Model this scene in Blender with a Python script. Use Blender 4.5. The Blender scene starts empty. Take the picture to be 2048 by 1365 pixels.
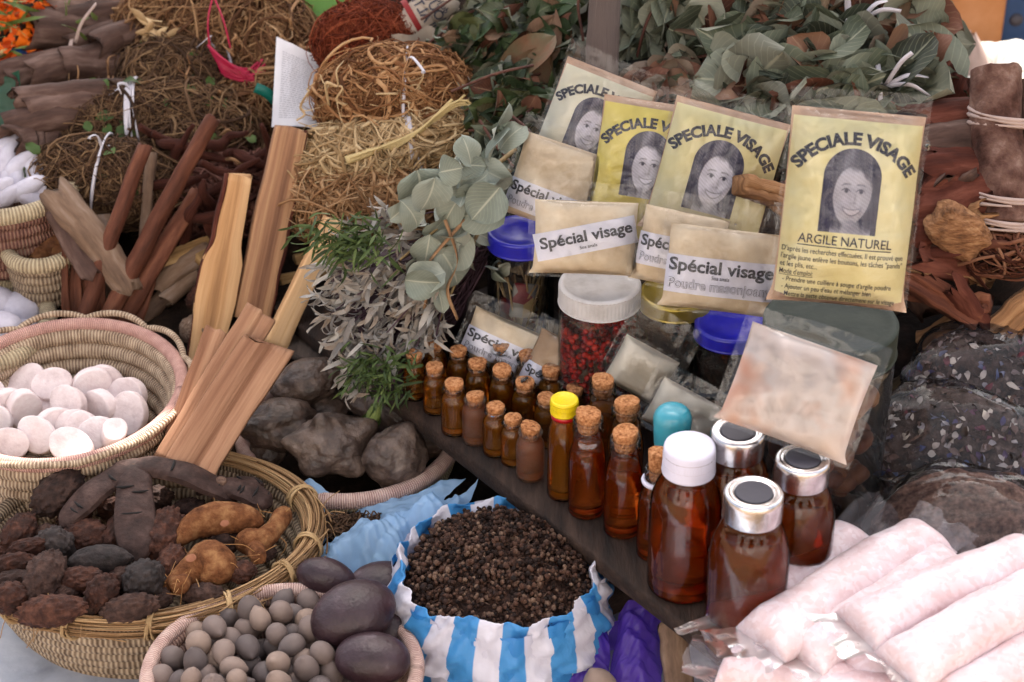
import bpy, bmesh, math, random
import numpy as np
from mathutils import Vector, Matrix
R = math.radians
PI = math.pi
rng = np.random.default_rng(11)
sc = bpy.context.scene
COL = sc.collection

# ------------------------------------------------------------------ camera, light, exposure
CAM = np.array([0.0, -1.8, 1.25]); PITCH = R(32); LENS = 70
cam = bpy.data.cameras.new('camera'); cam.lens = LENS; cam.sensor_width = 36
cam.clip_start = 0.05; cam.clip_end = 200
cam.dof.use_dof = True; cam.dof.focus_distance = 1.86; cam.dof.aperture_fstop = 8.0
camo = bpy.data.objects.new('camera', cam); COL.objects.link(camo)
camo.location = CAM; camo.rotation_euler = (R(90) - PITCH, 0, 0)
sc.camera = camo

SUN_EL, SUN_AZ = R(57), R(80)           # azimuth measured from +X, the sun stands behind the stall
LDIR = np.array([math.cos(SUN_EL) * math.cos(SUN_AZ), math.cos(SUN_EL) * math.sin(SUN_AZ), math.sin(SUN_EL)])
world = bpy.data.worlds.new('World'); sc.world = world; world.use_nodes = True
wn = world.node_tree; bg = wn.nodes['Background']; sky = wn.nodes.new('ShaderNodeTexSky')
sky.sky_type = 'NISHITA'; sky.sun_disc = False; sky.sun_elevation = SUN_EL
sky.sun_rotation = R(90) - SUN_AZ; sky.dust_density = 6.0; sky.air_density = 1.0; sky.ozone_density = 0.4
hs = wn.nodes.new('ShaderNodeHueSaturation'); hs.inputs['Saturation'].default_value = .5     # thin white overcast veil
wn.links.new(sky.outputs[0], hs.inputs['Color']); wn.links.new(hs.outputs[0], bg.inputs[0]); bg.inputs[1].default_value = 0.13
sl = bpy.data.lights.new('sun', 'SUN'); sl.energy = 4.5; sl.angle = R(0.5); sl.color = (1.0, 0.95, 0.88)
slo = bpy.data.objects.new('sun', sl); COL.objects.link(slo)
slo.rotation_euler = Vector(LDIR).to_track_quat('Z', 'Y').to_euler(); slo.location = (-2, -2, 4)
sc.view_settings.view_transform = 'Standard'; sc.view_settings.look = 'None'
sc.view_settings.gamma = 1; sc.view_settings.exposure = 1.56
sc.cycles.max_bounces = 10; sc.cycles.transmission_bounces = 8; sc.cycles.transparent_max_bounces = 16
sc.cycles.diffuse_bounces = 4; sc.cycles.glossy_bounces = 4; sc.cycles.use_denoising = True
sc.cycles.caustics_reflective = False; sc.cycles.caustics_refractive = False

# ------------------------------------------------------------------ where a ray of the photo meets a real surface
F = 2048 / 36 * LENS
FWD = np.array([0, math.cos(PITCH), -math.sin(PITCH)]); UP = np.array([0, math.sin(PITCH), math.cos(PITCH)])
RT = np.array([1.0, 0, 0])
def ray(px, py): return FWD + (px - 1024) / F * RT - (py - 682.5) / F * UP
def P(px, py, z):
    r = ray(px, py); return CAM + r * ((z - CAM[2]) / r[2])
def W(px, py, y):
    r = ray(px, py); return CAM + r * ((y - CAM[1]) / r[1])
SLOPE = 0.35
def S(px, py, h=0.0):                    # on the sloping stand (height h above it)
    r = ray(px, py); n = np.array([0, -SLOPE, 1.0])
    c = 0.05 + SLOPE * 0.10 + h
    return CAM + r * ((c - CAM @ n) / (r @ n))
def slope_z(y): return max(0.0, 0.05 + SLOPE * (y + 0.10))
def pxm(p): return F / float((np.asarray(p) - CAM) @ FWD)
def V(*a): return np.array(a, float)
def unit(v): v = np.asarray(v, float); return v / (np.linalg.norm(v, axis=-1, keepdims=True) + 1e-12)

# ------------------------------------------------------------------ noise
def _hash(i, seed):
    n = (i[..., 0] * 73856093) ^ (i[..., 1] * 19349663) ^ (i[..., 2] * 83492791) ^ (seed * 668265263 + 374761393)
    n = n & 0x7fffffff; n = ((n ^ (n >> 13)) * 1274126177) & 0x7fffffff
    n = ((n ^ (n >> 15)) * 668265263) & 0x7fffffff
    return ((n ^ (n >> 16)) & 0xffffff) / float(0xffffff)
def vn(p, seed=0):
    p = np.asarray(p, float); i = np.floor(p).astype(np.int64); f = p - i; f = f * f * (3 - 2 * f); r = 0
    for dx in (0, 1):
        for dy in (0, 1):
            for dz in (0, 1):
                w = (f[..., 0] if dx else 1 - f[..., 0]) * (f[..., 1] if dy else 1 - f[..., 1]) * (f[..., 2] if dz else 1 - f[..., 2])
                r = r + w * _hash(i + np.array([dx, dy, dz]), seed)
    return r * 2 - 1
def fbm(p, seed=0, o=3):
    p = np.asarray(p, float); r = 0; a = 1.0; t = 0
    for k in range(o): r = r + a * vn(p * 2 ** k, seed + k * 17); t += a; a *= .5
    return r / t
def ridge(p, seed=0, o=3):
    r = 0; a = 1.0; t = 0
    for k in range(o): r = r + a * (1 - 2 * np.abs(vn(np.asarray(p) * 2 ** k, seed + k * 31))); t += a; a *= .5
    return r / t

def crease(p, seed=0, f0=16, n=6, warp=.35):
    """sharp straight folds of crumpled film, about -1..1"""
    r = np.random.default_rng(seed + 77); p = np.asarray(p, float); s = 0; a = 1.0; t = 0; f = f0
    for k in range(n):
        d = unit(r.normal(size=3)); w = (p @ d) * f + warp * fbm(p * f * .5 + seed, seed + k, 2) + r.uniform(0, 9); s = s + a * (np.abs(w - np.floor(w) - .5) * 4 - 1); t += a; a *= .66; f *= 1.5
    return s / t * 1.6

# ------------------------------------------------------------------ mesh builder
BASE = {}
class MB:
    def __init__(s): s.v = []; s.uv = []; s.f = []; s.n = 0
    def add(s, v, faces, uv=None, mi=0):
        v = np.asarray(v, float).reshape(-1, 3); s.v.append(v)
        s.uv.append(np.zeros((len(v), 2)) if uv is None else np.asarray(uv, float).reshape(-1, 2))
        for f in faces:
            f = np.asarray(f, np.int64)
            if f.size: s.f.append((f + s.n, mi))
        s.n += len(v)
    def mesh(s, name, mats, origin, smooth=True, sharp=None):
        v = np.concatenate(s.v) - origin; uv = np.concatenate(s.uv)
        me = bpy.data.meshes.new(name)
        loops = np.concatenate([f.ravel() for f, _ in s.f])
        tot = np.concatenate([np.full(len(f), f.shape[1]) for f, _ in s.f])
        mi = np.concatenate([np.full(len(f), m) for f, m in s.f])
        st = np.concatenate([[0], np.cumsum(tot)[:-1]])
        me.vertices.add(len(v)); me.vertices.foreach_set('co', v.astype(np.float32).ravel())
        me.loops.add(len(loops)); me.loops.foreach_set('vertex_index', loops.astype(np.int32))
        me.polygons.add(len(tot)); me.polygons.foreach_set('loop_start', st.astype(np.int32))
        me.polygons.foreach_set('material_index', mi.astype(np.int32))
        me.polygons.foreach_set('use_smooth', np.full(len(tot), smooth))
        u = me.uv_layers.new(name='UVMap'); u.data.foreach_set('uv', uv[loops].astype(np.float32).ravel())
        for m in (mats if isinstance(mats, (list, tuple)) else [mats]): me.materials.append(m)
        me.update(calc_edges=True); me.validate()
        if sharp: me.set_sharp_from_angle(angle=R(sharp))
        return me
    def build(s, name, mats, parent=None, smooth=True, sharp=None, origin=None):
        if parent is not None: o0 = BASE[parent.name]
        elif origin is not None: o0 = np.asarray(origin, float)
        else:
            a = np.concatenate(s.v); o0 = V((a[:, 0].min() + a[:, 0].max()) / 2, (a[:, 1].min() + a[:, 1].max()) / 2, a[:, 2].min())
        o = bpy.data.objects.new(name, s.mesh(name, mats, o0, smooth, sharp)); COL.objects.link(o)
        BASE[o.name] = o0
        if parent is not None: o.parent = parent
        else: o.location = o0
        return o
def tag(o, label=None, cat=None, group=None, kind=None):
    if label: o['label'] = label
    if cat: o['category'] = cat
    if group: o['group'] = group
    if kind: o['kind'] = kind
    return o
def thing(name, label, cat, loc, group=None):
    o = bpy.data.objects.new(name, None); COL.objects.link(o); o.location = tuple(loc); o.empty_display_size = .02
    BASE[o.name] = np.asarray(loc, float)
    return tag(o, label, cat, group)
def dup(o, loc, label=None, rotz=0, scale=1.0, parent=None):
    c = o.copy(); COL.objects.link(c)
    if parent is None:
        c.location = tuple(loc); c.rotation_euler = (0, 0, rotz); c.scale = (scale,) * 3 if np.isscalar(scale) else scale
        if label: c['label'] = label
    else: c.parent = parent
    for ch in list(o.children): dup(ch, None, parent=c)
    return c

def tubes(m, paths, rad, k=5, cap=False, mi=0, flat=None):
    p = np.asarray(paths, float)
    if p.ndim == 2: p = p[None]
    Sn, N, _ = p.shape
    rad = np.asarray(rad, float)
    if rad.ndim == 0: rad = np.full((Sn, N), float(rad))
    elif rad.ndim == 1: rad = np.broadcast_to(rad[None, :] if len(rad) == N else rad[:, None], (Sn, N))
    T = unit(np.gradient(p, axis=1))
    ref = np.where(np.abs(T[:, 0, 2:3]) < .8, V(0, 0, 1)[None], V(1, 0, 0)[None])
    A = np.zeros_like(p); a = unit(ref - T[:, 0] * np.sum(ref * T[:, 0], -1, keepdims=True)); A[:, 0] = a
    for i in range(1, N):
        a = unit(a - T[:, i] * np.sum(a * T[:, i], -1, keepdims=True)); A[:, i] = a
    B = np.cross(T, A)
    an = np.arange(k) * 2 * PI / k
    fl = 1.0 if flat is None else flat
    v = p[:, :, None] + rad[:, :, None, None] * (np.cos(an)[None, None, :, None] * A[:, :, None] * fl + np.sin(an)[None, None, :, None] * B[:, :, None])
    L = np.concatenate([np.zeros((Sn, 1)), np.cumsum(np.linalg.norm(np.diff(p, axis=1), axis=-1), 1)], 1)
    uv = np.stack([np.broadcast_to(np.abs(an / PI - 1)[None, None], (Sn, N, k)), np.broadcast_to(L[:, :, None], (Sn, N, k))], -1)
    idx = np.arange(Sn * N * k).reshape(Sn, N, k); nx = np.roll(idx, -1, 2)
    q = np.stack([idx[:, :-1], nx[:, :-1], nx[:, 1:], idx[:, 1:]], -1).reshape(-1, 4)
    fs = [q]
    if cap: fs += [idx[:, 0, ::-1], idx[:, -1]]
    m.add(v, fs, uv, mi)
def loft(m, path, secs, ref=(0, 0, 1), cap=True, mi=0, closed=True):
    p = np.asarray(path, float); secs = np.asarray(secs, float); N = len(p); k = secs.shape[-2]
    if secs.ndim == 2: secs = np.broadcast_to(secs[None], (N, k, 2))
    T = unit(np.gradient(p, axis=0)); ref = np.asarray(ref, float)
    A = unit(ref[None] - T * (T @ ref)[:, None]); B = np.cross(T, A)
    v = p[:, None] + secs[..., 0:1] * B[:, None] + secs[..., 1:2] * A[:, None]
    L = np.concatenate([[0], np.cumsum(np.linalg.norm(np.diff(p, axis=0), axis=-1))])
    per = np.concatenate([[0], np.cumsum(np.linalg.norm(np.diff(secs[0], axis=0), axis=-1))])
    uv = np.stack([np.broadcast_to(per[None], (N, k)), np.broadcast_to(L[:, None], (N, k))], -1)
    idx = np.arange(N * k).reshape(N, k); nx = np.roll(idx, -1, 1)
    if not closed: idx_a, nx_a = idx[:, :-1], idx[:, 1:]
    else: idx_a, nx_a = idx, nx
    fs = [np.stack([idx_a[:-1], nx_a[:-1], nx_a[1:], idx_a[1:]], -1).reshape(-1, 4)]
    if cap: fs += [idx[0][::-1][None], idx[-1][None]]
    m.add(v, fs, uv, mi)
def grid(m, pos, uv=None, mi=0, wrap=False):
    pos = np.asarray(pos, float); a, b, _ = pos.shape
    idx = np.arange(a * b).reshape(a, b)
    if wrap: nx = np.roll(idx, -1, 1); i0, i1 = idx, nx
    else: i0, i1 = idx[:, :-1], idx[:, 1:]
    q = np.stack([i0[:-1], i1[:-1], i1[1:], i0[1:]], -1).reshape(-1, 4)
    if uv is None:
        uv = np.stack(np.meshgrid(np.linspace(0, 1, b), np.linspace(0, 1, a)), -1)
    m.add(pos, [q], uv, mi)
def lathe(m, prof, c, n=40, mi=0, sx=1.0, sy=1.0, rot=0.0, disp=None):
    prof = np.asarray(prof, float); a = np.arange(n) * 2 * PI / n
    r = prof[:, 0:1]; z = np.broadcast_to(prof[:, 1:2], (len(prof), n))
    x = r * np.cos(a)[None] * sx; y = r * np.sin(a)[None] * sy
    if rot: x, y = x * math.cos(rot) - y * math.sin(rot), x * math.sin(rot) + y * math.cos(rot)
    pos = np.stack([x, y, z], -1)
    if disp is not None: pos = disp(pos, a)
    pos = pos + np.asarray(c, float)
    L = np.concatenate([[0], np.cumsum(np.linalg.norm(np.diff(prof, axis=0), axis=-1))])
    uv = np.stack([np.broadcast_to((a / (2 * PI))[None], z.shape), np.broadcast_to(L[:, None], z.shape)], -1)
    grid(m, pos, uv, mi, wrap=True)
_ico = {}
def ico(l):
    if l not in _ico:
        b = bmesh.new(); bmesh.ops.create_icosphere(b, subdivisions=l, radius=1)
        b.verts.ensure_lookup_table()
        _ico[l] = (np.array([x.co[:] for x in b.verts]), np.array([[q.index for q in f.verts] for f in b.faces])); b.free()
    return _ico[l]
def rotm(rx=0, ry=0, rz=0): return np.array(Matrix.Rotation(rz, 3, 'Z') @ Matrix.Rotation(ry, 3, 'Y') @ Matrix.Rotation(rx, 3, 'X'))
def frame(d, n=(0, 0, 1)):               # columns: x along d, z near n
    d = unit(d); n = np.asarray(n, float); n = n - d * (n @ d)
    if np.linalg.norm(n) < 1e-6: n = np.cross(d, V(1, .3, 0))
    n = unit(n); return np.stack([d, np.cross(n, d), n], 1)
def blob(m, c, rad, rot=None, lvl=4, disp=None, mi=0, pre=None):
    d, f = ico(lvl); v = d * (np.asarray(rad, float) if np.ndim(rad) else float(rad))
    if pre is not None: v = pre(v, d)
    if disp is not None: v = v * (1 + disp(d))[:, None]
    if rot is not None: v = v @ np.asarray(rot).T
    m.add(v + np.asarray(c, float), [f], np.stack([np.arctan2(d[:, 1], d[:, 0]) / (2 * PI) + .5, d[:, 2] * .5 + .5], -1), mi)
def box(m, c, half, rot=None, bev=.002, mi=0):
    hx, hy, hz = half; b = min(bev, hx, hy, hz)
    s = []
    for sx, sy in ((1, -1), (1, 1), (-1, 1), (-1, -1)):
        pts = [(sx * (hx - b), sy * hy), (sx * hx, sy * (hy - b))]
        if sx * sy > 0: pts = pts[::-1]
        s += pts
    s = np.array(s); rings = []
    for z, k in ((-hz, 1), (-hz + b, 0), (hz - b, 0), (hz, 1)):
        q = s.copy()
        if k: q = np.sign(q) * (np.abs(q) - b * .7)
        rings.append(np.concatenate([q, np.full((8, 1), z)], 1))
    v = np.concatenate(rings)
    if rot is not None: v = v @ np.asarray(rot).T
    idx = np.arange(32).reshape(4, 8); nx = np.roll(idx, -1, 1)
    q = np.stack([idx[:-1], nx[:-1], nx[1:], idx[1:]], -1).reshape(-1, 4)
    m.add(v + np.asarray(c, float), [q, idx[0][::-1][None], idx[3][None]], None, mi)

def leafset(m, pos, dirs, nrm, L, Wd, kind='round', fold=.25, curl=.6, wav=.06, nu=5, nv=7, mi=0):
    pos = np.asarray(pos, float); n = len(pos); dirs = unit(dirs); nrm = np.asarray(nrm, float)
    nrm = unit(nrm - dirs * np.sum(nrm * dirs, -1, keepdims=True)); side = np.cross(dirs, nrm)
    L = np.broadcast_to(np.asarray(L, float), (n,)); Wd = np.broadcast_to(np.asarray(Wd, float), (n,))
    t = np.linspace(0, 1, nv); s = np.linspace(-1, 1, nu)
    if kind == 'round': w = np.clip(1 - np.abs(2 * t - .95) ** 2.2, 0, 1) ** .5; w[-1] = .02; w[0] = .10
    elif kind == 'lance': w = np.sin(PI * np.clip(t, 0, 1) ** .8) ** .9; w[0] = .05
    else: w = np.minimum(1, np.minimum(t * 6 + .45, (1 - t) * 3.5 + .12))
    cu = (curl * rng.normal(1, .6, n))[:, None, None]; fo = (fold * rng.normal(1, .5, n))[:, None, None]
    ph = rng.uniform(0, 6.28, n)[:, None, None]; tw = (rng.normal(0, .25, n))[:, None, None]
    jx = 1 + .10 * np.sin(ph + t[None, :, None] * rng.uniform(3, 9, n)[:, None, None])
    X = s[None, None] * w[None, :, None] * Wd[:, None, None] * jx
    cu = np.where(np.abs(cu) < 1e-3, 1e-3, cu)
    Y = L[:, None, None] * np.sin(cu * t[None, :, None]) / cu + 0 * X
    Z = L[:, None, None] * (1 - np.cos(cu * t[None, :, None])) / cu
    Z = -Z + fo * np.abs(X) + wav * L[:, None, None] * np.sin(ph + 5 * t[None, :, None] + 2 * s[None, None]) * np.abs(s[None, None]) + tw * X
    v = pos[:, None, None] + X[..., None] * side[:, None, None] + Y[..., None] * dirs[:, None, None] + Z[..., None] * nrm[:, None, None]
    uv = np.stack(np.broadcast_arrays(s[None, None] * .5 + .5, t[None, :, None] + 0 * X), -1)
    idx = np.arange(n * nv * nu).reshape(n, nv, nu)
    q = np.stack([idx[:, :-1, :-1], idx[:, :-1, 1:], idx[:, 1:, 1:], idx[:, 1:, :-1]], -1).reshape(-1, 4)
    m.add(v, [q], uv, mi)

# ------------------------------------------------------------------ materials
MATS = {}
def rgb(h):
    h = h.lstrip('#'); c = [int(h[i:i + 2], 16) / 255 for i in (0, 2, 4)]
    return tuple((x / 12.92 if x <= .04045 else ((x + .055) / 1.055) ** 2.4) for x in c) + (1,)
def _new(name):
    mt = bpy.data.materials.new(name); mt.use_nodes = True; nt = mt.node_tree
    return mt, nt, nt.nodes, nt.links, nt.nodes['Principled BSDF']
def mat(name, cols, scale=40, rough=.7, bump=.3, bscale=None, spec=.35, coord='Object', st=(1, 1, 1), island=0.0, obj=0.0,
        metal=0, detail=6, coat=0, voro=False, sss=0, sssc=None, trans=0, contrast=1.0, bdist=.003, sheen=0, alpha=None, vein=0, veinc='#b9b79c'):
    """noise-driven colour ramp through cols, bump, optional variation per loose piece or per object"""
    if name in MATS: return MATS[name]
    mt, nt, N, L, b = _new(name)
    tc = N.new('ShaderNodeTexCoord'); mp = N.new('ShaderNodeMapping'); mp.inputs['Scale'].default_value = st
    L.new(tc.outputs[coord], mp.inputs[0])
    oi = N.new('ShaderNodeObjectInfo'); add = N.new('ShaderNodeVectorMath'); add.operation = 'MULTIPLY_ADD'
    sc_ = N.new('ShaderNodeCombineXYZ'); L.new(oi.outputs['Random'], sc_.inputs[0]); L.new(oi.outputs['Random'], sc_.inputs[1])
    add.inputs[1].default_value = (3.7, 5.1, 0); L.new(sc_.outputs[0], add.inputs[0]); L.new(mp.outputs[0], add.inputs[2])
    if voro:
        nz = N.new('ShaderNodeTexVoronoi'); nz.inputs['Scale'].default_value = scale; fac = nz.outputs['Color']
        sp = N.new('ShaderNodeSeparateColor'); L.new(fac, sp.inputs[0]); fac = sp.outputs[0]
    else:
        nz = N.new('ShaderNodeTexNoise'); nz.inputs['Scale'].default_value = scale; nz.inputs['Detail'].default_value = detail
        nz.inputs['Roughness'].default_value = .62; fac = nz.outputs['Fac']
        mr = N.new('ShaderNodeMapRange'); mr.inputs['From Min'].default_value = .5 - .22 / contrast; mr.inputs['From Max'].default_value = .5 + .22 / contrast
        L.new(fac, mr.inputs['Value']); fac = mr.outputs[0]
    L.new(add.outputs[0], nz.inputs['Vector'])
    if island or obj:
        if island: gi = N.new('ShaderNodeNewGeometry'); src = gi.outputs['Random Per Island']; amt = island
        else: src = oi.outputs['Random']; amt = obj
        mx = N.new('ShaderNodeMix'); mx.inputs['Factor'].default_value = amt
        L.new(fac, mx.inputs['A']); L.new(src, mx.inputs['B']); fac = mx.outputs['Result']
    cr = N.new('ShaderNodeValToRGB'); e = cr.color_ramp.elements
    while len(e) < len(cols): e.new(.5)
    for i, c in enumerate(cols):
        e[i].position = i / max(1, len(cols) - 1); e[i].color = tuple(x ** 1.16 for x in (rgb(c) if isinstance(c, str) else tuple(c)))
    L.new(fac, cr.inputs[0]); L.new(cr.outputs[0], b.inputs['Base Color'])
    b.inputs['Roughness'].default_value = rough; b.inputs['Specular IOR Level'].default_value = spec
    b.inputs['Metallic'].default_value = metal; b.inputs['Coat Weight'].default_value = coat; b.inputs['Coat Roughness'].default_value = .12
    if sss:
        b.inputs['Subsurface Weight'].default_value = sss; b.inputs['Subsurface Scale'].default_value = .01
        if sssc: b.inputs['Subsurface Radius'].default_value = sssc
    if trans: b.inputs['Transmission Weight'].default_value = trans
    if sheen: b.inputs['Sheen Weight'].default_value = sheen
    if alpha is not None: b.inputs['Alpha'].default_value = alpha
    if bump:
        n2 = N.new('ShaderNodeTexNoise'); n2.inputs['Scale'].default_value = bscale or scale * 2; n2.inputs['Detail'].default_value = 5
        L.new(add.outputs[0], n2.inputs['Vector']); bp = N.new('ShaderNodeBump'); bp.inputs['Strength'].default_value = bump
        bp.inputs['Distance'].default_value = bdist; L.new(n2.outputs['Fac'], bp.inputs['Height']); L.new(bp.outputs[0], b.inputs['Normal'])
    if vein:
        ux = N.new('ShaderNodeTexCoord'); sx = N.new('ShaderNodeSeparateXYZ'); L.new(ux.outputs['UV'], sx.inputs[0])
        a1 = N.new('ShaderNodeMath'); a1.operation = 'SUBTRACT'; a1.inputs[1].default_value = .5; L.new(sx.outputs[0], a1.inputs[0]); a2 = N.new('ShaderNodeMath'); a2.operation = 'ABSOLUTE'; L.new(a1.outputs[0], a2.inputs[0])
        v1 = N.new('ShaderNodeMapRange'); v1.inputs['From Min'].default_value = .035; v1.inputs['From Max'].default_value = .012; L.new(a2.outputs[0], v1.inputs['Value'])
        a3 = N.new('ShaderNodeMath'); a3.operation = 'MULTIPLY_ADD'; a3.inputs[1].default_value = -.9; L.new(a2.outputs[0], a3.inputs[0]); L.new(sx.outputs[1], a3.inputs[2])
        a4 = N.new('ShaderNodeMath'); a4.operation = 'MULTIPLY'; a4.inputs[1].default_value = 9; L.new(a3.outputs[0], a4.inputs[0]); a5 = N.new('ShaderNodeMath'); a5.operation = 'PINGPONG'; a5.inputs[1].default_value = .5; L.new(a4.outputs[0], a5.inputs[0])
        v2 = N.new('ShaderNodeMapRange'); v2.inputs['From Min'].default_value = .10; v2.inputs['From Max'].default_value = .02; v2.inputs['To Max'].default_value = .35; L.new(a5.outputs[0], v2.inputs['Value'])
        mxv = N.new('ShaderNodeMath'); mxv.operation = 'MAXIMUM'; L.new(v1.outputs[0], mxv.inputs[0]); L.new(v2.outputs[0], mxv.inputs[1]); mu = N.new('ShaderNodeMath'); mu.operation = 'MULTIPLY'; mu.inputs[1].default_value = vein; L.new(mxv.outputs[0], mu.inputs[0])
        mc = N.new('ShaderNodeMix'); mc.data_type = 'RGBA'; L.new(mu.outputs[0], mc.inputs['Factor']); L.new(cr.outputs[0], mc.inputs['A']); mc.inputs['B'].default_value = rgb(veinc)
        gb = N.new('ShaderNodeNewGeometry'); mb = N.new('ShaderNodeMix'); mb.data_type = 'RGBA'; fb = N.new('ShaderNodeMath'); fb.operation = 'MULTIPLY'; fb.inputs[1].default_value = .28; L.new(gb.outputs['Backfacing'], fb.inputs[0]); L.new(fb.outputs[0], mb.inputs['Factor']); L.new(mc.outputs['Result'], mb.inputs['A']); mb.inputs['B'].default_value = rgb('#b4b2a2')
        L.new(mb.outputs['Result'], b.inputs['Base Color'])
    MATS[name] = mt; return mt
def film(name, tint=(1, 1, 1), milk=.04, rough=.12, bump=.5, scale=45, refl=.5, milkc=(.9, .9, .92), bdist=.006):
    """thin clear plastic: transparent, a little milky, glossy where the wrinkles catch the sky"""
    if name in MATS: return MATS[name]
    mt, nt, N, L, b = _new(name); out = N['Material Output']; N.remove(b)
    tc = N.new('ShaderNodeTexCoord'); nz = N.new('ShaderNodeTexNoise'); nz.inputs['Scale'].default_value = scale; nz.inputs['Detail'].default_value = 3
    nz.inputs['Distortion'].default_value = 1.2
    L.new(tc.outputs['Object'], nz.inputs['Vector']); bp = N.new('ShaderNodeBump'); bp.inputs['Strength'].default_value = bump; bp.inputs['Distance'].default_value = bdist
    L.new(nz.outputs['Fac'], bp.inputs['Height'])
    tr = N.new('ShaderNodeBsdfTransparent'); tr.inputs[0].default_value = (*tint, 1)
    df = N.new('ShaderNodeBsdfDiffuse'); df.inputs[0].default_value = (*milkc, 1)
    tl = N.new('ShaderNodeBsdfTranslucent'); tl.inputs[0].default_value = (*milkc, 1)
    m0 = N.new('ShaderNodeMixShader'); m0.inputs[0].default_value = .5; L.new(df.outputs[0], m0.inputs[1]); L.new(tl.outputs[0], m0.inputs[2])
    m1 = N.new('ShaderNodeMixShader'); m1.inputs[0].default_value = milk; L.new(tr.outputs[0], m1.inputs[1]); L.new(m0.outputs[0], m1.inputs[2])
    gl = N.new('ShaderNodeBsdfGlossy'); gl.inputs['Roughness'].default_value = rough; L.new(bp.outputs[0], gl.inputs['Normal'])
    lw = N.new('ShaderNodeLayerWeight'); lw.inputs[0].default_value = refl; L.new(bp.outputs[0], lw.inputs['Normal'])
    m2 = N.new('ShaderNodeMixShader'); L.new(lw.outputs['Fresnel'], m2.inputs[0]); L.new(m1.outputs[0], m2.inputs[1]); L.new(gl.outputs[0], m2.inputs[2])
    L.new(m2.outputs[0], out.inputs[0]); MATS[name] = mt; return mt
def liquid(name, base, cloudy=.18, dens=110, vol=(.93, .36, .06), rough=.02, bump=0, cl=(.45, .13, .02)):
    if name in MATS: return MATS[name]
    mt, nt, N, L, b = _new(name); out = N['Material Output']
    b.inputs['Base Color'].default_value = (*base, 1); b.inputs['Transmission Weight'].default_value = 1
    b.inputs['IOR'].default_value = 1.38; b.inputs['Roughness'].default_value = rough
    df = N.new('ShaderNodeBsdfTranslucent'); df.inputs[0].default_value = (*cl, 1)
    d2 = N.new('ShaderNodeBsdfDiffuse'); d2.inputs[0].default_value = (*cl, 1)
    a = N.new('ShaderNodeMixShader'); a.inputs[0].default_value = .35; L.new(df.outputs[0], a.inputs[1]); L.new(d2.outputs[0], a.inputs[2])
    m1 = N.new('ShaderNodeMixShader'); m1.inputs[0].default_value = cloudy; L.new(b.outputs[0], m1.inputs[1]); L.new(a.outputs[0], m1.inputs[2])
    L.new(m1.outputs[0], out.inputs[0])
    va = N.new('ShaderNodeVolumeAbsorption'); va.inputs[0].default_value = (*vol, 1); va.inputs[1].default_value = dens
    L.new(va.outputs[0], out.inputs['Volume'])
    if bump:
        tc = N.new('ShaderNodeTexCoord'); nz = N.new('ShaderNodeTexNoise'); nz.inputs['Scale'].default_value = 900
        L.new(tc.outputs['Object'], nz.inputs['Vector']); bp = N.new('ShaderNodeBump'); bp.inputs['Strength'].default_value = bump; bp.inputs['Distance'].default_value = .001
        L.new(nz.outputs[0], bp.inputs['Height']); L.new(bp.outputs[0], b.inputs['Normal'])
    MATS[name] = mt; return mt
def plain(name, c, rough=.5, spec=.5, metal=0, bump=.06, bscale=200, coat=0, var=.06):
    c = rgb(c)[:3] if isinstance(c, str) else c
    d = tuple(max(0, x * (1 - var * 2)) for x in c) + (1,); l = tuple(min(1, x * (1 + var)) for x in c) + (1,)
    return mat(name, [d, (*c, 1), l], scale=60, rough=rough, spec=spec, metal=metal, bump=bump, bscale=bscale, coat=coat)

# ------------------------------------------------------------------ lettering
def text2d(s, size=.01, bold=0.0, align='CENTER', shear=0.0, space=1.0, res=3):
    cu = bpy.data.curves.new('t', 'FONT'); cu.body = s; cu.size = size; cu.offset = bold * size; cu.align_x = align; cu.shear = shear
    cu.space_character = space; cu.resolution_u = res
    o = bpy.data.objects.new('t', cu); COL.objects.link(o)
    dg = bpy.context.evaluated_depsgraph_get(); me = o.evaluated_get(dg).to_mesh()
    v = np.array([x.co[:2] for x in me.vertices]).reshape(-1, 2); f = [np.array([list(p.vertices)]) for p in me.polygons]
    o.evaluated_get(dg).to_mesh_clear(); bpy.data.objects.remove(o); bpy.data.curves.remove(cu)
    return v, f

# ------------------------------------------------------------------ the setting
def quad_sheet(name, pts, m, z=None):
    b = MB(); b.add(np.array(pts, float), [np.array([[0, 1, 2, 3]])]); return b.build(name, m)
g = MB(); xs = np.concatenate([[-40, -12, -4], np.linspace(-2, 2, 41), [4, 12, 40]]); ys = np.concatenate([[-12, -5], np.linspace(-2.2, 2.2, 45), [5, 14, 60]])
gx, gy = np.meshgrid(xs, ys); grid(g, np.stack([gx, gy, 0 * gx - .002], -1))
tag(g.build('ground', mat('earth', ['#6e5a48', '#8d7860', '#a38e74'], 6, .95, .5, 60, spec=.1)), kind='structure')
# pale tarpaulin laid under the baskets
n = 60; tx, ty = np.meshgrid(np.linspace(-1.0, .25, n), np.linspace(-.85, -.12, n))
tz = .004 + .004 * np.abs(fbm(np.stack([tx * 7, ty * 7, 0 * tx], -1), 3)) + .004 * np.clip(ridge(np.stack([tx * 5 + ty * 3, ty * 4, 0 * tx], -1), 9, 2), 0, 1)
m = MB(); grid(m, np.stack([tx, ty, tz], -1))
tag(m.build('tarpaulin', mat('tarp', ['#8f939c', '#b4b8c2', '#c6c9d0'], 14, .55, .25, 90, spec=.3)), 'pale grey tarpaulin spread on the ground under the straw baskets', 'tarpaulin')

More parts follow.
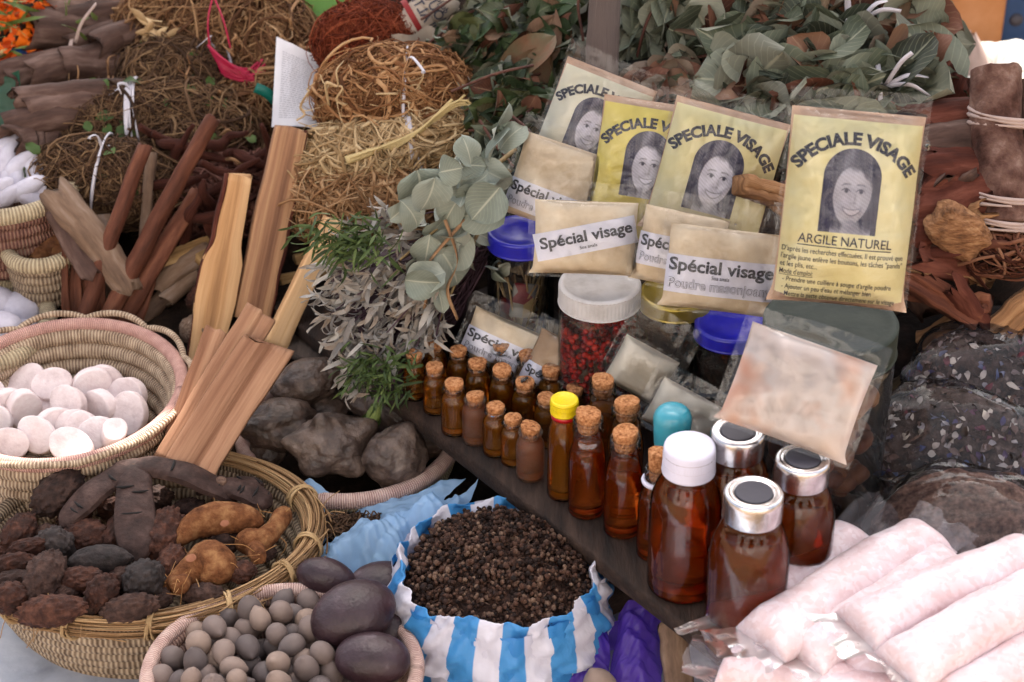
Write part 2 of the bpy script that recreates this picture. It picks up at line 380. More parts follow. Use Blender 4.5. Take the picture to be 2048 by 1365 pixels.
# sloping stand that carries the heaps; near-black cover put in as shade for gaps
yy = np.array([-.24, -.1, 0, .2, .4, .62, .75]); st = thing('display_stand', 'low sloping stand under the heaps of roots, its dark cover added as shade in the gaps', 'stand', (0, .2, 0))
m = MB(); 
for (xa, xb, yb_) in ((-1.05, .40, .78), (.40, 1.15, .16)):
    X, Y = np.meshgrid(np.linspace(xa, xb, 60), np.linspace(-.235, yb_, 70)); Z = .05 + SLOPE * (Y + .10) + .010 * fbm(np.stack([X * 9, Y * 9, 0 * X], -1), 21)
    grid(m, np.stack([X, Y, Z], -1))
m.build('shade_dark_cover', mat('sacking', ['#1b1512', '#2e241e', '#43352b'], 50, .95, .6, 400, spec=.1), st)
for x in (-1.0, -.3, .36):
    m = MB(); box(m, (x, .755, .15), (.02, .015, .15)); m.build('rear_leg', mat('old_wood', ['#241a14', '#3d2d22', '#584436'], 9, .85, .5, 60, st=(1, 1, 9)), st)

# ---- awning above and behind the stall (outside the picture); unseen, its outline and slit shaped for shade and sun patches
AWZ = 2.1
def up_to_awning(p): p = np.asarray(p, float); return p + LDIR * ((AWZ - p[2]) / LDIR[2])
hole = [up_to_awning(q) for q in (P(-90, 1110, .09), P(-90, 900, .145), P(150, 878, .145), P(330, 832, .145), P(388, 836, .145), P(374, 886, .145), P(265, 934, .145), P(178, 1012, .10), P(60, 1068, .095))]
outer = [up_to_awning(q) for q in (V(-1.25, -.66, .1), V(.12, -.66, .1), V(.30, -1.15, .1), V(1.3, -1.15, .1), V(1.3, .50, .2), V(.56, .50, .2), V(.46, .74, .2), V(-1.25, .95, .2))]
bm = bmesh.new()
for loop in (outer, hole):
    vs = [bm.verts.new(q) for q in loop]
    for i in range(len(vs)): bm.edges.new((vs[i], vs[(i + 1) % len(vs)]))
bmesh.ops.triangle_fill(bm, use_beauty=True, edges=bm.edges[:])
me = bpy.data.meshes.new('awning'); bm.to_mesh(me); bm.free()
amt, nt_, N_, L_, b_ = _new('awning_cloth'); tl_ = N_.new('ShaderNodeBsdfTranslucent'); tl_.inputs[0].default_value = (.34, .30, .30, 1)
b_.inputs['Base Color'].default_value = (.5, .46, .44, 1); mx_ = N_.new('ShaderNodeMixShader'); mx_.inputs[0].default_value = .5
L_.new(b_.outputs[0], mx_.inputs[1]); L_.new(tl_.outputs[0], mx_.inputs[2]); L_.new(mx_.outputs[0], N_['Material Output'].inputs[0])
me.materials.append(amt); aw = bpy.data.objects.new('awning', me); COL.objects.link(aw)
tag(aw, 'pale cloth awning stretched high over the stall, unseen, with a slit shaped to let the sun patch in', 'awning')

# ---- unseen plastered building added behind the photographer: it bounces sun onto the stall front and shows in the glass
fb = thing('unseen_building', 'unseen pale plastered building with dark windows, added behind the photographer to bounce sunlight', 'building', (0, -6.2, 0))
PLA = mat('pale_plaster', ['#d8d4d0', '#e6e2de', '#eeebe8'], 1.2, .9, .3, 14, spec=.1)
wx = [-7.0, -4.6, -3.2, -.9, .5, 2.8, 4.2, 7.0]
m = MB()
for k in range(0, 7, 1):
    xc, hw = (wx[k] + wx[k + 1]) / 2, (wx[k + 1] - wx[k]) / 2
    if k % 2 == 0: box(m, (xc, -6.2, 2.6), (hw, .15, 2.6), None, .005)
    else: box(m, (xc, -6.2, .55), (hw, .15, .55), None, .005); box(m, (xc, -6.2, 3.95), (hw, .15, 1.25), None, .005)
m.build('wall', PLA, fb)
for k in (1, 3, 5):
    xc, hw = (wx[k] + wx[k + 1]) / 2, (wx[k + 1] - wx[k]) / 2; m = MB()
    for dx in (-hw + .03, 0, hw - .03): box(m, (xc + dx, -6.17, 1.9), (.03, .04, .79), None, .004)
    wf = m.build('window_frame', plain('window_paint', '#5a6a72', .5), fb); m = MB(); box(m, (xc, -6.25, 1.9), (hw, .006, .79), None, .001); m.build('pane', plain('window_glass', '#20262c', .1), wf)
m = MB(); box(m, (0, -6.15, 5.26), (7.15, .3, .055), None, .01); m.build('cornice', PLA, fb)

# ------------------------------------------------------------------ materials of the goods
WOOD = mat('shelf_wood', ['#1d1410', '#382921', '#554339'], 10, .75, .5, 70, st=(6, 1, 6), spec=.3)
CORKM = mat('cork', ['#7c4a2e', '#c08a60', '#d9aa80'], 330, .9, .8, 500, spec=.15, contrast=1.3, obj=.12)
GLASS = film('glass', (.985, .985, .98), .0, .02, .10, 30, .30)
FROST = film('frosted_glass', (.95, .88, .82), .06, .25, .6, 250, .3, milkc=(.75, .62, .5))
HONEY = liquid('amber_honey', (1, .76, .34), .25, 15, (.98, .45, .05), cl=(1, .36, .02))
HONEY_D = liquid('dark_honey', (1, .62, .24), .24, 20, (.96, .30, .03), cl=(.72, .14, .006))
HONEY_F = liquid('cloudy_honey', (1, .72, .36), .36, 20, (.98, .42, .06), rough=.15, bump=.3, cl=(.95, .30, .03))
FILM = film('clear_plastic', (.985, .985, .985), .012, .07, .35, 34, .30)
FILM2 = film('wrinkled_plastic', (.975, .975, .98), .03, .07, .38, 30, .34)
POWDER = mat('beige_powder', ['#c6b196', '#dac9b0', '#e4d8c4'], 25, .95, .35, 60, spec=.1)
POWDER_W = mat('white_powder', ['#d2c8b6', '#e2d9c8', '#e9e2d4'], 25, .95, .35, 60, spec=.1)
PAPERW = mat('white_label', ['#d8d8ea', '#e4e4f2', '#ececf6'], 30, .6, .05, spec=.3)
INK = mat('grey_ink', ['#2c2c33', '#4a4a54', '#7d7d86'], 900, .7, 0, spec=.2, voro=False, contrast=1.6)
INKL = mat('pale_ink', ['#7c7c8a', '#9494a2', '#a8a8b6'], 700, .7, 0)

def bark_mat(name, cols, rough=.8, st=(1, .22, 1), sc_=55, bump=.6): return mat(name, cols, sc_, rough, bump, sc_ * 2.6, coord='UV', st=st, spec=.2, detail=9, contrast=1.0, obj=.15, bdist=.003)
BARKD = bark_mat('dark_bark', ['#33241f', '#604b43', '#8f7970'], .75, bump=.7)
BARKR = bark_mat('red_bark', ['#301a15', '#5f362b', '#8a5a4b'], .9, bump=.9)
BARKG = bark_mat('grey_bark', ['#4b3a33', '#86705f', '#a9988c'], .8)
CINN = bark_mat('cinnamon_bark', ['#3c241c', '#6c4535', '#966a54'], .7)
WOODP = mat('pale_split_wood', ['#8e6a4c', '#c39a70', '#dcb88e', '#e6c9a4'], 15, .8, .5, 70, coord='UV', st=(3.2, .10, 1), spec=.2, contrast=.95, detail=9)
WOODM = mat('brown_split_wood', ['#5c4032', '#8f6a54', '#b08c72', '#caa88a'], 15, .8, .6, 70, coord='UV', st=(3.5, .10, 1), spec=.2, contrast=1.0, detail=9)

# ------------------------------------------------------------------ builders
def torus(m, path, rad, k=8, mi=0, ulen=None):
    p = np.asarray(path, float); N = len(p); T = unit(np.roll(p, -1, 0) - np.roll(p, 1, 0))
    A = unit(V(0, 0, 1) - T * T[:, 2:3]); B = np.cross(T, A); an = np.arange(k) * 2 * PI / k
    rad = np.broadcast_to(np.asarray(rad, float), (N,))
    v = p[:, None] + rad[:, None, None] * (np.cos(an)[None, :, None] * B[:, None] + np.sin(an)[None, :, None] * A[:, None])
    L = np.concatenate([[0], np.cumsum(np.linalg.norm(np.diff(p, axis=0), axis=-1))])
    idx = np.arange(N * k).reshape(N, k); a = np.roll(idx, -1, 0); b = np.roll(idx, -1, 1); c = np.roll(a, -1, 1)
    uv = np.stack([np.broadcast_to(L[:, None], (N, k)), np.broadcast_to((an / 6.283)[None], (N, k))], -1)
    m.add(v, [np.stack([idx, a, c, b], -1).reshape(-1, 4)], uv, mi)
def coilmat(name, cols, freq=260, rough=.75, bump=.7):
    if name in MATS: return MATS[name]
    mt, nt, N, L, b = _new(name)
    tc = N.new('ShaderNodeTexCoord'); mp = N.new('ShaderNodeMapping'); mp.inputs['Scale'].default_value = (freq, 1.6, 1); mp.inputs['Rotation'].default_value = (0, 0, .0)
    L.new(tc.outputs['UV'], mp.inputs[0]); w = N.new('ShaderNodeTexWave'); w.inputs['Scale'].default_value = .33; w.inputs['Distortion'].default_value = 2.2; w.inputs['Detail'].default_value = 3
    w.inputs['Detail Scale'].default_value = .4
    L.new(mp.outputs[0], w.inputs['Vector']); nz = N.new('ShaderNodeTexNoise'); nz.inputs['Scale'].default_value = 90; nz.inputs['Detail'].default_value = 5
    L.new(tc.outputs['Object'], nz.inputs['Vector']); mx = N.new('ShaderNodeMix'); mx.inputs['Factor'].default_value = .62
    L.new(w.outputs['Fac'], mx.inputs['A']); L.new(nz.outputs['Fac'], mx.inputs['B'])
    cr = N.new('ShaderNodeValToRGB'); e = cr.color_ramp.elements
    while len(e) < len(cols): e.new(.5)
    for i, c in enumerate(cols): e[i].position = .25 + .5 * i / (len(cols) - 1); e[i].color = rgb(c)
    L.new(mx.outputs['Result'], cr.inputs[0]); L.new(cr.outputs[0], b.inputs['Base Color']); b.inputs['Roughness'].default_value = rough; b.inputs['Specular IOR Level'].default_value = .25
    bp = N.new('ShaderNodeBump'); bp.inputs['Strength'].default_value = bump; bp.inputs['Distance'].default_value = .002; L.new(w.outputs['Fac'], bp.inputs['Height']); L.new(bp.outputs[0], b.inputs['Normal'])
    MATS[name] = mt; return mt
STRAW = coilmat('straw_coil', ['#6f5a48', '#a8907a', '#cdb89e'])
STRAWG = coilmat('grey_straw_coil', ['#7a6a55', '#a8977b', '#c4b496'])
PINK = coilmat('pink_coil', ['#a27a72', '#c8988c', '#d6b0a2'], 420)
PINKP = coilmat('pale_pink_coil', ['#9c7a72', '#c6a59b', '#d6bdb2'], 420)
STRAWD = coilmat('dark_straw_coil', ['#5b4a3c', '#8a7764', '#a8967e'])
def ell(c, a, b, n=120, rot=0, amp=0, seed=0):
    t = np.arange(n) * 2 * PI / n; w = 1 + amp * vn(np.stack([np.cos(t) * 1.5, np.sin(t) * 1.5, 0 * t + seed], -1), seed)
    x = a * np.cos(t) * w; y = b * np.sin(t) * w
    return np.stack([c[0] + x * math.cos(rot) - y * math.sin(rot), c[1] + x * math.sin(rot) + y * math.cos(rot), np.full(n, c[2])], -1)
def basket(name, label, c, a, b, h, base=.72, nc=7, wall=None, rim=None, rimr=1.15, rot=0, floor=None, amp=.012, topcol=None, seed=1, cat='basket', group=None):
    """coiled basket; c is the middle of its rim; rows of coil from the floor to the rim"""
    t = thing(name, label, cat, (c[0], c[1], c[2] - h), group); m = MB(); dz = h / nc; r0 = dz * .62
    for i in range(nc):
        f = base + (1 - base) * ((i + .5) / nc) ** .7
        torus(m, ell((c[0], c[1], c[2] - h + dz * (i + .5)), a * f, b * f, 130, rot, amp, seed), r0, 8)
    for f in np.linspace(.12, base * .98, 5): torus(m, ell((c[0], c[1], c[2] - h + .003), a * f, b * f, 90, rot, amp, seed), a * base * .11, 6)
    m.build('wall', wall or STRAW, t)
    m = MB(); torus(m, ell((c[0], c[1], c[2] + r0 * .3), a * 1.01, b * 1.01, 150, rot, amp, seed), r0 * rimr, 10)
    rm = m.build('rim', rim or STRAW, t)
    return t, rm, r0
def knobs(d, seed, freq=4.2, amp=.10, big=.12):
    """rounded warts spread over a fruit"""
    r = np.random.default_rng(seed); c = unit(r.normal(size=(110, 3))); dd = np.arccos(np.clip(d @ c.T, -1, 1)); b = np.exp(-(dd / .105) ** 2).max(1)
    return amp * b + big * fbm(d * 1.6 + seed, seed, 2) + .03 * fbm(d * 7, seed + 5, 2)
def strands(m, c, ax, n, rad=.0007, seg=14, step=None, curl=.5, seed=0, rot=None, along=.8, loose=.12, k=4, surf=0.0):
    """n tangled fibres filling an ellipsoid (semi axes ax, axis 0 = main direction of the fibres)"""
    r = np.random.default_rng(seed); ax = np.asarray(ax, float); step = step or ax.mean() * .22
    d = unit(r.normal(size=(n, 3))); q = d * (r.random((n, 1)) ** (1 / 3.5)) * .98
    if surf: q = d * (1 - surf * r.random((n, 1)))
    v = unit(r.normal(size=(n, 3)) * (1 - along) + np.sign(r.normal(size=(n, 1))) * V(1, 0, 0) * along)
    nrm = r.normal(size=(n, 3)); lo = 1 + loose * np.abs(r.normal(size=(n, 1)))
    P_ = np.zeros((n, seg, 3))
    for i in range(seg):
        P_[:, i] = q * ax
        nrm = nrm * .75 + r.normal(size=(n, 3)) * .6
        v = unit(v + nrm * curl * .4)
        ln = np.linalg.norm(q, axis=1, keepdims=True); pull = np.clip((ln - lo * .9) * 6, 0, 3)
        v = unit(v - q / (ln + 1e-6) * pull * .6 - (q * (v * q).sum(1, keepdims=True) / (ln ** 2 + 1e-6)) * np.clip(ln - .8, 0, 1) * 2)
        q = q + v * step / ax
    if rot is not None: P_ = P_ @ np.asarray(rot).T
    rr = rad * np.clip(r.lognormal(0, .5, (n, 1)), .35, 3.2) * np.linspace(1.1, .5, seg)[None]
    tubes(m, P_ + np.asarray(c, float), rr, k)
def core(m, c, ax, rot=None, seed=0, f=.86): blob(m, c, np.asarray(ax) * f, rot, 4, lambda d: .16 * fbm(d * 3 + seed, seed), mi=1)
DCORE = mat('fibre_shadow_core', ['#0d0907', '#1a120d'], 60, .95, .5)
def ribbon(m, path, w, th=.0006, ref=(0, 0, 1), twist=0.0):
    path = np.asarray(path, float); N = len(path); s = np.array([[-w / 2, -th], [w / 2, -th], [w / 2, th], [-w / 2, th]])
    tw = np.linspace(0, twist, N); ss = np.stack([np.stack([s[:, 0] * math.cos(t) - s[:, 1] * math.sin(t), s[:, 0] * math.sin(t) + s[:, 1] * math.cos(t)], -1) for t in tw])
    loft(m, path, ss, ref)
def spline(pts, n=24):
    p = np.asarray(pts, float); k = len(p); q = np.vstack([2 * p[0] - p[1], p, 2 * p[-1] - p[-2]]); out = []
    for t in np.linspace(0, k - 1, n):
        i = min(int(t), k - 2); f = t - i; a, b, c, d = q[i:i + 4]
        out.append(.5 * ((2 * b) + (c - a) * f + (2 * a - 5 * b + 4 * c - d) * f ** 2 + (3 * b - a - 3 * c + d) * f ** 3))
    return np.array(out)
def tie_ring(m, c, axis, ra, rb, w=.005, turns=2, seed=0):
    fr = frame(axis); r = np.random.default_rng(seed)
    for k in range(turns):
        t = np.arange(40) * 2 * PI / 40; off = (k - turns / 2) * w * 1.1
        p = np.asarray(c) + np.outer(np.full(40, off) + .003 * np.sin(t + k), fr[:, 0]) + np.outer(np.cos(t) * ra, fr[:, 1]) + np.outer(np.sin(t) * rb, fr[:, 2])
        torus(m, p, w * .4 * (1 + .3 * np.sin(3 * t + k)), 5)
def bark(m, p0, p1, r, arc=4.6, th=.0022, bend=.0, seed=0, rot=0.0, n=14, k=16, taper=1.0, ragged=.25, bdir=(0, 0, 1)):
    """a strip of bark curled about its length: open C section with real thickness"""
    rr = np.random.default_rng(seed); p0, p1 = np.asarray(p0, float), np.asarray(p1, float); L = np.linalg.norm(p1 - p0)
    t = np.linspace(0, 1, n); path = p0 + np.outer(t, p1 - p0) + np.outer(np.sin(PI * t) * bend * L, np.asarray(bdir, float)) + .06 * r * rr.normal(size=(n, 3)).cumsum(0) * .5
    a = np.linspace(-arc / 2, arc / 2, k) + rot; secs = []
    for i in range(n):
        f = 1 + (taper - 1) * t[i]; rad = r * f * (1 + .10 * fbm(np.stack([np.cos(a) * 1.3, np.sin(a) * 1.3, 0 * a + t[i] * 3 + seed * 7.7], -1), seed))
        sp = np.linspace(1, .8, k) * rad
        o = np.stack([np.cos(a) * sp, np.sin(a) * sp], -1); q = np.stack([np.cos(a) * (sp - th), np.sin(a) * (sp - th)], -1)[::-1]
        secs.append(np.concatenate([o, q]))
    d = unit(p1 - p0); rf = V(0, -.6, .8); loft(m, path, np.array(secs), rf if abs(d @ rf) < .92 else (1, 0, .2))
    v = m.v[-1].reshape(n, 2 * k, 3); jag = rr.normal(size=(2, k)) * .5 + np.sin(np.arange(k)[None] * rr.uniform(.5, 1.3, (2, 1)) + rr.uniform(0, 6, (2, 1))); jag = np.concatenate([jag, jag[:, ::-1]], 1)
    for e, (i0, i1) in enumerate(((0, 1), (n - 1, n - 2))): v[i0] += (d if e else -d) * (jag[e] * r * ragged)[:, None]
def stick(m, p0, p1, w, t, face, n=22, seed=0, rough=.06, bend=(), wprof=None, crack=0):
    """split stick: four-sided section with a wandering width, chamfered corners"""
    p0, p1 = np.asarray(p0, float), np.asarray(p1, float); s = np.linspace(0, 1, n); path = p0 + np.outer(s, p1 - p0)
    for (amp, dr) in bend: path = path + np.outer(np.sin(PI * s) * amp, np.asarray(dr, float))
    secs = []
    for i, u in enumerate(s):
        z = u * 4
        def nn(k): return rough * float(fbm(V(z, k * 3.1, seed), seed + k, 2))
        ww = w * (1 if wprof is None else np.interp(u, *zip(*wprof)))
        x0, x1 = -ww / 2 * (1 + nn(1)), ww / 2 * (1 + nn(2)); y0, y1 = -t / 2 * (1 + nn(3)), t / 2 * (1 + nn(4)); b = min(ww, t) * .07
        sec = [(x0 + b, y0), (0, y0 * (1 + nn(5))), (x1 - b, y0), (x1, y0 + b), (x1 * (1 + nn(8)), 0), (x1, y1 - b), (x1 - b, y1), (x1 * .35 + w * nn(6), y1 * (1.0 + nn(9) * 2)), (x1 * .12, y1 * (1 - crack)), (0, y1 * (1 + nn(7) * 2)), (x0 * .45, y1 * (1 + nn(10))), (x0 + b, y1), (x0, y1 - b), (x0, y0 + b)]
        secs.append(sec)
    loft(m, path, np.array(secs), face); v = m.v[-1].reshape(n, 14, 3); d = unit(p1 - p0); rr = np.random.default_rng(seed + 5); v[0] += np.outer(rr.normal(size=14) * w * .05, d); v[-1] += np.outer(rr.normal(size=14) * w * .05 + np.array([s_[0] for s_ in secs[-1]]) * rr.uniform(-.25, .25), d)

# ------------------------------------------------------------------ the shelf of boards that carries the bottles
ZS = .14
EA, EB = P(758, 776, ZS), P(1420, 1290, ZS); SU = unit(EB - EA); SN = V(-SU[1], SU[0], 0)
if SN[1] < 0: SN = -SN
shelf = thing('display_shelf', 'dark worn wooden shelf of long boards running diagonally under the honey bottles', 'shelf', (*((EA + EB) / 2)[:2], 0))
for k, (w, s0, s1, dz) in enumerate(((.120, -.21, .34, 0), (.118, -.10, .36, -.002), (.13, .02, .36, .001))):
    m = MB(); off = [0, .122, .243][k] + w / 2
    c0 = EA + SU * s0 + SN * off; c1 = EB + SU * s1 + SN * off
    box(m, (c0 + c1) / 2 + V(0, 0, -.009 + dz), (np.linalg.norm(c1 - c0) / 2, w / 2, .009), frame(SU), .0025)
    m.build('board', WOOD, shelf)
for s in (.04, .55, 1.1):
    m = MB(); c = EA + (EB - EA) * s + SN * .07; box(m, (c[0], c[1], (ZS - .02) / 2), (.025, .03, (ZS - .021) / 2), frame(SU), .003); m.build('support', WOOD, shelf)

def cork(m, r, z0, z1, seed=0, torn=.0):
    rr = np.random.default_rng(seed)
    def dp(pos, a):
        n = fbm(np.stack([pos[..., 0] * 260, pos[..., 1] * 260, pos[..., 2] * 260 + seed], -1), seed, 3)
        pos = pos.copy(); top = (pos[..., 2] > z1 - .004)
        pos[..., 0] *= 1 + .06 * n; pos[..., 1] *= 1 + .06 * n; pos[..., 2] += top * (n * .0009 + torn * (pos[..., 0] / r) * .003)
        return pos
    lathe(m, [(0, z0), (r * .80, z0), (r * .90, (z0 + z1) / 2), (r, z1 - .0014), (r * .97, z1 - .0004), (r * .90, z1), (r * .6, z1 + .0002), (r * .3, z1 + .0002), (0, z1 + .0001)], (0, 0, 0), 26, disp=dp)
def ribbed(n, amp): return lambda pos, a: np.concatenate([pos[..., :2] * (1 + amp * np.clip(np.sin(a * n), -.3, .6))[None, :, None] ** 1, pos[..., 2:]], -1)
def smoothprof(pts, n=40):
    p = np.asarray(pts, float); return spline(p, n)
CAPY = plain('yellow_cap', '#e6cf1e', .4); CAPR = plain('red_ring', '#b3121e', .4); CAPW = plain('white_cap', '#dcdaea', .35, var=.03)
CAPB = plain('aqua_cap', '#4aa3b5', .3, coat=.3); SILV = mat('silver_cap', ['#b9b6b8', '#d6d3d5', '#e6e4e6'], 80, .26, .12, 160, metal=1.0, spec=.5); RUB = plain('black_rubber', '#47454f', .6)
def glass_body(t, prof, mt, n=40):
    m = MB(); lathe(m, prof, (0, 0, 0), n); return m.build('glass_body', mt, t)
def inner(prof, d, fill):
    out = [(0, .0016)]
    for r, z in prof:
        if r <= .0001 or z < .0005: continue
        if z > fill: break
        out.append((max(r - d, .001), max(z, .0016 + (.0008 if z < .002 else 0))))
    r_, z_ = out[-1]; rf = np.interp(fill, [z for r, z in prof if r > 0], [r for r, z in prof if r > 0]) - d
    return out + [(rf, fill), (rf * .6, fill - .0003), (0, fill - .0004)]
def bottle(kind, label, px, py, s=1.0, group=None, mt=None, lq=None, seed=0, name='honey_bottle', zrot=0):
    H = {'vial': .0535, 'corked': .110, 'yellow': .112, 'slim': .112, 'round': .128, 'white': .150, 'silver': .160}[kind] * s
    p = P(px, py, ZS + H); p[2] = ZS + .0006
    if kind == 'vial': s *= 1.04
    t = thing(name, label, 'bottle', (0, 0, 0), group); glass, liq = mt or GLASS, lq or HONEY
    if kind == 'vial':
        r = .0124; prof = [(0, 0), (r * .88, 0), (r * .97, .001), (r, .003), (r, .031), (r * .985, .034), (r * .90, .0375), (r * .76, .0402), (r * .69, .042), (r * .70, .0435), (r * .84, .0448), (r * .88, .0462), (r * .84, .0478), (r * .70, .0484), (r * .62, .0475), (r * .60, .044)]
        glass_body(t, prof, glass); m = MB(); lathe(m, inner(prof[:9], .0009, .0395), (0, 0, 0), 32); m.build('honey', liq, t)
        m = MB(); cork(m, r * .70, .0405, .0535, seed, .5 * (seed % 3 == 0)); m.build('cork', CORKM, t)
    elif kind in ('corked', 'slim', 'yellow', 'round'):
        r, nk, sh = {'corked': (.0172, .0125, .062), 'slim': (.0165, .0105, .055), 'yellow': (.0150, .0105, .066), 'round': (.020, .015, .07)}[kind]
        nz = sh + .026
        prof = [(0, 0), (r * .86, 0), (r * .96, .0012), (r, .004), (r, sh - .006), (r * .985, sh), (r * .92, sh + .008), (r * .80, sh + .015), (nk * 1.06, sh + .022), (nk, nz)]
        th = [(nk * 1.0, nz), (nk * 1.13, nz + .001), (nk * 1.15, nz + .0028), (nk * 1.02, nz + .004), (nk * 1.02, nz + .0055), (nk * 1.13, nz + .0066), (nk * 1.13, nz + .0084), (nk * 1.02, nz + .0094), (nk * 1.02, nz + .0108), (nk * 1.12, nz + .0118), (nk * 1.12, nz + .0136), (nk * .95, nz + .0142), (nk * .86, nz + .012)]
        glass_body(t, prof + (th if kind in ('corked', 'slim') else [(nk, nz + .012)]), glass)
        m = MB(); lathe(m, inner(prof, .0012, sh + .012 if kind != 'yellow' else sh + .02), (0, 0, 0), 36); m.build('honey', liq, t)
        if kind in ('corked', 'slim'):
            m = MB(); cork(m, nk * (.92 if kind == 'corked' else .9), nz + .002, .110 if kind == 'corked' else .112, seed, .4); m.build('cork', CORKM, t)
            if kind == 'slim': m = MB(); lathe(m, [(nk * 1.05, nz - .003), (nk * 1.34, nz - .002), (nk * 1.38, nz), (nk * 1.30, nz + .0018), (nk * 1.05, nz + .002)], (0, 0, 0), 30); m.build('neck_ring', CAPW, t)
        elif kind == 'yellow':
            z = nz - .004
            m = MB(); lathe(m, [(nk * 1.02, z), (nk * 1.16, z), (nk * 1.18, z + .004), (nk * 1.02, z + .0042)], (0, 0, 0), 40); m.build('seal_ring', CAPR, t)
            m = MB(); lathe(m, [(nk * 1.0, z + .0045), (nk * 1.22, z + .0045), (nk * 1.24, z + .006), (nk * 1.16, z + .0075), (nk * 1.23, z + .009), (nk * 1.16, z + .0105), (nk * 1.22, z + .0115)], (0, 0, 0), 60)
            lathe(m, [(nk * 1.22, z + .0116), (nk * 1.24, z + .0165)], (0, 0, 0), 160, disp=ribbed(46, .03))
            lathe(m, [(nk * 1.23, z + .0166), (nk * 1.20, z + .0185), (nk * 1.12, z + .0194), (nk * .98, z + .0192), (nk * .92, z + .0188), (0, z + .0188)], (0, 0, 0), 50); m.build('screw_cap', CAPY, t)
        else:
            m = MB(); rr = .0172; z = nz - .004
            lathe(m, [(rr * .9, z)] + [(rr * max(0, math.cos(a)) ** .62, z + .026 + .0135 * math.sin(a)) for a in np.linspace(0, PI / 2, 14)], (0, 0, 0), 44); m.build('rounded_cap', CAPB, t)
    elif kind == 'white':
        r = .0315; prof = [(0, 0), (r * .84, 0), (r * .95, .0015), (r, .006), (r, .052), (r * 1.004, .053), (r * 1.004, .0545), (r, .0555), (r, .085), (r * .985, .093), (r * .94, .101), (r * .85, .109), (r * .74, .116), (.0215, .121), (.0205, .124)]
        glass_body(t, prof + [(.0205, .13)], glass, 56); m = MB(); lathe(m, inner(prof, .0016, .1165), (0, 0, 0), 48); m.build('honey', liq, t)
        m = MB(); c = .0222; lathe(m, [(c * .93, .1225), (c * 1.02, .1225), (c * 1.04, .1245), (c * .99, .126), (c * 1.03, .1275), (c * .98, .1292), (c * 1.02, .131), (c, .1325)], (0, 0, 0), 60)
        lathe(m, [(c, .1326), (c * 1.005, .1415)], (0, 0, 0), 200, disp=ribbed(60, .018)); lathe(m, [(c, .1416), (c * .995, .1465), (c * .96, .149), (c * .88, .150), (c * .4, .1502), (0, .1502)], (0, 0, 0), 60); m.build('screw_cap', CAPW, t)
    else:
        r = .0335; prof = [(0, 0), (r * .86, 0), (r * .96, .0015), (r, .006), (r, .092), (r * .985, .101), (r * .93, .111), (r * .84, .120), (r * .74, .128), (.0225, .132), (.0218, .136)]
        glass_body(t, prof + [(.0218, .141)], glass, 56); m = MB(); lathe(m, inner(prof, .0016, .124), (0, 0, 0), 48); m.build('honey', liq, t)
        c = .0242; m = MB(); lathe(m, [(rc, zc + .0135) for rc, zc in [(c * .9, .1225), (c * .99, .1222), (c, .1232), (c, .141), (c * .985, .1445), (c * .93, .1462), (c * .84, .1466), (c * .80, .1456), (c * .76, .1458), (c * .70, .1462), (c * .67, .1455), (0, .1453)]], (0, 0, 0), 64); cp = m.build('crimped_cap', SILV, t)
        m = MB(); lathe(m, [(rc, zc + .0135) for rc, zc in [(c * .63, .1456), (c * .63, .1464), (c * .58, .1466), (c * .3, .1464), (0, .1464)]], (0, 0, 0), 40); m.build('rubber_stopper', RUB, cp)
    t.location = tuple(p); t.scale = (s, s, s); t.rotation_euler = (0, 0, zrot or seed * 1.7)
    BASE[t.name] = p
    return t
G1 = 'small corked honey vials'
first = {}
def vial(px, py, s, label, kind='clear', seed=0):
    return bottle('vial', label, px, py, s, G1, FROST if kind == 'frost' else GLASS, HONEY_F if kind == 'frost' else HONEY, seed, 'honey_vial')
for a in (
    (828, 710, .93, 'corked amber vial at the far left end of the front row, beside the green herb', 'clear', 1),
    (869, 735, .96, 'second corked amber vial of the front row, right of the end vial', 'clear', 2),
    (908, 768, 1.04, 'wide corked amber vial, third of the front row, with a flat pale cork', 'clear', 4),
    (950, 792, .98, 'cloudy vial with a torn cork, fourth of the front row', 'frost', 3),
    (991, 815, .98, 'amber vial with a thick cork, fifth of the front row, between the cloudy vials', 'clear', 5),
    (1026, 838, .93, 'slim amber vial of the front row, just left of the last cloudy vial', 'clear', 7),
    (1061, 856, 1.04, 'cloudy vial with reddish honey at the near end of the small front row', 'frost', 9),
    (870, 688, .98, 'corked vial at the back left corner, half hidden behind two front vials', 'clear', 8),
    (917, 702, .98, 'corked vial in the second row in front of the printed sachet corner', 'clear', 10),
    (955, 727, 1.02, 'corked vial in the second row behind the cloudy vial with the torn cork', 'clear', 11),
    (1004, 742, 1.04, 'corked vial with a domed cork in the middle of the second row', 'clear', 12),
    (1050, 766, 1.05, 'corked vial with a black fly sitting on its cork', 'clear', 13),
    (1093, 797, .98, 'corked vial partly hidden behind the yellow capped bottle, on its left', 'clear', 14),
    (1003, 690, 1.02, 'corked vial touching the printed strip of the fallen sachet, left one', 'clear', 15),
    (1056, 711, 1.02, 'corked vial with a line scratched in its cork, before the fallen sachet', 'clear', 16),
    (1102, 741, 1.02, 'corked vial before the bare half of the fallen sachets', 'clear', 17),
    (1150, 778, .95, 'corked vial peeping out behind the yellow screw cap', 'clear', 19)): vial(*a)
G2 = 'medium honey bottles'
bottle('yellow', 'slender honey bottle with a yellow screw cap over a red ring', 1129, 790, 1.0, G2, seed=1)
bottle('corked', 'corked honey bottle with a cracked cork right of the yellow capped one', 1177, 825, 1.0, G2, seed=2, lq=HONEY_D)
bottle('corked', 'corked honey bottle in front, left of the slim bottle and white capped bottle', 1251, 862, 1.0, G2, seed=4, lq=HONEY_D)
bottle('corked', 'narrow corked bottle with golden honey behind the cracked cork bottle', 1206, 758, .90, G2, seed=5)
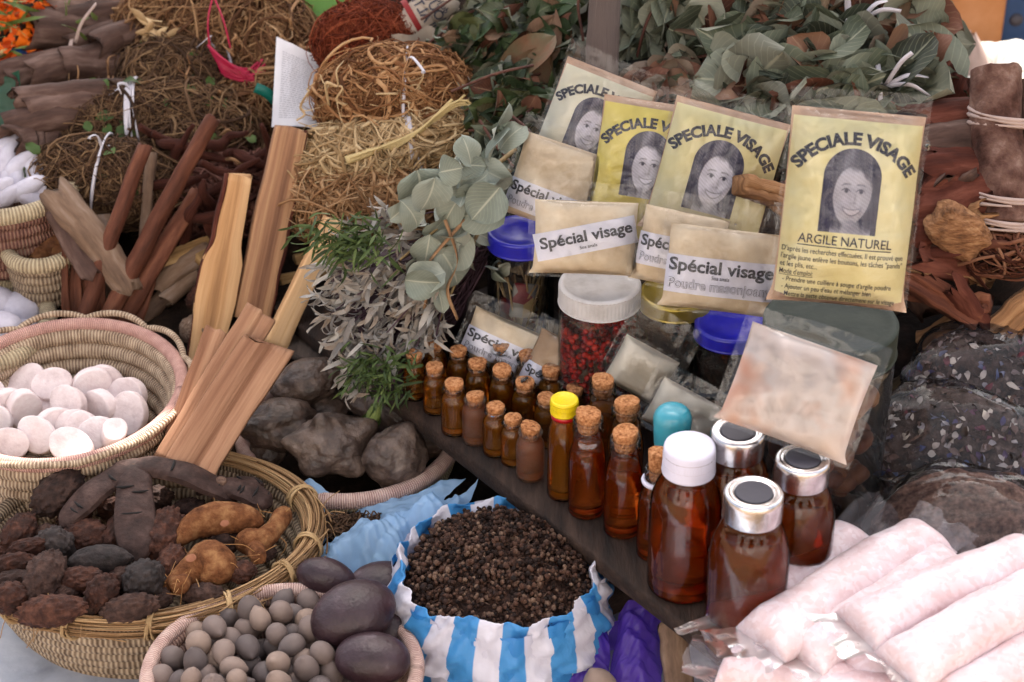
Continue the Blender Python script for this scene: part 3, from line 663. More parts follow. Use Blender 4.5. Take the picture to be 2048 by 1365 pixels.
bottle('corked', 'corked bottle with a coarse crumbly cork, behind the other corked bottles', 1254, 802, 1.0, G2, seed=7)
bottle('slim', 'slim honey bottle with a white neck ring squeezed beside the white capped bottle', 1318, 903, 1.0, G2, seed=6, lq=HONEY_D)
bottle('round', 'honey bottle with a rounded aqua blue cap behind the white capped bottle', 1346, 822, 1.0, G2, seed=3, lq=HONEY_D)
bottle('white', 'large honey bottle with a white ribbed screw cap', 1380, 890, 1.0, seed=1, lq=HONEY_D)
G3 = 'honey bottles with crimped silver caps'
bottle('silver', 'large honey bottle with silver cap, front one next to the salt bags', 1508, 985, 1.0, G3, seed=1, lq=HONEY_D)
bottle('silver', 'large honey bottle with silver cap, right one in front of the big jar', 1606, 917, .95, G3, seed=2, lq=HONEY_D)
bottle('silver', 'large honey bottle with silver cap carrying the corner of the clear sachet', 1476, 862, .96, G3, seed=3, lq=HONEY_D)

# ------------------------------------------------------------------ flies
BLK = plain('fly_black', '#12141a', .3, coat=.4); GRN = plain('fly_green', '#12302a', .25, coat=.6); WING = film('fly_wing', (.7, .7, .72), .2, .1, .1, 200)
def fly(label, p, rot, mt):
    t = thing('fly', label, 'fly', p); R_ = rotm(*rot)
    m = MB(); q = lambda v: np.asarray(p) + R_ @ V(*v)
    blob(m, q((0, 0, .0018)), (.0026, .0016, .0015), R_, 3); blob(m, q((-.0035, 0, .0017)), (.0026, .0018, .0016), R_, 3); blob(m, q((.0030, 0, .0018)), (.0012, .0015, .0013), R_, 3)
    m.build('body', mt, t)
    for s in (-1, 1):
        m = MB(); leafset(m, [q((0, s * .0008, .0030))], [R_ @ V(-1, s * .45, .15)], [R_ @ V(0, 0, 1)], .0065, .0014, 'lance', 0, .1, 0); m.build('wing', WING, t)
        for k in (-.6, .1, .8):
            m = MB(); tubes(m, [[q((.001 + k * .0012, s * .001, .0015)), q((.001 + k * .003, s * .003, .0026)), q((.001 + k * .004, s * .0042, 0))]], .00022, 4); m.build('leg', BLK, t)
fp = P(1050, 764, ZS + .0545 * 1.07); fp[2] = ZS + .0540 * 1.092 + .0006
fly('small black fly on the cork of a vial', fp, (0, 0, .9), BLK)

# ------------------------------------------------------------------ jars
LIDW = mat('white_plastic_lid', ['#8f8a86', '#c9c7c8', '#d9d8da'], 22, .5, .1, 120, spec=.4, contrast=.8); LIDG = mat('gold_lid', ['#8a7a3a', '#b9a75a', '#c9ba78'], 20, .35, .1, 90, metal=.75)
LIDB = plain('blue_lid', '#2a2bb0', .35, coat=.2); LIDD = mat('dusty_green_lid', ['#0e1a14', '#182a20', '#3c4238'], 12, .65, .2, 80, contrast=.9)
JGLASS = film('jar_glass', (.90, .92, .90), .012, .03, .15, 22, .33)
JPLAS = film('jar_plastic', (.85, .85, .86), .03, .12, .25, 18, .35)
def jar(name, label, px, py, H, Rr, lidm, lidh=.016, lidr=None, ribs=0, neck=.86, glass=None, sh=.25, base=None):
    p = P(px, py, ZS + H); p[2] = ZS + .0008; lidr = lidr or Rr * neck * 1.04
    t = thing(name, label, 'jar', p); m = MB(); zb = H - lidh * .75
    prof = [(0, 0), (Rr * .9, 0), (Rr * .98, .002), (Rr, .006), (Rr, zb * (1 - sh)), (Rr * .985, zb * (1 - sh * .75)), (Rr * .94, zb * (1 - sh * .45)), (Rr * neck, zb * (1 - sh * .2)), (Rr * neck * .98, zb)]
    lathe(m, prof, p, 64); m.build('glass_body', glass or JGLASS, t)
    m = MB(); z0 = H - lidh
    lathe(m, [(lidr * .94, z0), (lidr * 1.01, z0), (lidr * 1.02, z0 + .001), (lidr, z0 + .002)], p, 72)
    if ribs: lathe(m, [(lidr, z0 + .0021), (lidr, H - .0025)], p, ribs * 4, disp=ribbed(ribs, .012))
    else: lathe(m, [(lidr, z0 + .0021), (lidr, H - .0025)], p, 72)
    lathe(m, [(lidr, H - .0024), (lidr * .985, H - .0008), (lidr * .94, H), (lidr * .86, H - .0004), (lidr * .83, H - .0014), (lidr * .5, H - .0012), (0, H - .001)], p, 72); m.build('lid', lidm, t)
    return t, p, prof
def fill_solid(name, label, cat, p, prof, top, mt, d=.002, kind=None):
    m = MB(); pr = [(0, .003)] + [(r - d, max(z, .003)) for r, z in prof if r > 0 and z <= top] 
    pr += [(pr[-1][0], top), (pr[-1][0] * .5, top + .004), (0, top + .002)]
    lathe(m, pr, p, 48, disp=lambda pos, a: pos * (1 - .02 * np.abs(vn(pos * 200, 3)))[..., None]); return tag(m.build(name, mt), label, cat, kind=kind)
jt, jp, jprof = jar('berry_jar', 'clear jar with a ribbed white plastic lid, full of red berries', 1200, 566, .150, .0390, LIDW, .022, .0395, 64, .97, JPLAS, .12)
r_ = np.random.default_rng(5); m = MB(); cnt = 0
for i in range(1500):
    a = r_.uniform(0, 2 * PI); z = r_.uniform(.008, .106); rr = .0385 - .0042 if r_.random() < .8 else r_.uniform(0, .033)
    if z < .098 and rr < .030: continue
    s = r_.uniform(.0020, .0034); blob(m, jp + V(rr * math.cos(a), rr * math.sin(a), z), s, rotm(*r_.uniform(0, 6, 3)), 2)
tag(m.build('red_berries', mat('berry_red', ['#240808', '#a01410', '#cc2416', '#dc4428'], 30, .35, .1, 300, island=.9, coat=.2)), 'small red and black berries filling the white lidded jar', 'berries', kind='stuff')
DARKF = mat('dark_dried_bits', ['#120d0c', '#2a1d18', '#4a3428'], 160, .8, .8, 300, voro=False)
jt, jp, jprof = jar('glass_jar', 'glass jar with a gold metal lid and dark contents, under a sachet', 1352, 584, .140, .0370, LIDG, .016, .0350, 0, .90, None, .2)
fill_solid('dried_herb', 'dark dried herb filling the jar with the gold lid', 'herb', jp, jprof, .108, DARKF, kind='stuff')
jt, jp, jprof = jar('glass_jar', 'glass jar with a bright blue lid beside the big green lidded jar', 1462, 646, .128, .0350, LIDB, .015, .0345, 0, .93, None, .22)
fill_solid('dried_bark_chips', 'brown bark chips in the jar with the bright blue lid', 'bark chips', jp, jprof, .096, DARKF, kind='stuff')
jt, jp, jprof = jar('glass_jar', 'jar with a blue lid half hidden behind the leftmost sachet', 1042, 462, .150, .0340, LIDB, .017, .0335, 0, .95, None, .15)
r_ = np.random.default_rng(12); m = MB()
for i in range(26):
    a, b = r_.uniform(0, 6.28), r_.uniform(0, 6.28); q0 = jp + V(.024 * math.cos(a), .024 * math.sin(a), .006); q1 = jp + V(.025 * math.cos(b), .025 * math.sin(b), r_.uniform(.08, .115))
    tubes(m, [spline([q0, (q0 + q1) / 2 + r_.normal(size=3) * .002, q1], 8)], .0011, 5)
tag(m.build('dried_stalks', mat('stalk', ['#6d5a45', '#a28a6a', '#b9a380'], 60, .8, .3, island=.5)), 'thin dry stalks standing inside the half hidden blue lidded jar', 'stalks', kind='stuff')
PCK = mat('printed_packets', ['#141018', '#7d1f1c', '#1f2c55', '#8d8a86', '#a3862c'], 55, .4, .2, 90, voro=True, island=.2)
for i, (a, zz) in enumerate(((-1.9, .012), (-.9, .030), (-1.4, .060), (-2.5, .040))):
    m = MB(); c = jp + V(.017 * math.cos(a), .017 * math.sin(a), zz + .018); box(m, c, (.013, .0022, .018), rotm(r_.uniform(-.2, .2), r_.uniform(-.5, .5), a + 1.57), .0015)
    tag(m.build('printed_packet', PCK), 'small colourful printed packet inside the half hidden blue lidded jar', 'packet', 'packets in the jar')
jt, jp, jprof = jar('large_jar', 'big clear plastic jar with a dusty dark green lid, holding brown snail shells', 1662, 640, .206, .0590, LIDD, .030, .0590, 0, .97, JPLAS, .1)
SHELL = mat('snail_brown', ['#3a2218', '#76462f', '#9c6a48', '#b08a68'], 30, .55, .4, 120, obj=.4)
def snail(c, r, rot, seed):
    m = MB(); t = np.linspace(0, 1, 60); a = t * 2 * PI * 2.3; rad = r * (.95 * t ** 1.4 + .04)
    p = np.stack([np.cos(a) * rad * .75, np.sin(a) * rad * .75, r * 1.0 * (1 - t) ** 1.2], -1) @ rot.T + c; tubes(m, p, rad * .62 + .0006, 12, True)
    return tag(m.build('snail_shell', SHELL), 'brown coiled snail shell behind the wall of the big green lidded jar', 'shell', 'snail shells in the big jar')
r_ = np.random.default_rng(8)
for i in range(20):
    a = -PI / 2 + (i % 5 - 2) * .52 + r_.uniform(-.15, .15); z = .022 + (i // 5) * .033 + r_.uniform(-.006, .006)
    snail(jp + V(.036 * math.cos(a), .036 * math.sin(a), z), .0165 * r_.uniform(.8, 1.1), rotm(*r_.uniform(0, 6, 3)), i)

# ------------------------------------------------------------------ packets of clay powder and sachets
PACKL = mat('yellow_label', ['#ddd196', '#ebe2b2', '#f0ebca'], 16, .55, .1, 60, spec=.3, contrast=.8)
PACKL2 = mat('bright_yellow_label', ['#d8c866', '#e8da82', '#ece09c'], 16, .55, .1, 60, spec=.3, contrast=.8)
PACKL3 = mat('cream_label', ['#dcd6b8', '#e6e2ce', '#eae7da'], 16, .55, .1, 60, spec=.3, contrast=.8)
CLAY = mat('clay_powder', ['#b0907a', '#c9ac96', '#d8c0ac'], 22, .9, .35, 60, spec=.15)
PHOTO = None
def photo_mat():
    global PHOTO
    if PHOTO: return PHOTO
    mt, nt, N, L, b = _new('printed_portrait'); at = N.new('ShaderNodeAttribute'); at.attribute_name = 'Col'; L.new(at.outputs['Color'], b.inputs['Base Color']); b.inputs['Roughness'].default_value = .6
    b.inputs['Specular IOR Level'].default_value = .2; PHOTO = mt; return mt
def portrait(u, v, dark=0.0):
    """grey values of a printed photo: smiling woman with long dark hair; u -1..1, v 0..1 upward"""
    def el(cx, cy, rx, ry, soft=.12):
        d = np.sqrt(((u - cx) / rx) ** 2 + ((v - cy) / ry) ** 2); return np.clip((1 - d) / soft + .5, 0, 1)
    def gs(cx, cy, rx, ry): return np.exp(-((u - cx) / rx) ** 2 - ((v - cy) / ry) ** 2)
    def mixin(g, k, c): return g * (1 - k) + k * c
    st_ = fbm(np.stack([u * 11 + v * 3, v * 1.6, 0 * u], -1), 4, 3)
    hair = .17 + .16 * st_ + .30 * np.exp(-((u + .22 - (v - .8) * .8) / .16) ** 2) * np.clip((v - .66) * 6, 0, 1) + .10 * np.exp(-((u - .55) / .12) ** 2)
    g = hair.copy(); g = mixin(g, el(.12, .02, .34, .17, .3), .62 - .20 * np.clip(u * 1.5, 0, 1))
    sh = np.clip((.07 - v + .03 * np.abs(u)) * 12, 0, 1) * (np.abs(u - .1) < .7); g = mixin(g, sh, .74)
    fx = u - .05 - (v - .45) * .20
    wid = .66 - .34 * np.clip(.44 - v, 0, 1) ** 1.1 * 1.5
    face = np.clip((1 - (np.abs(fx / wid) ** 2.3 + np.abs((v - .45) / .35) ** 2.3) ** (1 / 2.3)) / .08 + .5, 0, 1)
    tone = .86 + .10 * gs(-.02, .63, .3, .10) + .08 * gs(-.20, .38, .14, .07) + .05 * gs(.34, .38, .12, .06) - .34 * np.clip(fx - .26, 0, 1) - .20 * np.clip(-fx - .36, 0, 1) - .22 * gs(.07, .13, .30, .035) + .06 * gs(.07, .175, .10, .03) - .10 * gs(.40, .28, .10, .12) - .07 * gs(-.34, .27, .09, .10)
    g = mixin(g, face, tone)
    g = mixin(g, np.clip((v - .745 + .30 * (u + .10) ** 2 + .03 * st_) * 14, 0, 1), hair)
    for sd in (-1, 1):
        ex = .075 + sd * .255; ey = .505
        g = g - .16 * gs(ex, ey + .012, .17, .045) * face
        br = np.exp(-((v - .585 + .55 * (u - ex + sd * .03) ** 2) / .011) ** 2) * np.clip((.19 - np.abs(u - ex)) * 14, 0, 1); g = mixin(g, br * .55, .20)
        g = mixin(g, el(ex, ey, .145, .024, .6) * .75, .86); g = mixin(g, el(ex + .015, ey + .002, .068, .026, .5), .12)
        lid = np.exp(-((v - ey - .024 + 1.1 * (u - ex) ** 2) / .0075) ** 2) * np.clip((.19 - np.abs(u - ex)) * 14, 0, 1); g = mixin(g, lid * .85, .12)
        g = g - .10 * gs(.075 + sd * .30, .285, .045, .05) * face
    g = g - .13 * gs(.165, .42, .04, .07) - .20 * gs(.12, .365, .08, .014) - .16 * gs(.03, .368, .03, .010) + .08 * gs(.07, .40, .03, .05)
    mu = u - .075; mv = v - .248 - .50 * mu ** 2
    lip = np.clip((1 - np.sqrt((mu / .335) ** 2 + (mv / .048) ** 2)) / .35 + .3, 0, 1); g = mixin(g, lip * .62, .30)
    te = np.clip((1 - np.sqrt((mu / .285) ** 2 + ((mv - .003) / .028) ** 2)) / .3 + .4, 0, 1); g = mixin(g, te, .97)
    g = g - .14 * gs(.075, .19, .16, .012) * face
    ht = .10 * np.sin(u * 62 + v * 48) * np.sin(v * 92 - u * 34) * (g > .22)
    return np.clip((g + ht) * (1 - dark * .36) + dark * .02, .05, .96)
def packet_surface(w, h, T, seed, wr=.0018):
    def f(x, z):
        u, v = 2 * x / w, 2 * z / h - 1
        b = np.clip(1 - np.abs(u) ** 3.2, 0, 1) ** .7 * np.clip(1 - np.abs(v) ** 4, 0, 1) ** .6
        p = np.stack([x * 30, z * 30, 0 * x + seed * 3.3], -1)
        return -T * b - wr * (ridge(p * .7, seed, 2) * (.3 + .7 * b)) - .0010 * crease(np.stack([x, z, 0 * x], -1), seed + 1, 20, 5) - .0016 * fbm(p * .35, seed + 9, 2)
    return f
def patch(f, x0, x1, z0, z1, off, nx=30, nz=36, rot=0.0, cut=None):
    X, Z = np.meshgrid(np.linspace(x0, x1, nx), np.linspace(z0, z1, nz)); U, Vv = np.meshgrid(np.linspace(0, 1, nx), np.linspace(0, 1, nz))
    if rot:
        cx, cz = (x0 + x1) / 2, (z0 + z1) / 2; a, b = X - cx, Z - cz; X = cx + a * math.cos(rot) - b * math.sin(rot); Z = cz + a * math.sin(rot) + b * math.cos(rot)
    return np.stack([X, f(X, Z) - off, Z], -1), np.stack([U, Vv], -1), X, Z
def put_text(name, mt, par, f, s, size, x, z, off, bold=0, rot=0.0, arc=None, align='CENTER', pivot=None, fit=None):
    v, fs = text2d(s, size, bold, align)
    if fit: v = v * V(fit / (v[:, 0].max() - v[:, 0].min()), 1)
    if arc:                                 # letters follow an arch: arc = radius
        a = v[:, 0] / arc; r = arc + v[:, 1]; X = r * np.sin(a); Z = r * np.cos(a) - arc
    else: X, Z = v[:, 0], v[:, 1]
    X, Z = X + x, Z + z
    if rot:
        px, pz = pivot; a, b = X - px, Z - pz; X, Z = px + a * math.cos(rot) - b * math.sin(rot), pz + a * math.sin(rot) + b * math.cos(rot)
    m = MB(); m.add(np.stack([X, f(X, Z) - off, Z], -1), fs); return m.build(name, mt, par)
def place(t, p, yaw, lean, roll):
    M_ = Matrix.Rotation(yaw, 4, 'Z') @ Matrix.Rotation(-lean, 4, 'X') @ Matrix.Rotation(roll, 4, 'Y'); t.location = tuple(p); t.rotation_euler = M_.to_euler()
def pouch_mesh(w, h, T, seed, mt, t, name='pouch', tb=.8):
    f = packet_surface(w, h, T, seed); m = MB(); X, Z = np.meshgrid(np.linspace(-w / 2, w / 2, 44), np.linspace(0, h, 56))
    Xw = X * (1 - .03 * np.sin(PI * Z / h) + .07 * np.exp(-(Z / h / .05) ** 2)); Zw = Z - .012 * h * np.exp(-(Z / h / .06) ** 2) * (2 * X / w) ** 2; grid(m, np.stack([Xw, f(X, Z), Zw], -1)[:, ::1]); grid(m, np.stack([Xw, -f(X, Z) * tb, Zw], -1)[:, ::-1]); return m.build(name, mt, t), f
def film_sheet(t, f, w, h, mg, off, seed, top=.012, mt=None, cuts=0):
    """clear bag: front sheet that follows the pouch, free margins, saw-toothed heat-sealed top"""
    m = MB(); X, Z = np.meshgrid(np.linspace(-w / 2 - mg, w / 2 + mg, 60), np.linspace(-mg * .6, h + top, 70))
    xe = np.clip(np.abs(X) - w / 2, 0, 1); ze = np.clip(Z - h, 0, 1) + np.clip(-Z, 0, 1); e = np.clip((xe + ze) / .006, 0, 1)
    n = crease(np.stack([X, Z, 0 * X], -1), seed, 14, 5)
    Y = f(np.clip(X, -w / 2, w / 2), np.clip(Z, 0, h)) - off - .0011 * (n + .8).clip(0) * (.35 + 1.6 * e) + e * .002 * fbm(np.stack([X * 30, Z * 30, 0 * X], -1), seed + 3, 2)
    Z = Z + e * .003 * fbm(np.stack([X * 25, 0 * X, 0 * X + seed], -1), seed + 7, 2) * (Z > h)
    grid(m, np.stack([X, Y, Z], -1)); o = m.build('clear_bag', mt or FILM, t)
    return o
def clay_packet(label, p, w, h, T, yaw, lean, roll, lab, seed, full=False, dark=0.0, topm=.017):
    t = thing('clay_packet', label, 'packet', (0, 0, 0), 'printed packets of yellow clay powder'); _, f = pouch_mesh(w, h, T, seed, CLAY, t, 'powder_pouch')
    lx, lz0, tp = w / 2 * .965, h * .02, h * .955
    pos, uv, X, Z = patch(f, -lx, lx, lz0, tp, .0009, 90, 120); m = MB(); grid(m, pos, uv); lb = m.build('paper_label', lab, t)
    aw_, a0, a1 = w * .215, max(lz0 + .002, tp - w * .84), tp - w * .205; va = 1 - aw_ / (w * .635)
    X, Z = np.meshgrid(np.linspace(-aw_, aw_, 110), np.linspace(a0, a1, 170)); v = 1 - (a1 - Z) / (w * .635)
    k = np.clip((v - va) / (1 - va), 0, 1); X = X * np.sqrt(np.clip(1 - k ** 2, 0.0004, 1))
    gcol = portrait(X / aw_, v, dark); m = MB(); grid(m, np.stack([X - w * .01, f(X, Z) - .0017, Z], -1)); po = m.build('portrait', photo_mat(), lb)
    ca = po.data.color_attributes.new('Col', 'FLOAT_COLOR', 'POINT'); gc = gcol.ravel() ** 1.7
    ca.data.foreach_set('color', np.stack([gc * .92 + .020, gc * .90 + .020, gc * 1.02 + .060, np.ones_like(gc)], -1).astype(np.float32).ravel())
    put_text('title_lettering', INK, lb, f, 'SPECIALE VISAGE', w * .125, -w * .01, a1 + w * .03, .0019, .048, arc=w * .48, fit=w * .95)
    if full:
        put_text('product_lettering', INK, lb, f, 'ARGILE NATUREL', w * .10, -w * .01, tp - w * .935, .0019, .006, fit=w * .70)
        def bar(x0, x1, z, th):
            m = MB(); xx = np.linspace(x0, x1, 24); a = np.stack([xx, f(xx, 0 * xx + z) - .0019, 0 * xx + z], -1); b = np.stack([xx, f(xx, 0 * xx + z + th) - .0019, 0 * xx + z + th], -1); grid(m, np.stack([a, b])); m.build('underline', INK, lb)
        bar(-w * .36, w * .34, tp - w * .957, .0008)
        lines = (("D'après les recherches effectuées, Il est prouvé que", 1), ("l'argile jaune enlève les boutons, les tâches \"panda\"", 1), ("et les plis, etc...", .30), ("Mode d'emploi:", .27), ("- Prendre une cuillère à soupe d'argile poudre", .9), ("- Ajouter un peu d'eau et mélanger bien", .74), ("- Mettre la patte obtenue directement sur le visage", .95))
        for i, (s, ln) in enumerate(lines): put_text('small_lettering', INK, lb, f, s, w * .056, -lx * .97 + (i > 3) * w * .03, tp - w * (1.015 + i * .0585), .0019, .002, align='LEFT', fit=ln * lx * 1.88)
        bar(-lx * .97, -lx * .97 + w * .25, tp - w * (1.015 + 3 * .0585) - .0013, .0004)
    film_sheet(t, f, w, h, .003, .0032, seed + 2, topm)
    place(t, p, yaw, lean, roll); return t
def wpx(px, w_px): return w_px / pxm(px)
pk = W(1672, 612, -.345); k = 1 / pxm(pk)
clay_packet('tall yellow clay packet with full printed text and dark portrait, standing on the green lid', pk + V(0, 0, .002), 262 * k, 385 * k, .021, R(-4), R(22), R(3.5), PACKL, 3, True, .8)
pk = W(1395, 480, -.108); k = 1 / pxm(pk)
clay_packet('pale yellow clay packet with a clear smiling portrait, right one of the three leaning together', pk, 232 * k, 268 * k, .018, R(-4), R(20), R(13), PACKL, 5, False, 0)
pk = W(1270, 480, -.085); k = 1 / pxm(pk)
clay_packet('bright yellow clay packet half covered by its right neighbour', pk, 210 * k, 278 * k, .014, R(-4), R(20), R(7), PACKL2, 7, False, .25)
pk = W(1118, 420, -.02); k = 1 / pxm(pk)
clay_packet('whitish clay packet, leftmost and highest, with a torn top edge', pk, 190 * k, 290 * k, .014, R(-6), R(22), R(19), PACKL3, 9, False, -.05)
G4 = 'sachets of beige powder with a white printed strip'
def sachet(label, p, w, h, T, yaw, lean, roll, seed, strip=None, txt=2, srot=0.0, pw=POWDER, mg=.006, top=.018, fm=None, group=G4, fillh=1.0, cat='sachet', offx=0.0):
    t = thing('powder_sachet', label, cat, (0, 0, 0), group); _, f = pouch_mesh(w, h * fillh, T, seed, pw, t, 'powder')
    if strip:
        z0, z1 = strip; pos, uv, X, Z = patch(f, -w / 2 * .99 + offx, w / 2 * .99 + offx, z0 * h, z1 * h, .0012, 80, 36, srot); m = MB(); grid(m, pos, uv); lb = m.build('paper_strip', PAPERW, t)
        hh = (z1 - z0) * h; pv = (offx, (z0 + z1) / 2 * h)
        if txt == 2:
            put_text('title_lettering', INK, lb, f, 'Spécial visage', hh * .46, offx, z0 * h + hh * .60, .0022, .028, srot, pivot=pv, fit=w * .94); put_text('small_lettering', INK, lb, f, 'Soa anala', hh * .15, offx, z0 * h + hh * .44, .0022, 0, srot, pivot=pv, fit=w * .16)
            put_text('outline_lettering', INKL, lb, f, 'Poudre masonjoany', hh * .36, offx, z0 * h + hh * .14, .0024, .03, srot, pivot=pv, fit=w * .93)
            put_text('letter_fill', PAPERW, lb, f, 'Poudre masonjoany', hh * .36, offx, z0 * h + hh * .14, .0035, -.008, srot, pivot=pv, fit=w * .925)
        else:
            put_text('title_lettering', INK, lb, f, 'Spécial visage', hh * .56, offx, z0 * h + hh * .42, .0022, .028, srot, pivot=pv, fit=w * .90); put_text('small_lettering', INK, lb, f, 'Soa anala', hh * .17, offx, z0 * h + hh * .16, .0022, 0, srot, pivot=pv, fit=w * .17)
    film_sheet(t, f, w, h, mg, .0050, seed + 4, top, fm or FILM)
    place(t, p, yaw, lean, roll); return t
pk = W(1432, 622, -.235); k = 1 / pxm(pk)
sachet('beige sachet with two printed lines, standing on the gold and blue lids', pk, 222 * k, 165 * k, .009, R(-6), R(24), R(4), 11, (.18, .64), 2, R(.5), top=.030)
pk = W(1345, 572, -.19); k = 1 / pxm(pk)
sachet('beige sachet squeezed behind the one on the gold lid, only its left side showing', pk, 170 * k, 150 * k, .008, R(-6), R(22), R(9), 13, (.22, .66), 2, R(1))
pk = W(1168, 548, -.185); k = 1 / pxm(pk)
sachet('beige sachet on the white ribbed lid with a strip stuck on at a slant', pk, 208 * k, 145 * k, .011, R(5), R(28), R(4.5), 15, (.30, .68), 1, R(13), offx=.0)
pk = W(1080, 446, -.075); k = 1 / pxm(pk)
sachet('beige sachet leaning behind the grey leaves, leftmost of the standing ones', pk, 165 * k, 165 * k, .010, R(-8), R(26), R(15), 17, (.06, .42), 2, R(-2))
# fallen sachets behind the small vials
pk = W(1000, 742, -.125); k = 1 / pxm(pk)
sachet('sachet with lilac strip leaning low behind the vials, next to the silvery herb', pk, 190 * k, 100 * k, .007, R(-14), R(30), R(16), 19, (.10, .62), 2, 0, top=.016)
pk = W(1100, 790, -.165); k = 1 / pxm(pk)
sachet('brownish sachet behind the vials overlapped by the lilac stripped one', pk, 150 * k, 112 * k, .007, R(-16), R(30), R(19), 21, (.05, .40), 1, 0, mat('brown_powder', ['#93765a', '#a98d70', '#b89d80'], 25, .95, .3, 60), top=.012)
pk = W(1258, 785, -.215); k = 1 / pxm(pk)
sachet('crumpled clear sachet of white powder between the berry jar and the corked bottles', pk, 120 * k, 115 * k, .010, R(-10), R(18), R(24), 23, None, 0, 0, POWDER_W, .008, .034, FILM2, 'plain sachets of powder', .9)
pk = W(1345, 870, -.27); k = 1 / pxm(pk)
sachet('clear wrinkled sachet lying behind the aqua blue cap', pk, 140 * k, 95 * k, .008, R(-12), R(32), R(22), 25, None, 0, 0, POWDER_W, .010, .016, FILM2, 'plain sachets of powder')
PINKPW = mat('pinkish_powder', ['#e0c6ba', '#ead9d0', '#eaddd8', '#e8c4b2', '#e49c78'], 13, .9, .3, 40, spec=.1, contrast=1.0, detail=3)
pk = P(1560, 880, ZS + .163); k = 1 / pxm(pk)
sachet('big clear sachet of pinkish powder lying tilted across the silver capped bottles', pk, 262 * k, 205 * k, .009, R(-9), R(34), R(15), 27, None, 0, 0, PINKPW, .007, .016, FILM2, 'plain sachets of powder')
fp = W(1852, 292, -.285); fly('green black fly on the clear margin of the tall clay packet', fp, (R(80), R(20), R(60)), GRN)
# crate hidden behind the jars, it carries the leaning packets
cr = thing('wooden_crate', 'dark wooden crate behind the jars under the leaning packets', 'crate', (.22, .03, ZS))
for k in range(4):
    m = MB(); box(m, (.23, -.078, ZS + .022 + k * .042), (.165, .006, .019), None, .002); m.build('slat', WOOD, cr)
m = MB(); box(m, (.23, .05, ZS + .166), (.165, .135, .005), None, .002); m.build('top', WOOD, cr)
for x in (.06, .40): m = MB(); box(m, (x, .05, ZS + .080), (.006, .12, .080), None, .002); m.build('side', WOOD, cr)

# ================================================================== straw baskets and what lies in them
CHALK = mat('chalk', ['#cdbcbb', '#e4d6d5', '#ede4e3'], 75, .95, .25, 330, spec=.08, obj=.25)
CHALKW = mat('white_clay', ['#b5b0bb', '#c9c5cf', '#d6d2da'], 50, .95, .3, 200, spec=.08, obj=.25)
# --- basket of chalk discs
cb = P(128, 788, .14); ca, cbb = 232 / pxm(cb), .128
bt, brim, br0 = basket('straw_basket', 'round coiled straw basket with a pink rim and wavy looped edge, holding chalk discs', cb, ca, cbb, .095, .70, 6, STRAW, PINK, .74, seed=3)
m = MB(); t = np.linspace(0, 2 * PI, 260, endpoint=False); w = np.abs(np.sin(t * 5.5 + .7)) ** .8
torus(m, np.stack([cb[0] + (ca * 1.03 + .004 + .005 * w) * np.cos(t), cb[1] + (cbb * 1.03 + .004 + .005 * w) * np.sin(t), cb[2] + .006 + .006 * w], -1), .0035, 8); m.build('looped_edge', STRAW, bt)
def disc(p, r, th, rot, seed, mt, label, group, name='chalk_disc', wob=.06):
    m = MB(); h = th / 2; c = th * .13
    def dp(pos, a):
        n = fbm(pos * 60 + seed * 3.1, seed, 3); n2 = fbm(pos * 22 + seed, seed + 2, 2); return pos * (1 + wob * .5 * n + wob * 1.6 * n2)[..., None]
    lathe(m, [(0, -h), (r * .5, -h), (r - c, -h), (r - c * .3, -h + c * .25), (r, -h + c), (r, h - c), (r - c * .3, h - c * .25), (r - c, h), (r * .5, h), (0, h)], (0, 0, 0), 40, disp=dp)
    m.v = [(v * V(1.12, .90, 1.05)) @ rotm(0, 0, seed * 1.9).T @ np.asarray(rot).T + p for v in m.v]
    return tag(m.build(name, mt), label, 'chalk disc', group)
GD = 'chalk discs in the pink rimmed basket'; LD = 'pinkish white chalk disc heaped in the pink rimmed straw basket'
dl = [(45, 1050, 75, 15, 40, .11), (132, 1062, 78, 12, 35, .11), (285, 930, 30, 10, -12, .115), (500, 925, 58, -25, 35, .112), (585, 940, 62, -20, 30, .103), (215, 1040, 35, 10, 0, .100), (375, 1030, 40, -14, 5, .120), (552, 1045, 72, 20, -50, .112), (700, 985, 50, -20, -8, .106), (705, 1085, 48, -12, -4, .112),
      (45, 1250, 48, 10, 5, .124), (205, 1205, 46, -8, 8, .122), (300, 1160, 55, 25, 20, .116), (420, 1160, 40, -10, 12, .118), (455, 1180, 42, -16, 10, .121), (520, 1205, 40, -18, 8, .122), (30, 945, 30, 12, 5, .100), (150, 930, 25, -10, 0, .104), (-40, 1120, 50, 0, 0, .11), (-60, 1000, 30, 10, 4, .105), (640, 1010, 30, 5, 3, .096), (300, 1060, 20, 3, 1, .092), (450, 1090, 20, -3, 2, .094), (150, 1120, 18, 8, 2, .094), (600, 1120, 22, -6, 4, .096), (120, 1010, 12, 0, 4, .088), (430, 1000, 12, 0, 4, .088)]
for i, (zx, zy, rx, ry, rz, z) in enumerate(dl):
    p = P(zx / 2.73, 430 + zy / 2.73, z); disc(p, .0198 * rng.uniform(.90, 1.10), .0138 * rng.uniform(.8, 1.2), rotm(R(rx * 1.05 + 4), R(ry * 1.6), R(rz)), i, CHALK, LD, GD)
disc(P(143, 895, .132), .0205, .013, rotm(R(35), R(-6), R(4)), 41, CHALK, 'chalk disc glaring in a patch of sun at the front edge of its basket', GD)
disc(P(228, 868, .132), .0150, .020, rotm(R(20), R(10), R(24)), 42, CHALK, 'small chalk lump catching the sun right of the other sunlit disc', GD, 'chalk_lump', .18)
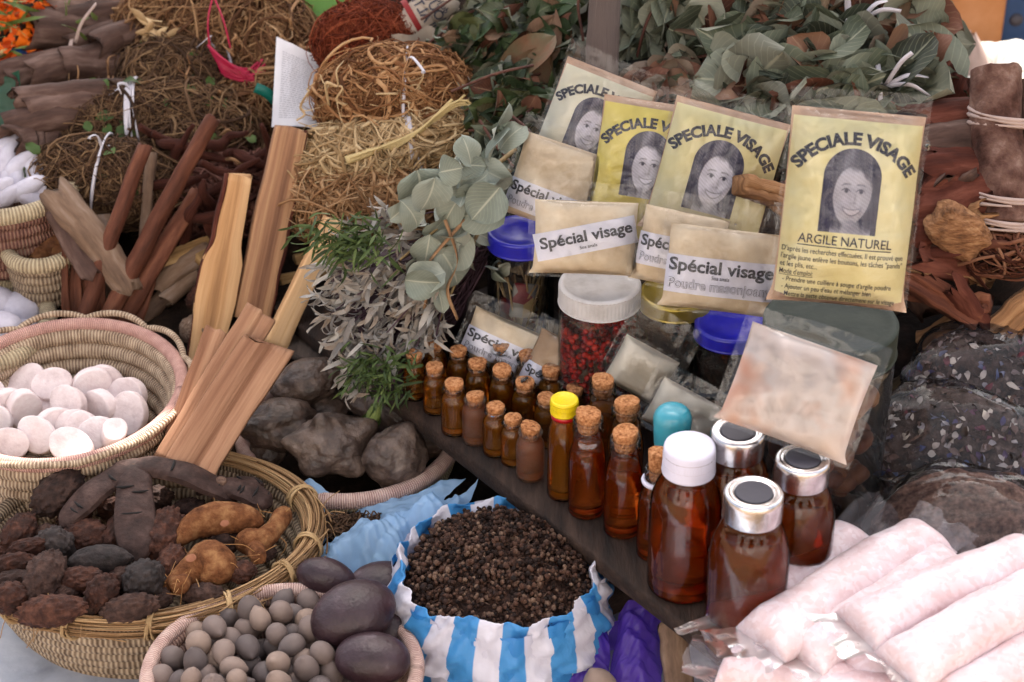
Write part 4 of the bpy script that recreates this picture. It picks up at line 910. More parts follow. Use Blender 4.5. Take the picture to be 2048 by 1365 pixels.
# --- basket of white balls at the left edge
wb = P(-30, 655, .125); basket('straw_basket', 'small coiled basket with white clay balls, cut by the left edge of the view', wb, .066, .085, .075, .75, 6, STRAWG, STRAWG, 1.25, seed=5)
for i, (x, y, z, r) in enumerate(((-8, 612, .128, .024), (42, 625, .120, .026), (5, 665, .130, .025), (-45, 640, .125, .024), (-40, 690, .125, .024), (45, 670, .105, .023))):
    m = MB(); blob(m, P(x, y, z), (r, r * .93, r * .9), rotm(0, 0, i), 4, lambda d: .05 * fbm(d * 1.5 + i, i)); tag(m.build('clay_ball', CHALKW), 'smooth white clay ball in the small grey basket on the left', 'clay ball', 'white clay balls')
# --- upper left basket with white lumps
ub = S(0, 372, .085); basket('straw_basket', 'dark red banded coiled basket heaped with white clay lumps at the upper left', ub, .083, .080, .080, .8, 6, coilmat('maroon_coil', ['#4a2f2c', '#7a5348', '#8f7462']), STRAWG, 1.15, seed=7)
for i, (x, y, dx, L, a) in enumerate(((18, 310, 0, .030, 75), (66, 340, 0, .028, 110), (22, 345, 0, .024, 60), (52, 378, 0, .026, 10), (10, 395, 0, .022, 20), (85, 350, 0, .018, 70), (40, 330, 0, .020, 40), (-10, 340, 0, .028, 90), (60, 395, 0, .022, 170), (-15, 385, 0, .028, 20), (80, 372, 0, .02, 130), (35, 362, 0, .02, 90), (2, 300, 0, .02, 30))):
    p = S(x, y, .085 - .004 * (i % 3)); m = MB(); blob(m, p, (L, .0105, .0105), rotm(0, R(-25), R(a)), 4, lambda d: .10 * fbm(d * 1.7 + i, i)); tag(m.build('clay_lump', CHALKW), 'white finger shaped clay lump in the upper left basket', 'clay lump', 'white clay lumps')
# --- small bowl with brown resin lumps
rb = S(85, 500, .06); basket('woven_bowl', 'small rough woven bowl with brown resin lumps, beside curled bark', rb, .036, .040, .055, .75, 5, STRAWD, STRAWG, 1.3, seed=9, cat='bowl')
for i, (x, y, r) in enumerate(((108, 495, .020), (130, 515, .016), (80, 520, .013), (60, 510, .011), (118, 530, .014))):
    m = MB(); blob(m, S(x, y, .050), (r, r * .85, r * .8), rotm(i, i, i), 4, lambda d: .28 * ridge(d * 1.6 + i * 3, i)); tag(m.build('resin_lump', mat('resin', ['#4a2c1c', '#7a5233', '#a07a50'], 60, .8, .6, 160)), 'crumbly brown resin lump in the small woven bowl', 'resin lump', 'brown resin lumps')
# --- big basket of knobbly fruits and roots
kb = P(292, 1082, .088); ka, kbb = 330 / pxm(kb), .128
bt, brim, br0 = basket('straw_basket', 'wide straw basket with a loose bundled straw rim, full of knobbly fruits and roots', kb, ka, kbb, .085, .72, 7, coilmat('rough_brown_coil', ['#5e4c3c', '#94806a', '#bba68c'], 200), STRAWD, 1.0, rot=R(7), seed=11, amp=.02)
rr = np.random.default_rng(3); m = MB()
arcs = []
for i in range(340):
    t0 = rr.uniform(-2.9, .3); ln = rr.uniform(.6, 2.2); tt = np.linspace(t0, t0 + ln, 30); th = rr.uniform(0, 6.28); rad = .0115 * math.sqrt(rr.random()); o = rad * math.cos(th); z = rad * math.sin(th)
    o = o + .0012 * np.sin(tt * 4 + th) + (rr.random() < .12) * .010 * (np.abs(tt - tt.mean()) / ln * 2) ** 3; ax, ay = ka * 1.015 + o, kbb * 1.015 + o; x, y = ax * np.cos(tt), ay * np.sin(tt); c, s_ = math.cos(R(7)), math.sin(R(7))
    arcs.append(np.stack([kb[0] + x * c - y * s_, kb[1] + x * s_ + y * c, kb[2] + .005 + z + .0008 * np.cos(tt * 5 + i)], -1))
tubes(m, np.array(arcs), .00085, 4); m.build('straw_bundle', mat('loose_straw', ['#6e5338', '#9c7c58', '#bfa27c'], 40, .6, .2, island=.8), brim)
for k, tw in enumerate((-2.35, -1.95, -1.05, -.6, -.25, .35, -1.5)):
    m = MB(); q = kb + V(ka * 1.015 * math.cos(tw) * math.cos(R(7)) - kbb * 1.015 * math.sin(tw) * math.sin(R(7)), ka * 1.015 * math.cos(tw) * math.sin(R(7)) + kbb * 1.015 * math.sin(tw) * math.cos(R(7)), .005)
    tie_ring(m, q, V(-math.sin(tw) * ka, math.cos(tw) * kbb, 0), .0135, .0135, .0035, 3, k); m.build('lashing', mat('raffia_lash', ['#8f7450', '#b39872', '#c9b08a'], 60, .7, .2), brim)
for i in range(26):
    m = MB(); tw = rr.uniform(-2.6, .1); q = kb + V(ka * 1.02 * math.cos(tw), kbb * 1.02 * math.sin(tw) + .02 * math.cos(tw), .006); a = rr.uniform(0, 6.28); v = V(math.cos(a), math.sin(a), rr.uniform(-.6, .6)) * rr.uniform(.015, .04)
    tubes(m, [spline([q, q + v * .5 + V(0, 0, .006), q + v + rr.normal(size=3) * .006], 10)], .0005, 4); m.build('stray_straw', MATS['loose_straw'], brim)
KN = [mat('wart_red', ['#21130f', '#44291f', '#6e4a3a'], 120, .75, .6, 300, spec=.25, obj=.2), mat('wart_brown', ['#1f1614', '#43312b', '#644d44'], 120, .8, .6, 300, spec=.25, obj=.2), mat('wart_dark', ['#1a1616', '#38302f', '#574d4a'], 120, .75, .5, 300, spec=.3, obj=.2)]
GK = 'knobbly dried fruits in the big straw basket'
kl = [(330, 290, 265, 165, 52, 1, .105), (560, 185, 150, 80, 10, 1, .088), (530, 270, 130, 90, 20, 0, .082), (110, 515, 200, 125, 65, 0, .096), (165, 612, 185, 95, 8, 0, .096), (250, 520, 110, 70, 30, 1, .088), (85, 705, 205, 105, 3, 0, .092), (70, 795, 190, 100, 0, 1, .088), (250, 775, 270, 165, 72, 1, .098), (310, 600, 150, 190, 80, 2, .090), (480, 545, 230, 140, 5, 0, .090), (560, 685, 300, 150, -4, 2, .097), (460, 790, 250, 120, -12, 0, .094), (580, 860, 175, 145, 55, 0, .098), (60, 890, 165, 150, 0, 0, .094), (285, 965, 320, 130, -6, 0, .096), (815, 790, 190, 185, 40, 2, .098), (700, 795, 150, 130, 0, 1, .088), (735, 945, 250, 115, 5, 1, .094), (645, 525, 190, 110, 82, 0, .092), (930, 540, 285, 180, 82, 0, .092), (965, 690, 190, 130, 80, 0, .088), (1360, 745, 130, 95, 0, 0, .088), (490, 945, 130, 95, 0, 1, .086), (0, 640, 110, 90, 0, 0, .085), (1260, 580, 160, 110, 20, 1, .082), (380, 870, 170, 110, 30, 1, .084), (880, 900, 150, 100, 10, 1, .082), (160, 860, 150, 110, 10, 1, .084), (1130, 470, 160, 100, 0, 1, .080), (1150, 880, 190, 110, -10, 1, .080), (430, 420, 170, 120, 30, 0, .086), (880, 330, 150, 110, 0, 1, .078), (1060, 400, 170, 110, 10, 1, .080), (1350, 480, 120, 90, 0, 1, .076), (640, 390, 150, 110, 0, 0, .078), (1480, 640, 120, 90, 0, 1, .076)]
uniq = {0: 'knobbly fruit at the upper left of its basket with its tip in bright sun', 11: 'smooth dark grey fruit lying level in the middle of the knobbly ones', 16: 'nearly round dark grey fruit just below the tip of the star pod', 20: 'upright red knobbly fruit right of the hanging lobe of the star pod', 8: 'upright brown knobbly fruit left of the smooth dark grey one', 15: 'long red brown knobbly fruit lying against the front rim', 13: 'plump short red brown fruit pointing at the front rim', 9: 'dusty grey knobbly fruit under the left lobe of the star pod'}
for i, (zx, zy, L, w, a, mk, z) in enumerate(kl):
    p = P(zx / 2.814, 880 + zy / 2.814, z + .018); k = 1 / pxm(p) / 2.814 / 2 * 1.24
    m = MB(); amp = .035 if i in (11,) else .15
    def pre(v, d, L=L, w=w): return v * (1 - .22 * (d[:, 0:1] > 0) * d[:, 0:1] ** 2 * V(0, 1, 1))
    blob(m, p, (L * k * 1.05, w * k * 1.08, w * k * .95), rotm(0, R(-12), R(-a if False else a * 1.0)) @ rotm(i * 1.3, 0, 0), 5, lambda d: knobs(d, i + 3, amp=amp, big=.10), pre=pre)
    tag(m.build('knobbly_fruit', KN[mk]), uniq.get(i, 'warty dark brown dried fruit among its like in the big straw basket'), 'dried fruit', GK)
# --- star shaped pods
POD = mat('pod_skin', ['#291c19', '#46342f', '#64504a'], 60, .7, .45, 200, spec=.25, obj=.1); PODI = mat('pod_inside', ['#4a2c12', '#7d4e22', '#8f6433'], 60, .8, .4)
def pod(label, cpx, arms, z, seed, name='star_pod'):
    c = P(cpx[0] / 2.814, 880 + cpx[1] / 2.814, z); t = thing(name, label, 'seed pod', c, 'star shaped seed pods'); rr = np.random.default_rng(seed)
    m = MB(); mi = MB(); cracks = []
    for (zx, zy, ze, wmax, arch) in arms:
        e = P(zx / 2.814, 880 + zy / 2.814, ze); mid = (c + e) / 2 + V(0, 0, arch); path = spline([c - unit(e - c) * .006, c * .7 + mid * .3 + V(0, 0, arch * .5), mid, e * .75 + mid * .25 + V(0, 0, arch * .15), e], 22); s = np.linspace(0, 1, 22)
        w = wmax * np.interp(s, [0, .15, .35, .6, .8, .93, 1], [.95, .74, .74, .88, .62, .30, .04]); th = wmax * np.interp(s, [0, .3, .7, 1], [.30, .26, .22, .05])
        secs = []
        for i in range(22):
            a = np.linspace(0, PI, 11); o = np.stack([np.cos(a) * w[i] / 2, np.sin(a) ** .42 * th[i] * (1 + .08 * math.sin(i * 1.3))], -1); q = np.stack([np.cos(a[::-1][1:-1]) * w[i] / 2 * .86, np.sin(a[::-1][1:-1]) ** .8 * th[i] * .35 - th[i] * .10], -1); secs.append(np.concatenate([o, q]))
        loft(m, path, np.array(secs), (0, 0, 1))
        secs2 = [np.stack([np.cos(np.linspace(0, PI, 9)) * w[i] / 2 * .9, np.sin(np.linspace(0, PI, 9)) * th[i] * .30 - th[i] * .14], -1) for i in range(22)]; loft(mi, path, np.array(secs2), (0, 0, 1))
        d = e - c; sd = unit(np.cross(d, V(0, 0, 1)))
        for k in range(4):
            j = rr.integers(6, 17); o = rr.uniform(-.25, .25); q = path[j] + V(0, 0, th[j] * 1.0); ln = w[j] * rr.uniform(.15, .32); pts = spline([q + sd * (w[j] * o - ln), q + sd * w[j] * o + d * .01, q + sd * (w[j] * o + ln)], 7); mc = MB(); tubes(mc, [pts], np.array([.0002, .0009, .0013, .0015, .0013, .0009, .0002]), 5); cracks.append(mc)
    b = m.build('lobes', POD, t, sharp=42); mi.build('hollow_lining', PODI, b); [q.build('crack', plain('crack_dark', '#120c0b', .9), b) for q in cracks]
    m = MB(); lathe(m, [(0, -.004), (.006, -.003), (.0062, 0), (.0052, .0022), (.0040, .0032), (.0030, .0022), (.0018, .0034), (0, .0036)], c + V(0, -.001, .0125), 20); m.build('stalk_scar', mat('scar', ['#3c2b24', '#6a5347', '#8d7565'], 150, .8, .6), t)
    return t
pod('large dark three lobed star pod sprawling over the knobbly fruits', (760, 205), ((345, 500, .112, .036, .012), (770, 700, .106, .046, .010), (1330, 350, .105, .036, .016)), .130, 2)
pod('smaller dark pod with a stalk scar, behind the long tan root', (1250, 290), ((1530, 375, .103, .034, .006), (1480, 250, .10, .024, .004), (1120, 300, .096, .02, .002)), .112, 4, 'two_lobed_pod')
# --- tan tuber roots
ROOT = mat('tan_root', ['#4a2d1d', '#7c5438', '#a27c58'], 70, .9, .9, 230, spec=.15, contrast=1.0); CUT = mat('cut_flesh', ['#74482f', '#96664c', '#a87a60'], 60, .6, .3)
def tuber(label, nodes, z, cut=None, hair=6, seed=0, name='tuber_root', mt=None):
    t = None; m = MB(); rr = np.random.default_rng(seed); ps = []
    for chain in nodes:
        pts = np.array([P(x / 2.814, 880 + y / 2.814, z + dz) for x, y, r, dz in chain]); k = 1 / pxm(pts[0]) / 2.814; rad = np.array([c[2] for c in chain]) * k
        n = 30; path = spline(pts, n); rd = np.interp(np.linspace(0, 1, n), np.linspace(0, 1, len(rad)), rad); e = np.linspace(0, 1, n); rd = rd * np.clip(1 - np.abs(2 * e - 1) ** 12, .03, 1)
        mm = MB(); tubes(mm, [path], rd, 28, True); v = mm.v[0]; ax = np.repeat(path, 28, 0); rel = v - ax[:len(v)]; nn = .14 * fbm(v * 45 + seed, seed, 3) + .05 * ridge(v * 120, seed + 3, 2); m.add(ax + rel * (1 + nn)[:, None], [f for f, _ in mm.f], mm.uv[0]); ps.append((path, rd))
    path, rd = ps[0]; o = path[15].copy(); o[2] -= rd[15]
    t = thing(name, label, 'root', o, 'tan tuber roots'); bd = m.build('flesh', mt or ROOT, t)
    m = MB()
    for (path, rd) in ps:
        for i in range(hair):
            j = rr.integers(0, 28); d = unit(rr.normal(size=3) + V(0, -.3, .5)); q = path[j] + d * rd[j] * .95; v = d * rr.uniform(.006, .02); tubes(m, [spline([q, q + v * .6 + rr.normal(size=3) * .003, q + v + rr.normal(size=3) * .009], 9)], np.linspace(.0006, .0002, 9), 4)
    m.build('rootlets', mat('rootlet', ['#7a5230', '#b08658', '#c9a478'], 50, .8, .2, island=.6), bd)
    if cut:
        x, y, rr_, dz = cut; p = P(x / 2.814, 880 + y / 2.814, z + dz); m = MB(); k = 1 / pxm(p) / 2.814; nv = unit(V(.05, -.75, .75)); p = p - nv * rr_ * k * .05; blob(m, p, (rr_ * k * .85, rr_ * k * .6, rr_ * k * .10), frame(V(1, .2, .1), nv), 3, lambda d: .12 * fbm(d * 2 + 1, 7)); m.build('cut_face', CUT, bd)
tuber('long smooth tan root with an orange cut in its side', [((945, 590, 22, -.004), (1010, 560, 45, 0), (1100, 480, 80, .006), (1230, 445, 96, .008), (1380, 445, 82, .006), (1490, 470, 45, 0))], .112, (1265, 470, 30, .026), 7, 3)
tuber('lumpy tan root ending in a thick neck, with a pale pink cut', [((1290, 800, 60, -.01), (1240, 740, 120, 0), (1170, 700, 135, .004), (1090, 740, 95, 0), (1010, 790, 62, -.002), (940, 850, 50, -.006), (905, 905, 26, -.012)), ((960, 800, 40, 0), (1010, 815, 55, .004), (1050, 780, 40, 0))], .106, (1075, 665, 36, .022), 8, 5)
tuber('forked tan root at the right side of the basket', [((1320, 590, 45, 0), (1400, 575, 80, .004), (1480, 560, 62, .004), (1545, 500, 52, .004), (1590, 430, 55, .004), (1610, 390, 34, .002)), ((1420, 590, 60, 0), (1450, 650, 48, .006), (1455, 700, 40, 0))], .104, None, 6, 7)

# --- basket of stone-like tubers
sb = P(702, 862, .075); basket('straw_basket', 'round straw basket with a pale rim, holding grey brown stone like tubers', sb, 212 / pxm(sb), .125, .07, .74, 6, STRAWG, PINKP, 1.15, seed=13)
STN = mat('tuber_skin', ['#2d231e', '#5a4b43', '#86756a'], 55, .45, .7, 170, spec=.5, obj=.15, contrast=1.0)
def stone(label, px, py, z, rad, rot, seed, amp=.16, bumps=(), name='stone_tuber'):
    p = P(px, py, z); m = MB()
    def ds(d):
        r = amp * fbm(d * 1.4 + seed * 3, seed, 3) + .09 * ridge(d * 2.4, seed + 4, 3) + .02 * fbm(d * 11, seed + 8, 2)
        for (b, h, w) in bumps: r = r + h * np.exp(-(np.arccos(np.clip(d @ unit(np.array(b, float)), -1, 1)) / w) ** 2)
        return r
    blob(m, p, rad, rot, 5, ds); return tag(m.build(name, STN), label, 'tuber', 'stone like tubers')
stone('flat slab shaped tuber on top at the back, below the silvery herb', 612, 762, .125, (.036, .024, .016), rotm(R(28), R(-6), R(14)), 3, .22)
stone('brown tuber with a dark hollow in its face, behind the wooden sticks', 560, 852, .10, (.037, .030, .026), rotm(0, 0, .2), 5, .18, (((.1, -.75, .5), -.34, .30), ((-.9, -.3, .3), .25, .35)))
stone('big star shaped lobed tuber with a small knob on top', 660, 890, .100, (.036, .031, .027), rotm(0, 0, .1), 9, .12, (((-.15, -.1, 1), .55, .22), ((.95, .1, .55), .55, .30), ((-.85, -.2, .35), .42, .32), ((.55, -.7, -.5), .40, .34), ((-.5, -.8, -.4), .35, .34), ((0, .9, .3), .3, .4)))
stone('smooth wedge shaped tuber at the right of its basket', 790, 918, .095, (.032, .028, .030), rotm(.2, .3, .5), 11, .12, (((.2, .3, 1), .30, .4),))
stone('tuber lying in shadow behind the wedge shaped one, next to the shelf', 775, 818, .098, (.042, .028, .026), rotm(0, .2, -.5), 13, .14)
stone('small dark tuber at the left inside of the pale rimmed basket', 532, 905, .075, (.020, .018, .016), rotm(0, 0, .6), 15, .12)
stone('dark tuber deep in the basket below the slab shaped one', 640, 822, .085, (.034, .028, .022), rotm(0, 0, .3), 17, .14)
stone('dark tuber deep in the basket below the knobbed one', 720, 880, .07, (.036, .03, .024), rotm(0, 0, 1.3), 19, .14)
stone('rounded tuber almost hidden under the shelf edge', 850, 870, .085, (.028, .026, .022), rotm(0, 0, 1.3), 23, .1)

# --- basket of egg shaped nuts with big purple seeds
nb = P(566, 1345, .094); na, nbb = 264 / pxm(nb), .108
basket('straw_basket', 'pale pink rimmed basket at the bottom, holding egg shaped nuts and big seeds', nb, na, nbb, .088, .76, 8, coilmat('purple_straw_coil', ['#6b5048', '#98786c', '#b59a88']), PINKP, 1.0, seed=17)
EGG = mat('nut_shell', ['#544a4a', '#6e6462', '#84756f', '#a08c7e'], 26, .6, .12, 240, spec=.3, obj=.72, contrast=.7)
m = MB()
def eggpre(v, d): return v * (1 - .10 * d[:, 0:1] * V(0, 1, 1)) + (d[:, 0:1] > .93) * (d[:, 0:1] - .93) * V(.02, 0, 0)
blob(m, (0, 0, 0), (.0126, .0101, .0103), None, 4, lambda d: .02 * fbm(d * 2, 3), pre=eggpre); egg0 = m.build('egg_nut', EGG, origin=(0, 0, 0))
rr = np.random.default_rng(21); pts = []
for layer, (z, f) in enumerate(((.056, .92), (.073, .95), (.090, .93), (.106, .72))):
    k = 0
    while k < 900:
        k += 1; a, q = rr.uniform(0, 6.28), math.sqrt(rr.random()) * f; c = V(nb[0] + na * q * math.cos(a), nb[1] + nbb * q * math.sin(a), z + rr.uniform(-.004, .004))
        if c[0] > P(668, 1300, .10)[0] and layer > 0: continue
        if all(np.linalg.norm((c - o) * V(1, 1, 1.15)) > .0192 for o in pts): pts.append(c)
LE = 'grey brown egg shaped nut in the pale pink rimmed basket'; GE = 'egg shaped nuts'
for i, c in enumerate(pts):
    e = egg0 if i == 0 else egg0.copy()
    if i: COL.objects.link(e)
    e.location = tuple(c); e.rotation_euler = tuple(rr.uniform(0, 6.28, 3)); s = rr.uniform(.90, 1.14); e.scale = (s, s, s); tag(e, LE, 'nut', GE)
e = egg0.copy(); COL.objects.link(e); e.location = tuple(P(1200, 1375, .06)); e.scale = (1.5, 1.5, 1.5); tag(e, 'single tan nut lying between the folds of the purple bag', 'nut', GE)
SEED = mat('purple_seed', ['#24161a', '#38242a', '#46333a', '#85787e'], 34, .42, .3, 260, spec=.45, contrast=.85)
for i, (lab, x, y, z, rad, rot) in enumerate((('largest dark purple seed, dusty, resting against the striped bag', 706, 1228, .098, (.0400, .0320, .027), (0, R(-10), R(28))), ('dark reddish seed below the largest one, at the bottom of the view', 745, 1318, .088, (.0335, .0255, .022), (0, 0, R(-4))), ('dark seed at the top left of the seeds, leaning on the blue bag', 652, 1155, .082, (.0285, .018, .018), (0, R(8), R(-14))), ('dark seed half hidden between the largest seed and the striped bag', 765, 1172, .070, (.034, .026, .022), (0, 0, R(10))), ('dark seed in shadow behind the two front seeds', 785, 1250, .066, (.030, .026, .022), (0, 0, R(60))))):
    m = MB(); blob(m, P(x, y, z + .022), np.array(rad) * .98, rotm(*rot), 5, lambda d: .035 * fbm(d * 1.2 + i * 4, i) + .006 * fbm(d * 6, i + 3)); tag(m.build('large_seed', SEED), lab, 'seed', 'large dark purple seeds')

# ================================================================== plastic bags in front
def bagmat(name, cols, rough=.35, trans=.35, stripes=None, bump=.35, bscale=50, clear=0.0):
    mt, nt, N, L, b = _new(name); out = N['Material Output']; b.inputs['Roughness'].default_value = rough; b.inputs['Specular IOR Level'].default_value = .5
    tl = N.new('ShaderNodeBsdfTranslucent'); mx = N.new('ShaderNodeMixShader'); mx.inputs[0].default_value = trans
    if stripes:
        tc = N.new('ShaderNodeTexCoord'); sp = N.new('ShaderNodeSeparateXYZ'); L.new(tc.outputs['UV'], sp.inputs[0]); nz = N.new('ShaderNodeTexNoise'); nz.inputs['Scale'].default_value = 9; L.new(tc.outputs['Object'], nz.inputs['Vector'])
        ad = N.new('ShaderNodeMath'); ad.operation = 'MULTIPLY_ADD'; L.new(nz.outputs['Fac'], ad.inputs[0]); ad.inputs[1].default_value = .016; sl2 = N.new('ShaderNodeMath'); sl2.operation = 'MULTIPLY_ADD'; sl2.inputs[1].default_value = .05; L.new(sp.outputs[1], sl2.inputs[0]); L.new(sp.outputs[0], sl2.inputs[2]); L.new(sl2.outputs[0], ad.inputs[2])
        mu = N.new('ShaderNodeMath'); mu.operation = 'MULTIPLY'; mu.inputs[1].default_value = stripes; L.new(ad.outputs[0], mu.inputs[0]); fr = N.new('ShaderNodeMath'); fr.operation = 'FRACT'; L.new(mu.outputs[0], fr.inputs[0])
        cr = N.new('ShaderNodeValToRGB'); cr.color_ramp.interpolation = 'LINEAR'; e = cr.color_ramp.elements; e[0].position = .49; e[1].position = .51; e[0].color = rgb(cols[0]); e[1].color = rgb(cols[1])
        L.new(fr.outputs[0], cr.inputs[0]); L.new(cr.outputs[0], b.inputs['Base Color']); L.new(cr.outputs[0], tl.inputs[0])
    else: b.inputs['Base Color'].default_value = rgb(cols[0]); tl.inputs[0].default_value = rgb(cols[1])
    tc = N.new('ShaderNodeTexCoord'); n2 = N.new('ShaderNodeTexNoise'); n2.inputs['Scale'].default_value = bscale; n2.inputs['Detail'].default_value = 3; n2.inputs['Distortion'].default_value = 1.0; L.new(tc.outputs['Object'], n2.inputs['Vector'])
    bp = N.new('ShaderNodeBump'); bp.inputs['Strength'].default_value = bump; bp.inputs['Distance'].default_value = .006; L.new(n2.outputs['Fac'], bp.inputs['Height']); L.new(bp.outputs[0], b.inputs['Normal'])
    L.new(b.outputs[0], mx.inputs[1]); L.new(tl.outputs[0], mx.inputs[2]); last = mx.outputs[0]
    if clear:
        tr = N.new('ShaderNodeBsdfTransparent'); tr.inputs[0].default_value = rgb(cols[2] if len(cols) > 2 else cols[0]); m2 = N.new('ShaderNodeMixShader'); m2.inputs[0].default_value = clear; L.new(last, m2.inputs[1]); L.new(tr.outputs[0], m2.inputs[2]); last = m2.outputs[0]
    L.new(last, out.inputs[0]); return mt
STRIPE = bagmat('striped_plastic', ['#3c8cce', '#d8d5e2'], .38, .3, 13)
bc = P(998, 1108, .135); sbx, sby = 205 / pxm(bc), .098
bag = thing('striped_bag', 'blue and white striped plastic bag, rolled open and full of dried berries', 'bag', (bc[0], bc[1], .004))
def bag_disp(seed, amp, zamp):
    def f(pos, a):
        q = np.stack([np.cos(a)[None] * 2.2 + 0 * pos[..., 2], np.sin(a)[None] * 2.2 + 0 * pos[..., 2], pos[..., 2] * 16], -1); n = fbm(q, seed, 2); r = crease(q, seed + 4, 1.7, 6); p = pos.copy()
        sc_ = 1 + amp * n + amp * .62 * r; p[..., 0] *= sc_; p[..., 1] *= sc_; p[..., 2] += zamp * fbm(np.stack([np.cos(a) * 1.6, np.sin(a) * 1.6, 0 * a], -1), seed + 9, 2)[None] * np.clip((pos[..., 2] + .06) / .06, 0, 1); return p
    return f
m = MB(); lathe(m, [(.92, -.131), (1.0, -.127), (1.04, -.11), (1.05, -.08), (1.04, -.05), (1.03, -.03), (1.02, -.015)], bc, 220, sx=sbx * 1.0, sy=sby * 1.0, disp=bag_disp(4, .05, .004)); m.build('bag_wall', STRIPE, bag)
m = MB(); prof = [(.93, -.038), (.95, -.016), (.968, -.004), (.982, .001), (1.0, .0), (1.03, -.008), (1.06, -.022), (1.085, -.042), (1.10, -.060), (1.10, -.068)]
lathe(m, spline(np.array(prof), 34), bc, 260, sx=sbx, sy=sby, disp=bag_disp(7, .085, .024)); m.build('rolled_cuff', bagmat('striped_cuff', ['#4a98d6', '#e0dde8'], .36, .3, 13), bag)
m = MB(); rr = np.random.default_rng(33); BER = mat('dried_berry', ['#120b09', '#33221c', '#5c4236', '#8c7666'], 300, .75, .6, 700, island=.75, spec=.25)
lathe(m, [(0, .004), (.3, .003), (.6, -.006), (.85, -.022), (.93, -.034)], bc, 60, sx=sbx, sy=sby)
clus = []
for i in range(620):
    a, q = rr.uniform(0, 6.28), math.sqrt(rr.random()) * .9; clus.append(bc + V(sbx * q * math.cos(a), sby * q * math.sin(a), .004 - .036 * q ** 2.4 + rr.uniform(0, .007)))
for i in range(4300):
    a, q = rr.uniform(0, 6.28), math.sqrt(rr.random()) * .92; z = .004 - .036 * q ** 2.4 + 0; cl = clus[rr.integers(0, len(clus))]; s = rr.uniform(.0016, .0034); blob(m, cl + rr.normal(size=3) * V(.0030, .0030, .0022), (s, s * rr.uniform(.7, 1), s * rr.uniform(.7, 1)), rotm(*rr.uniform(0, 6, 3)), 1)
tw = []
for i in range(420):
    a, q = rr.uniform(0, 6.28), math.sqrt(rr.random()) * .9; z = .006 - .036 * q ** 2.4; p = bc + V(sbx * q * math.cos(a), sby * q * math.sin(a), z); d = unit(rr.normal(size=3) * V(1, 1, .4)) * rr.uniform(.004, .009); tw.append(spline([p - d, p + rr.normal(size=3) * .0012 + V(0, 0, .0015), p + d], 5))
tubes(m, np.array(tw), .00035, 4)
tag(m.build('dried_berries', BER), 'dark brown dried berry clusters heaped in the striped bag', 'dried berries', kind='stuff')
def crumple(name, label, corners, mt, amp, seed, nu=80, nv=60, fr=22, sag=.0, lift=None, cat='bag', ztop=.012, group=None, kind=None):
    """crumpled sheet of thin plastic between four corners (world), folded by ridged noise"""
    c = [np.asarray(q, float) for q in corners]; u, v = np.meshgrid(np.linspace(0, 1, nu), np.linspace(0, 1, nv)); u3, v3 = u[..., None], v[..., None]
    p = (c[0] * (1 - u3) + c[1] * u3) * (1 - v3) + (c[3] * (1 - u3) + c[2] * u3) * v3
    q = p * fr * V(1, 1, .2); n = crease(p, seed, fr * .75, 6); n2 = fbm(q * .35, seed + 3, 2); p = p + np.stack([.35 * amp * fbm(q * .8, seed + 7, 2), .35 * amp * fbm(q * .8, seed + 8, 2), amp * (n * .62 + n2 * .8)], -1)
    if lift is not None: p[..., 2] += lift(u, v)
    e = np.clip(np.minimum(np.minimum(u, 1 - u), np.minimum(v, 1 - v)) * 9, 0, 1)[..., None]; p = p + (1 - e) * .006 * np.stack([fbm(q * 1.6, seed + 11), fbm(q * 1.6, seed + 12), fbm(q * 1.6, seed + 13)], -1)
    p[..., 2] = np.maximum(p[..., 2], ztop * .5); m = MB(); grid(m, p); return m
BLUEP = bagmat('blue_plastic', ['#a8cdf2', '#b8d8f6', '#c4def6'], .24, .42, bump=.4, bscale=40, clear=.18)
bb = thing('blue_bag', 'thin crumpled light blue plastic bag lying open between the baskets', 'bag', P(720, 1080, .05))
m = crumple('', '', (P(570, 1200, .050), P(800, 1170, .070), P(955, 965, .108), P(655, 1078, .085)), None, .020, 5, 110, 90, 20, lift=lambda u, v: .018 * np.sin(PI * v) * np.sin(PI * u)); m.build('front_fold', BLUEP, bb)
m = crumple('', '', (P(640, 1075, .055), P(800, 1072, .07), P(928, 955, .10), P(610, 985, .075)), None, .014, 9, 90, 50, 20, lift=lambda u, v: -.024 * np.sin(PI * np.clip(u * 1.25, 0, 1)) * v); m.build('back_fold', BLUEP, bb)
m = crumple('', '', (P(580, 1190, .02), P(665, 1085, .05), P(655, 985, .085), P(602, 978, .082)), None, .010, 13, 40, 70, 24, lift=lambda u, v: .010 * np.sin(PI * u)); m.build('side_fold', BLUEP, bb)
m = MB(); rr = np.random.default_rng(9)
bits = []
for i in range(420):
    p = P(rr.uniform(645, 760), rr.uniform(1030, 1070), .070 + rr.uniform(-.004, .006)); d = unit(rr.normal(size=3) * V(1, 1, .3)) * rr.uniform(.003, .009); bits.append(spline([p - d, p + rr.normal(size=3) * .001, p + d], 4))
tubes(m, np.array(bits), .0009, 4)
tag(m.build('dried_seeds', mat('dried_scraps', ['#2c1c14', '#57402f', '#7d634c'], 200, .85, .4, island=.7)), 'brown dried scraps lying in the mouth of the blue bag', 'dried scraps', kind='stuff')
m = crumple('', '', (P(722, 1158, .05), P(800, 1175, .06), P(810, 1095, .075), P(735, 1110, .065)), None, .008, 23, 40, 40, 26)
tag(m.build('yellow_green_bag', bagmat('lime_plastic', ['#b9c27a', '#cdd690', '#cdd690'], .35, .5, clear=.1)), 'small pale yellow green plastic bag tucked behind the striped bag', 'bag')
PURP = bagmat('purple_plastic', ['#6546b8', '#8a68dc', '#a890ea'], .22, .5, bump=.35, bscale=60, clear=.28)
pb = thing('purple_bag', 'crumpled thin purple plastic bag under the front of the shelf', 'bag', P(1210, 1330, .04))
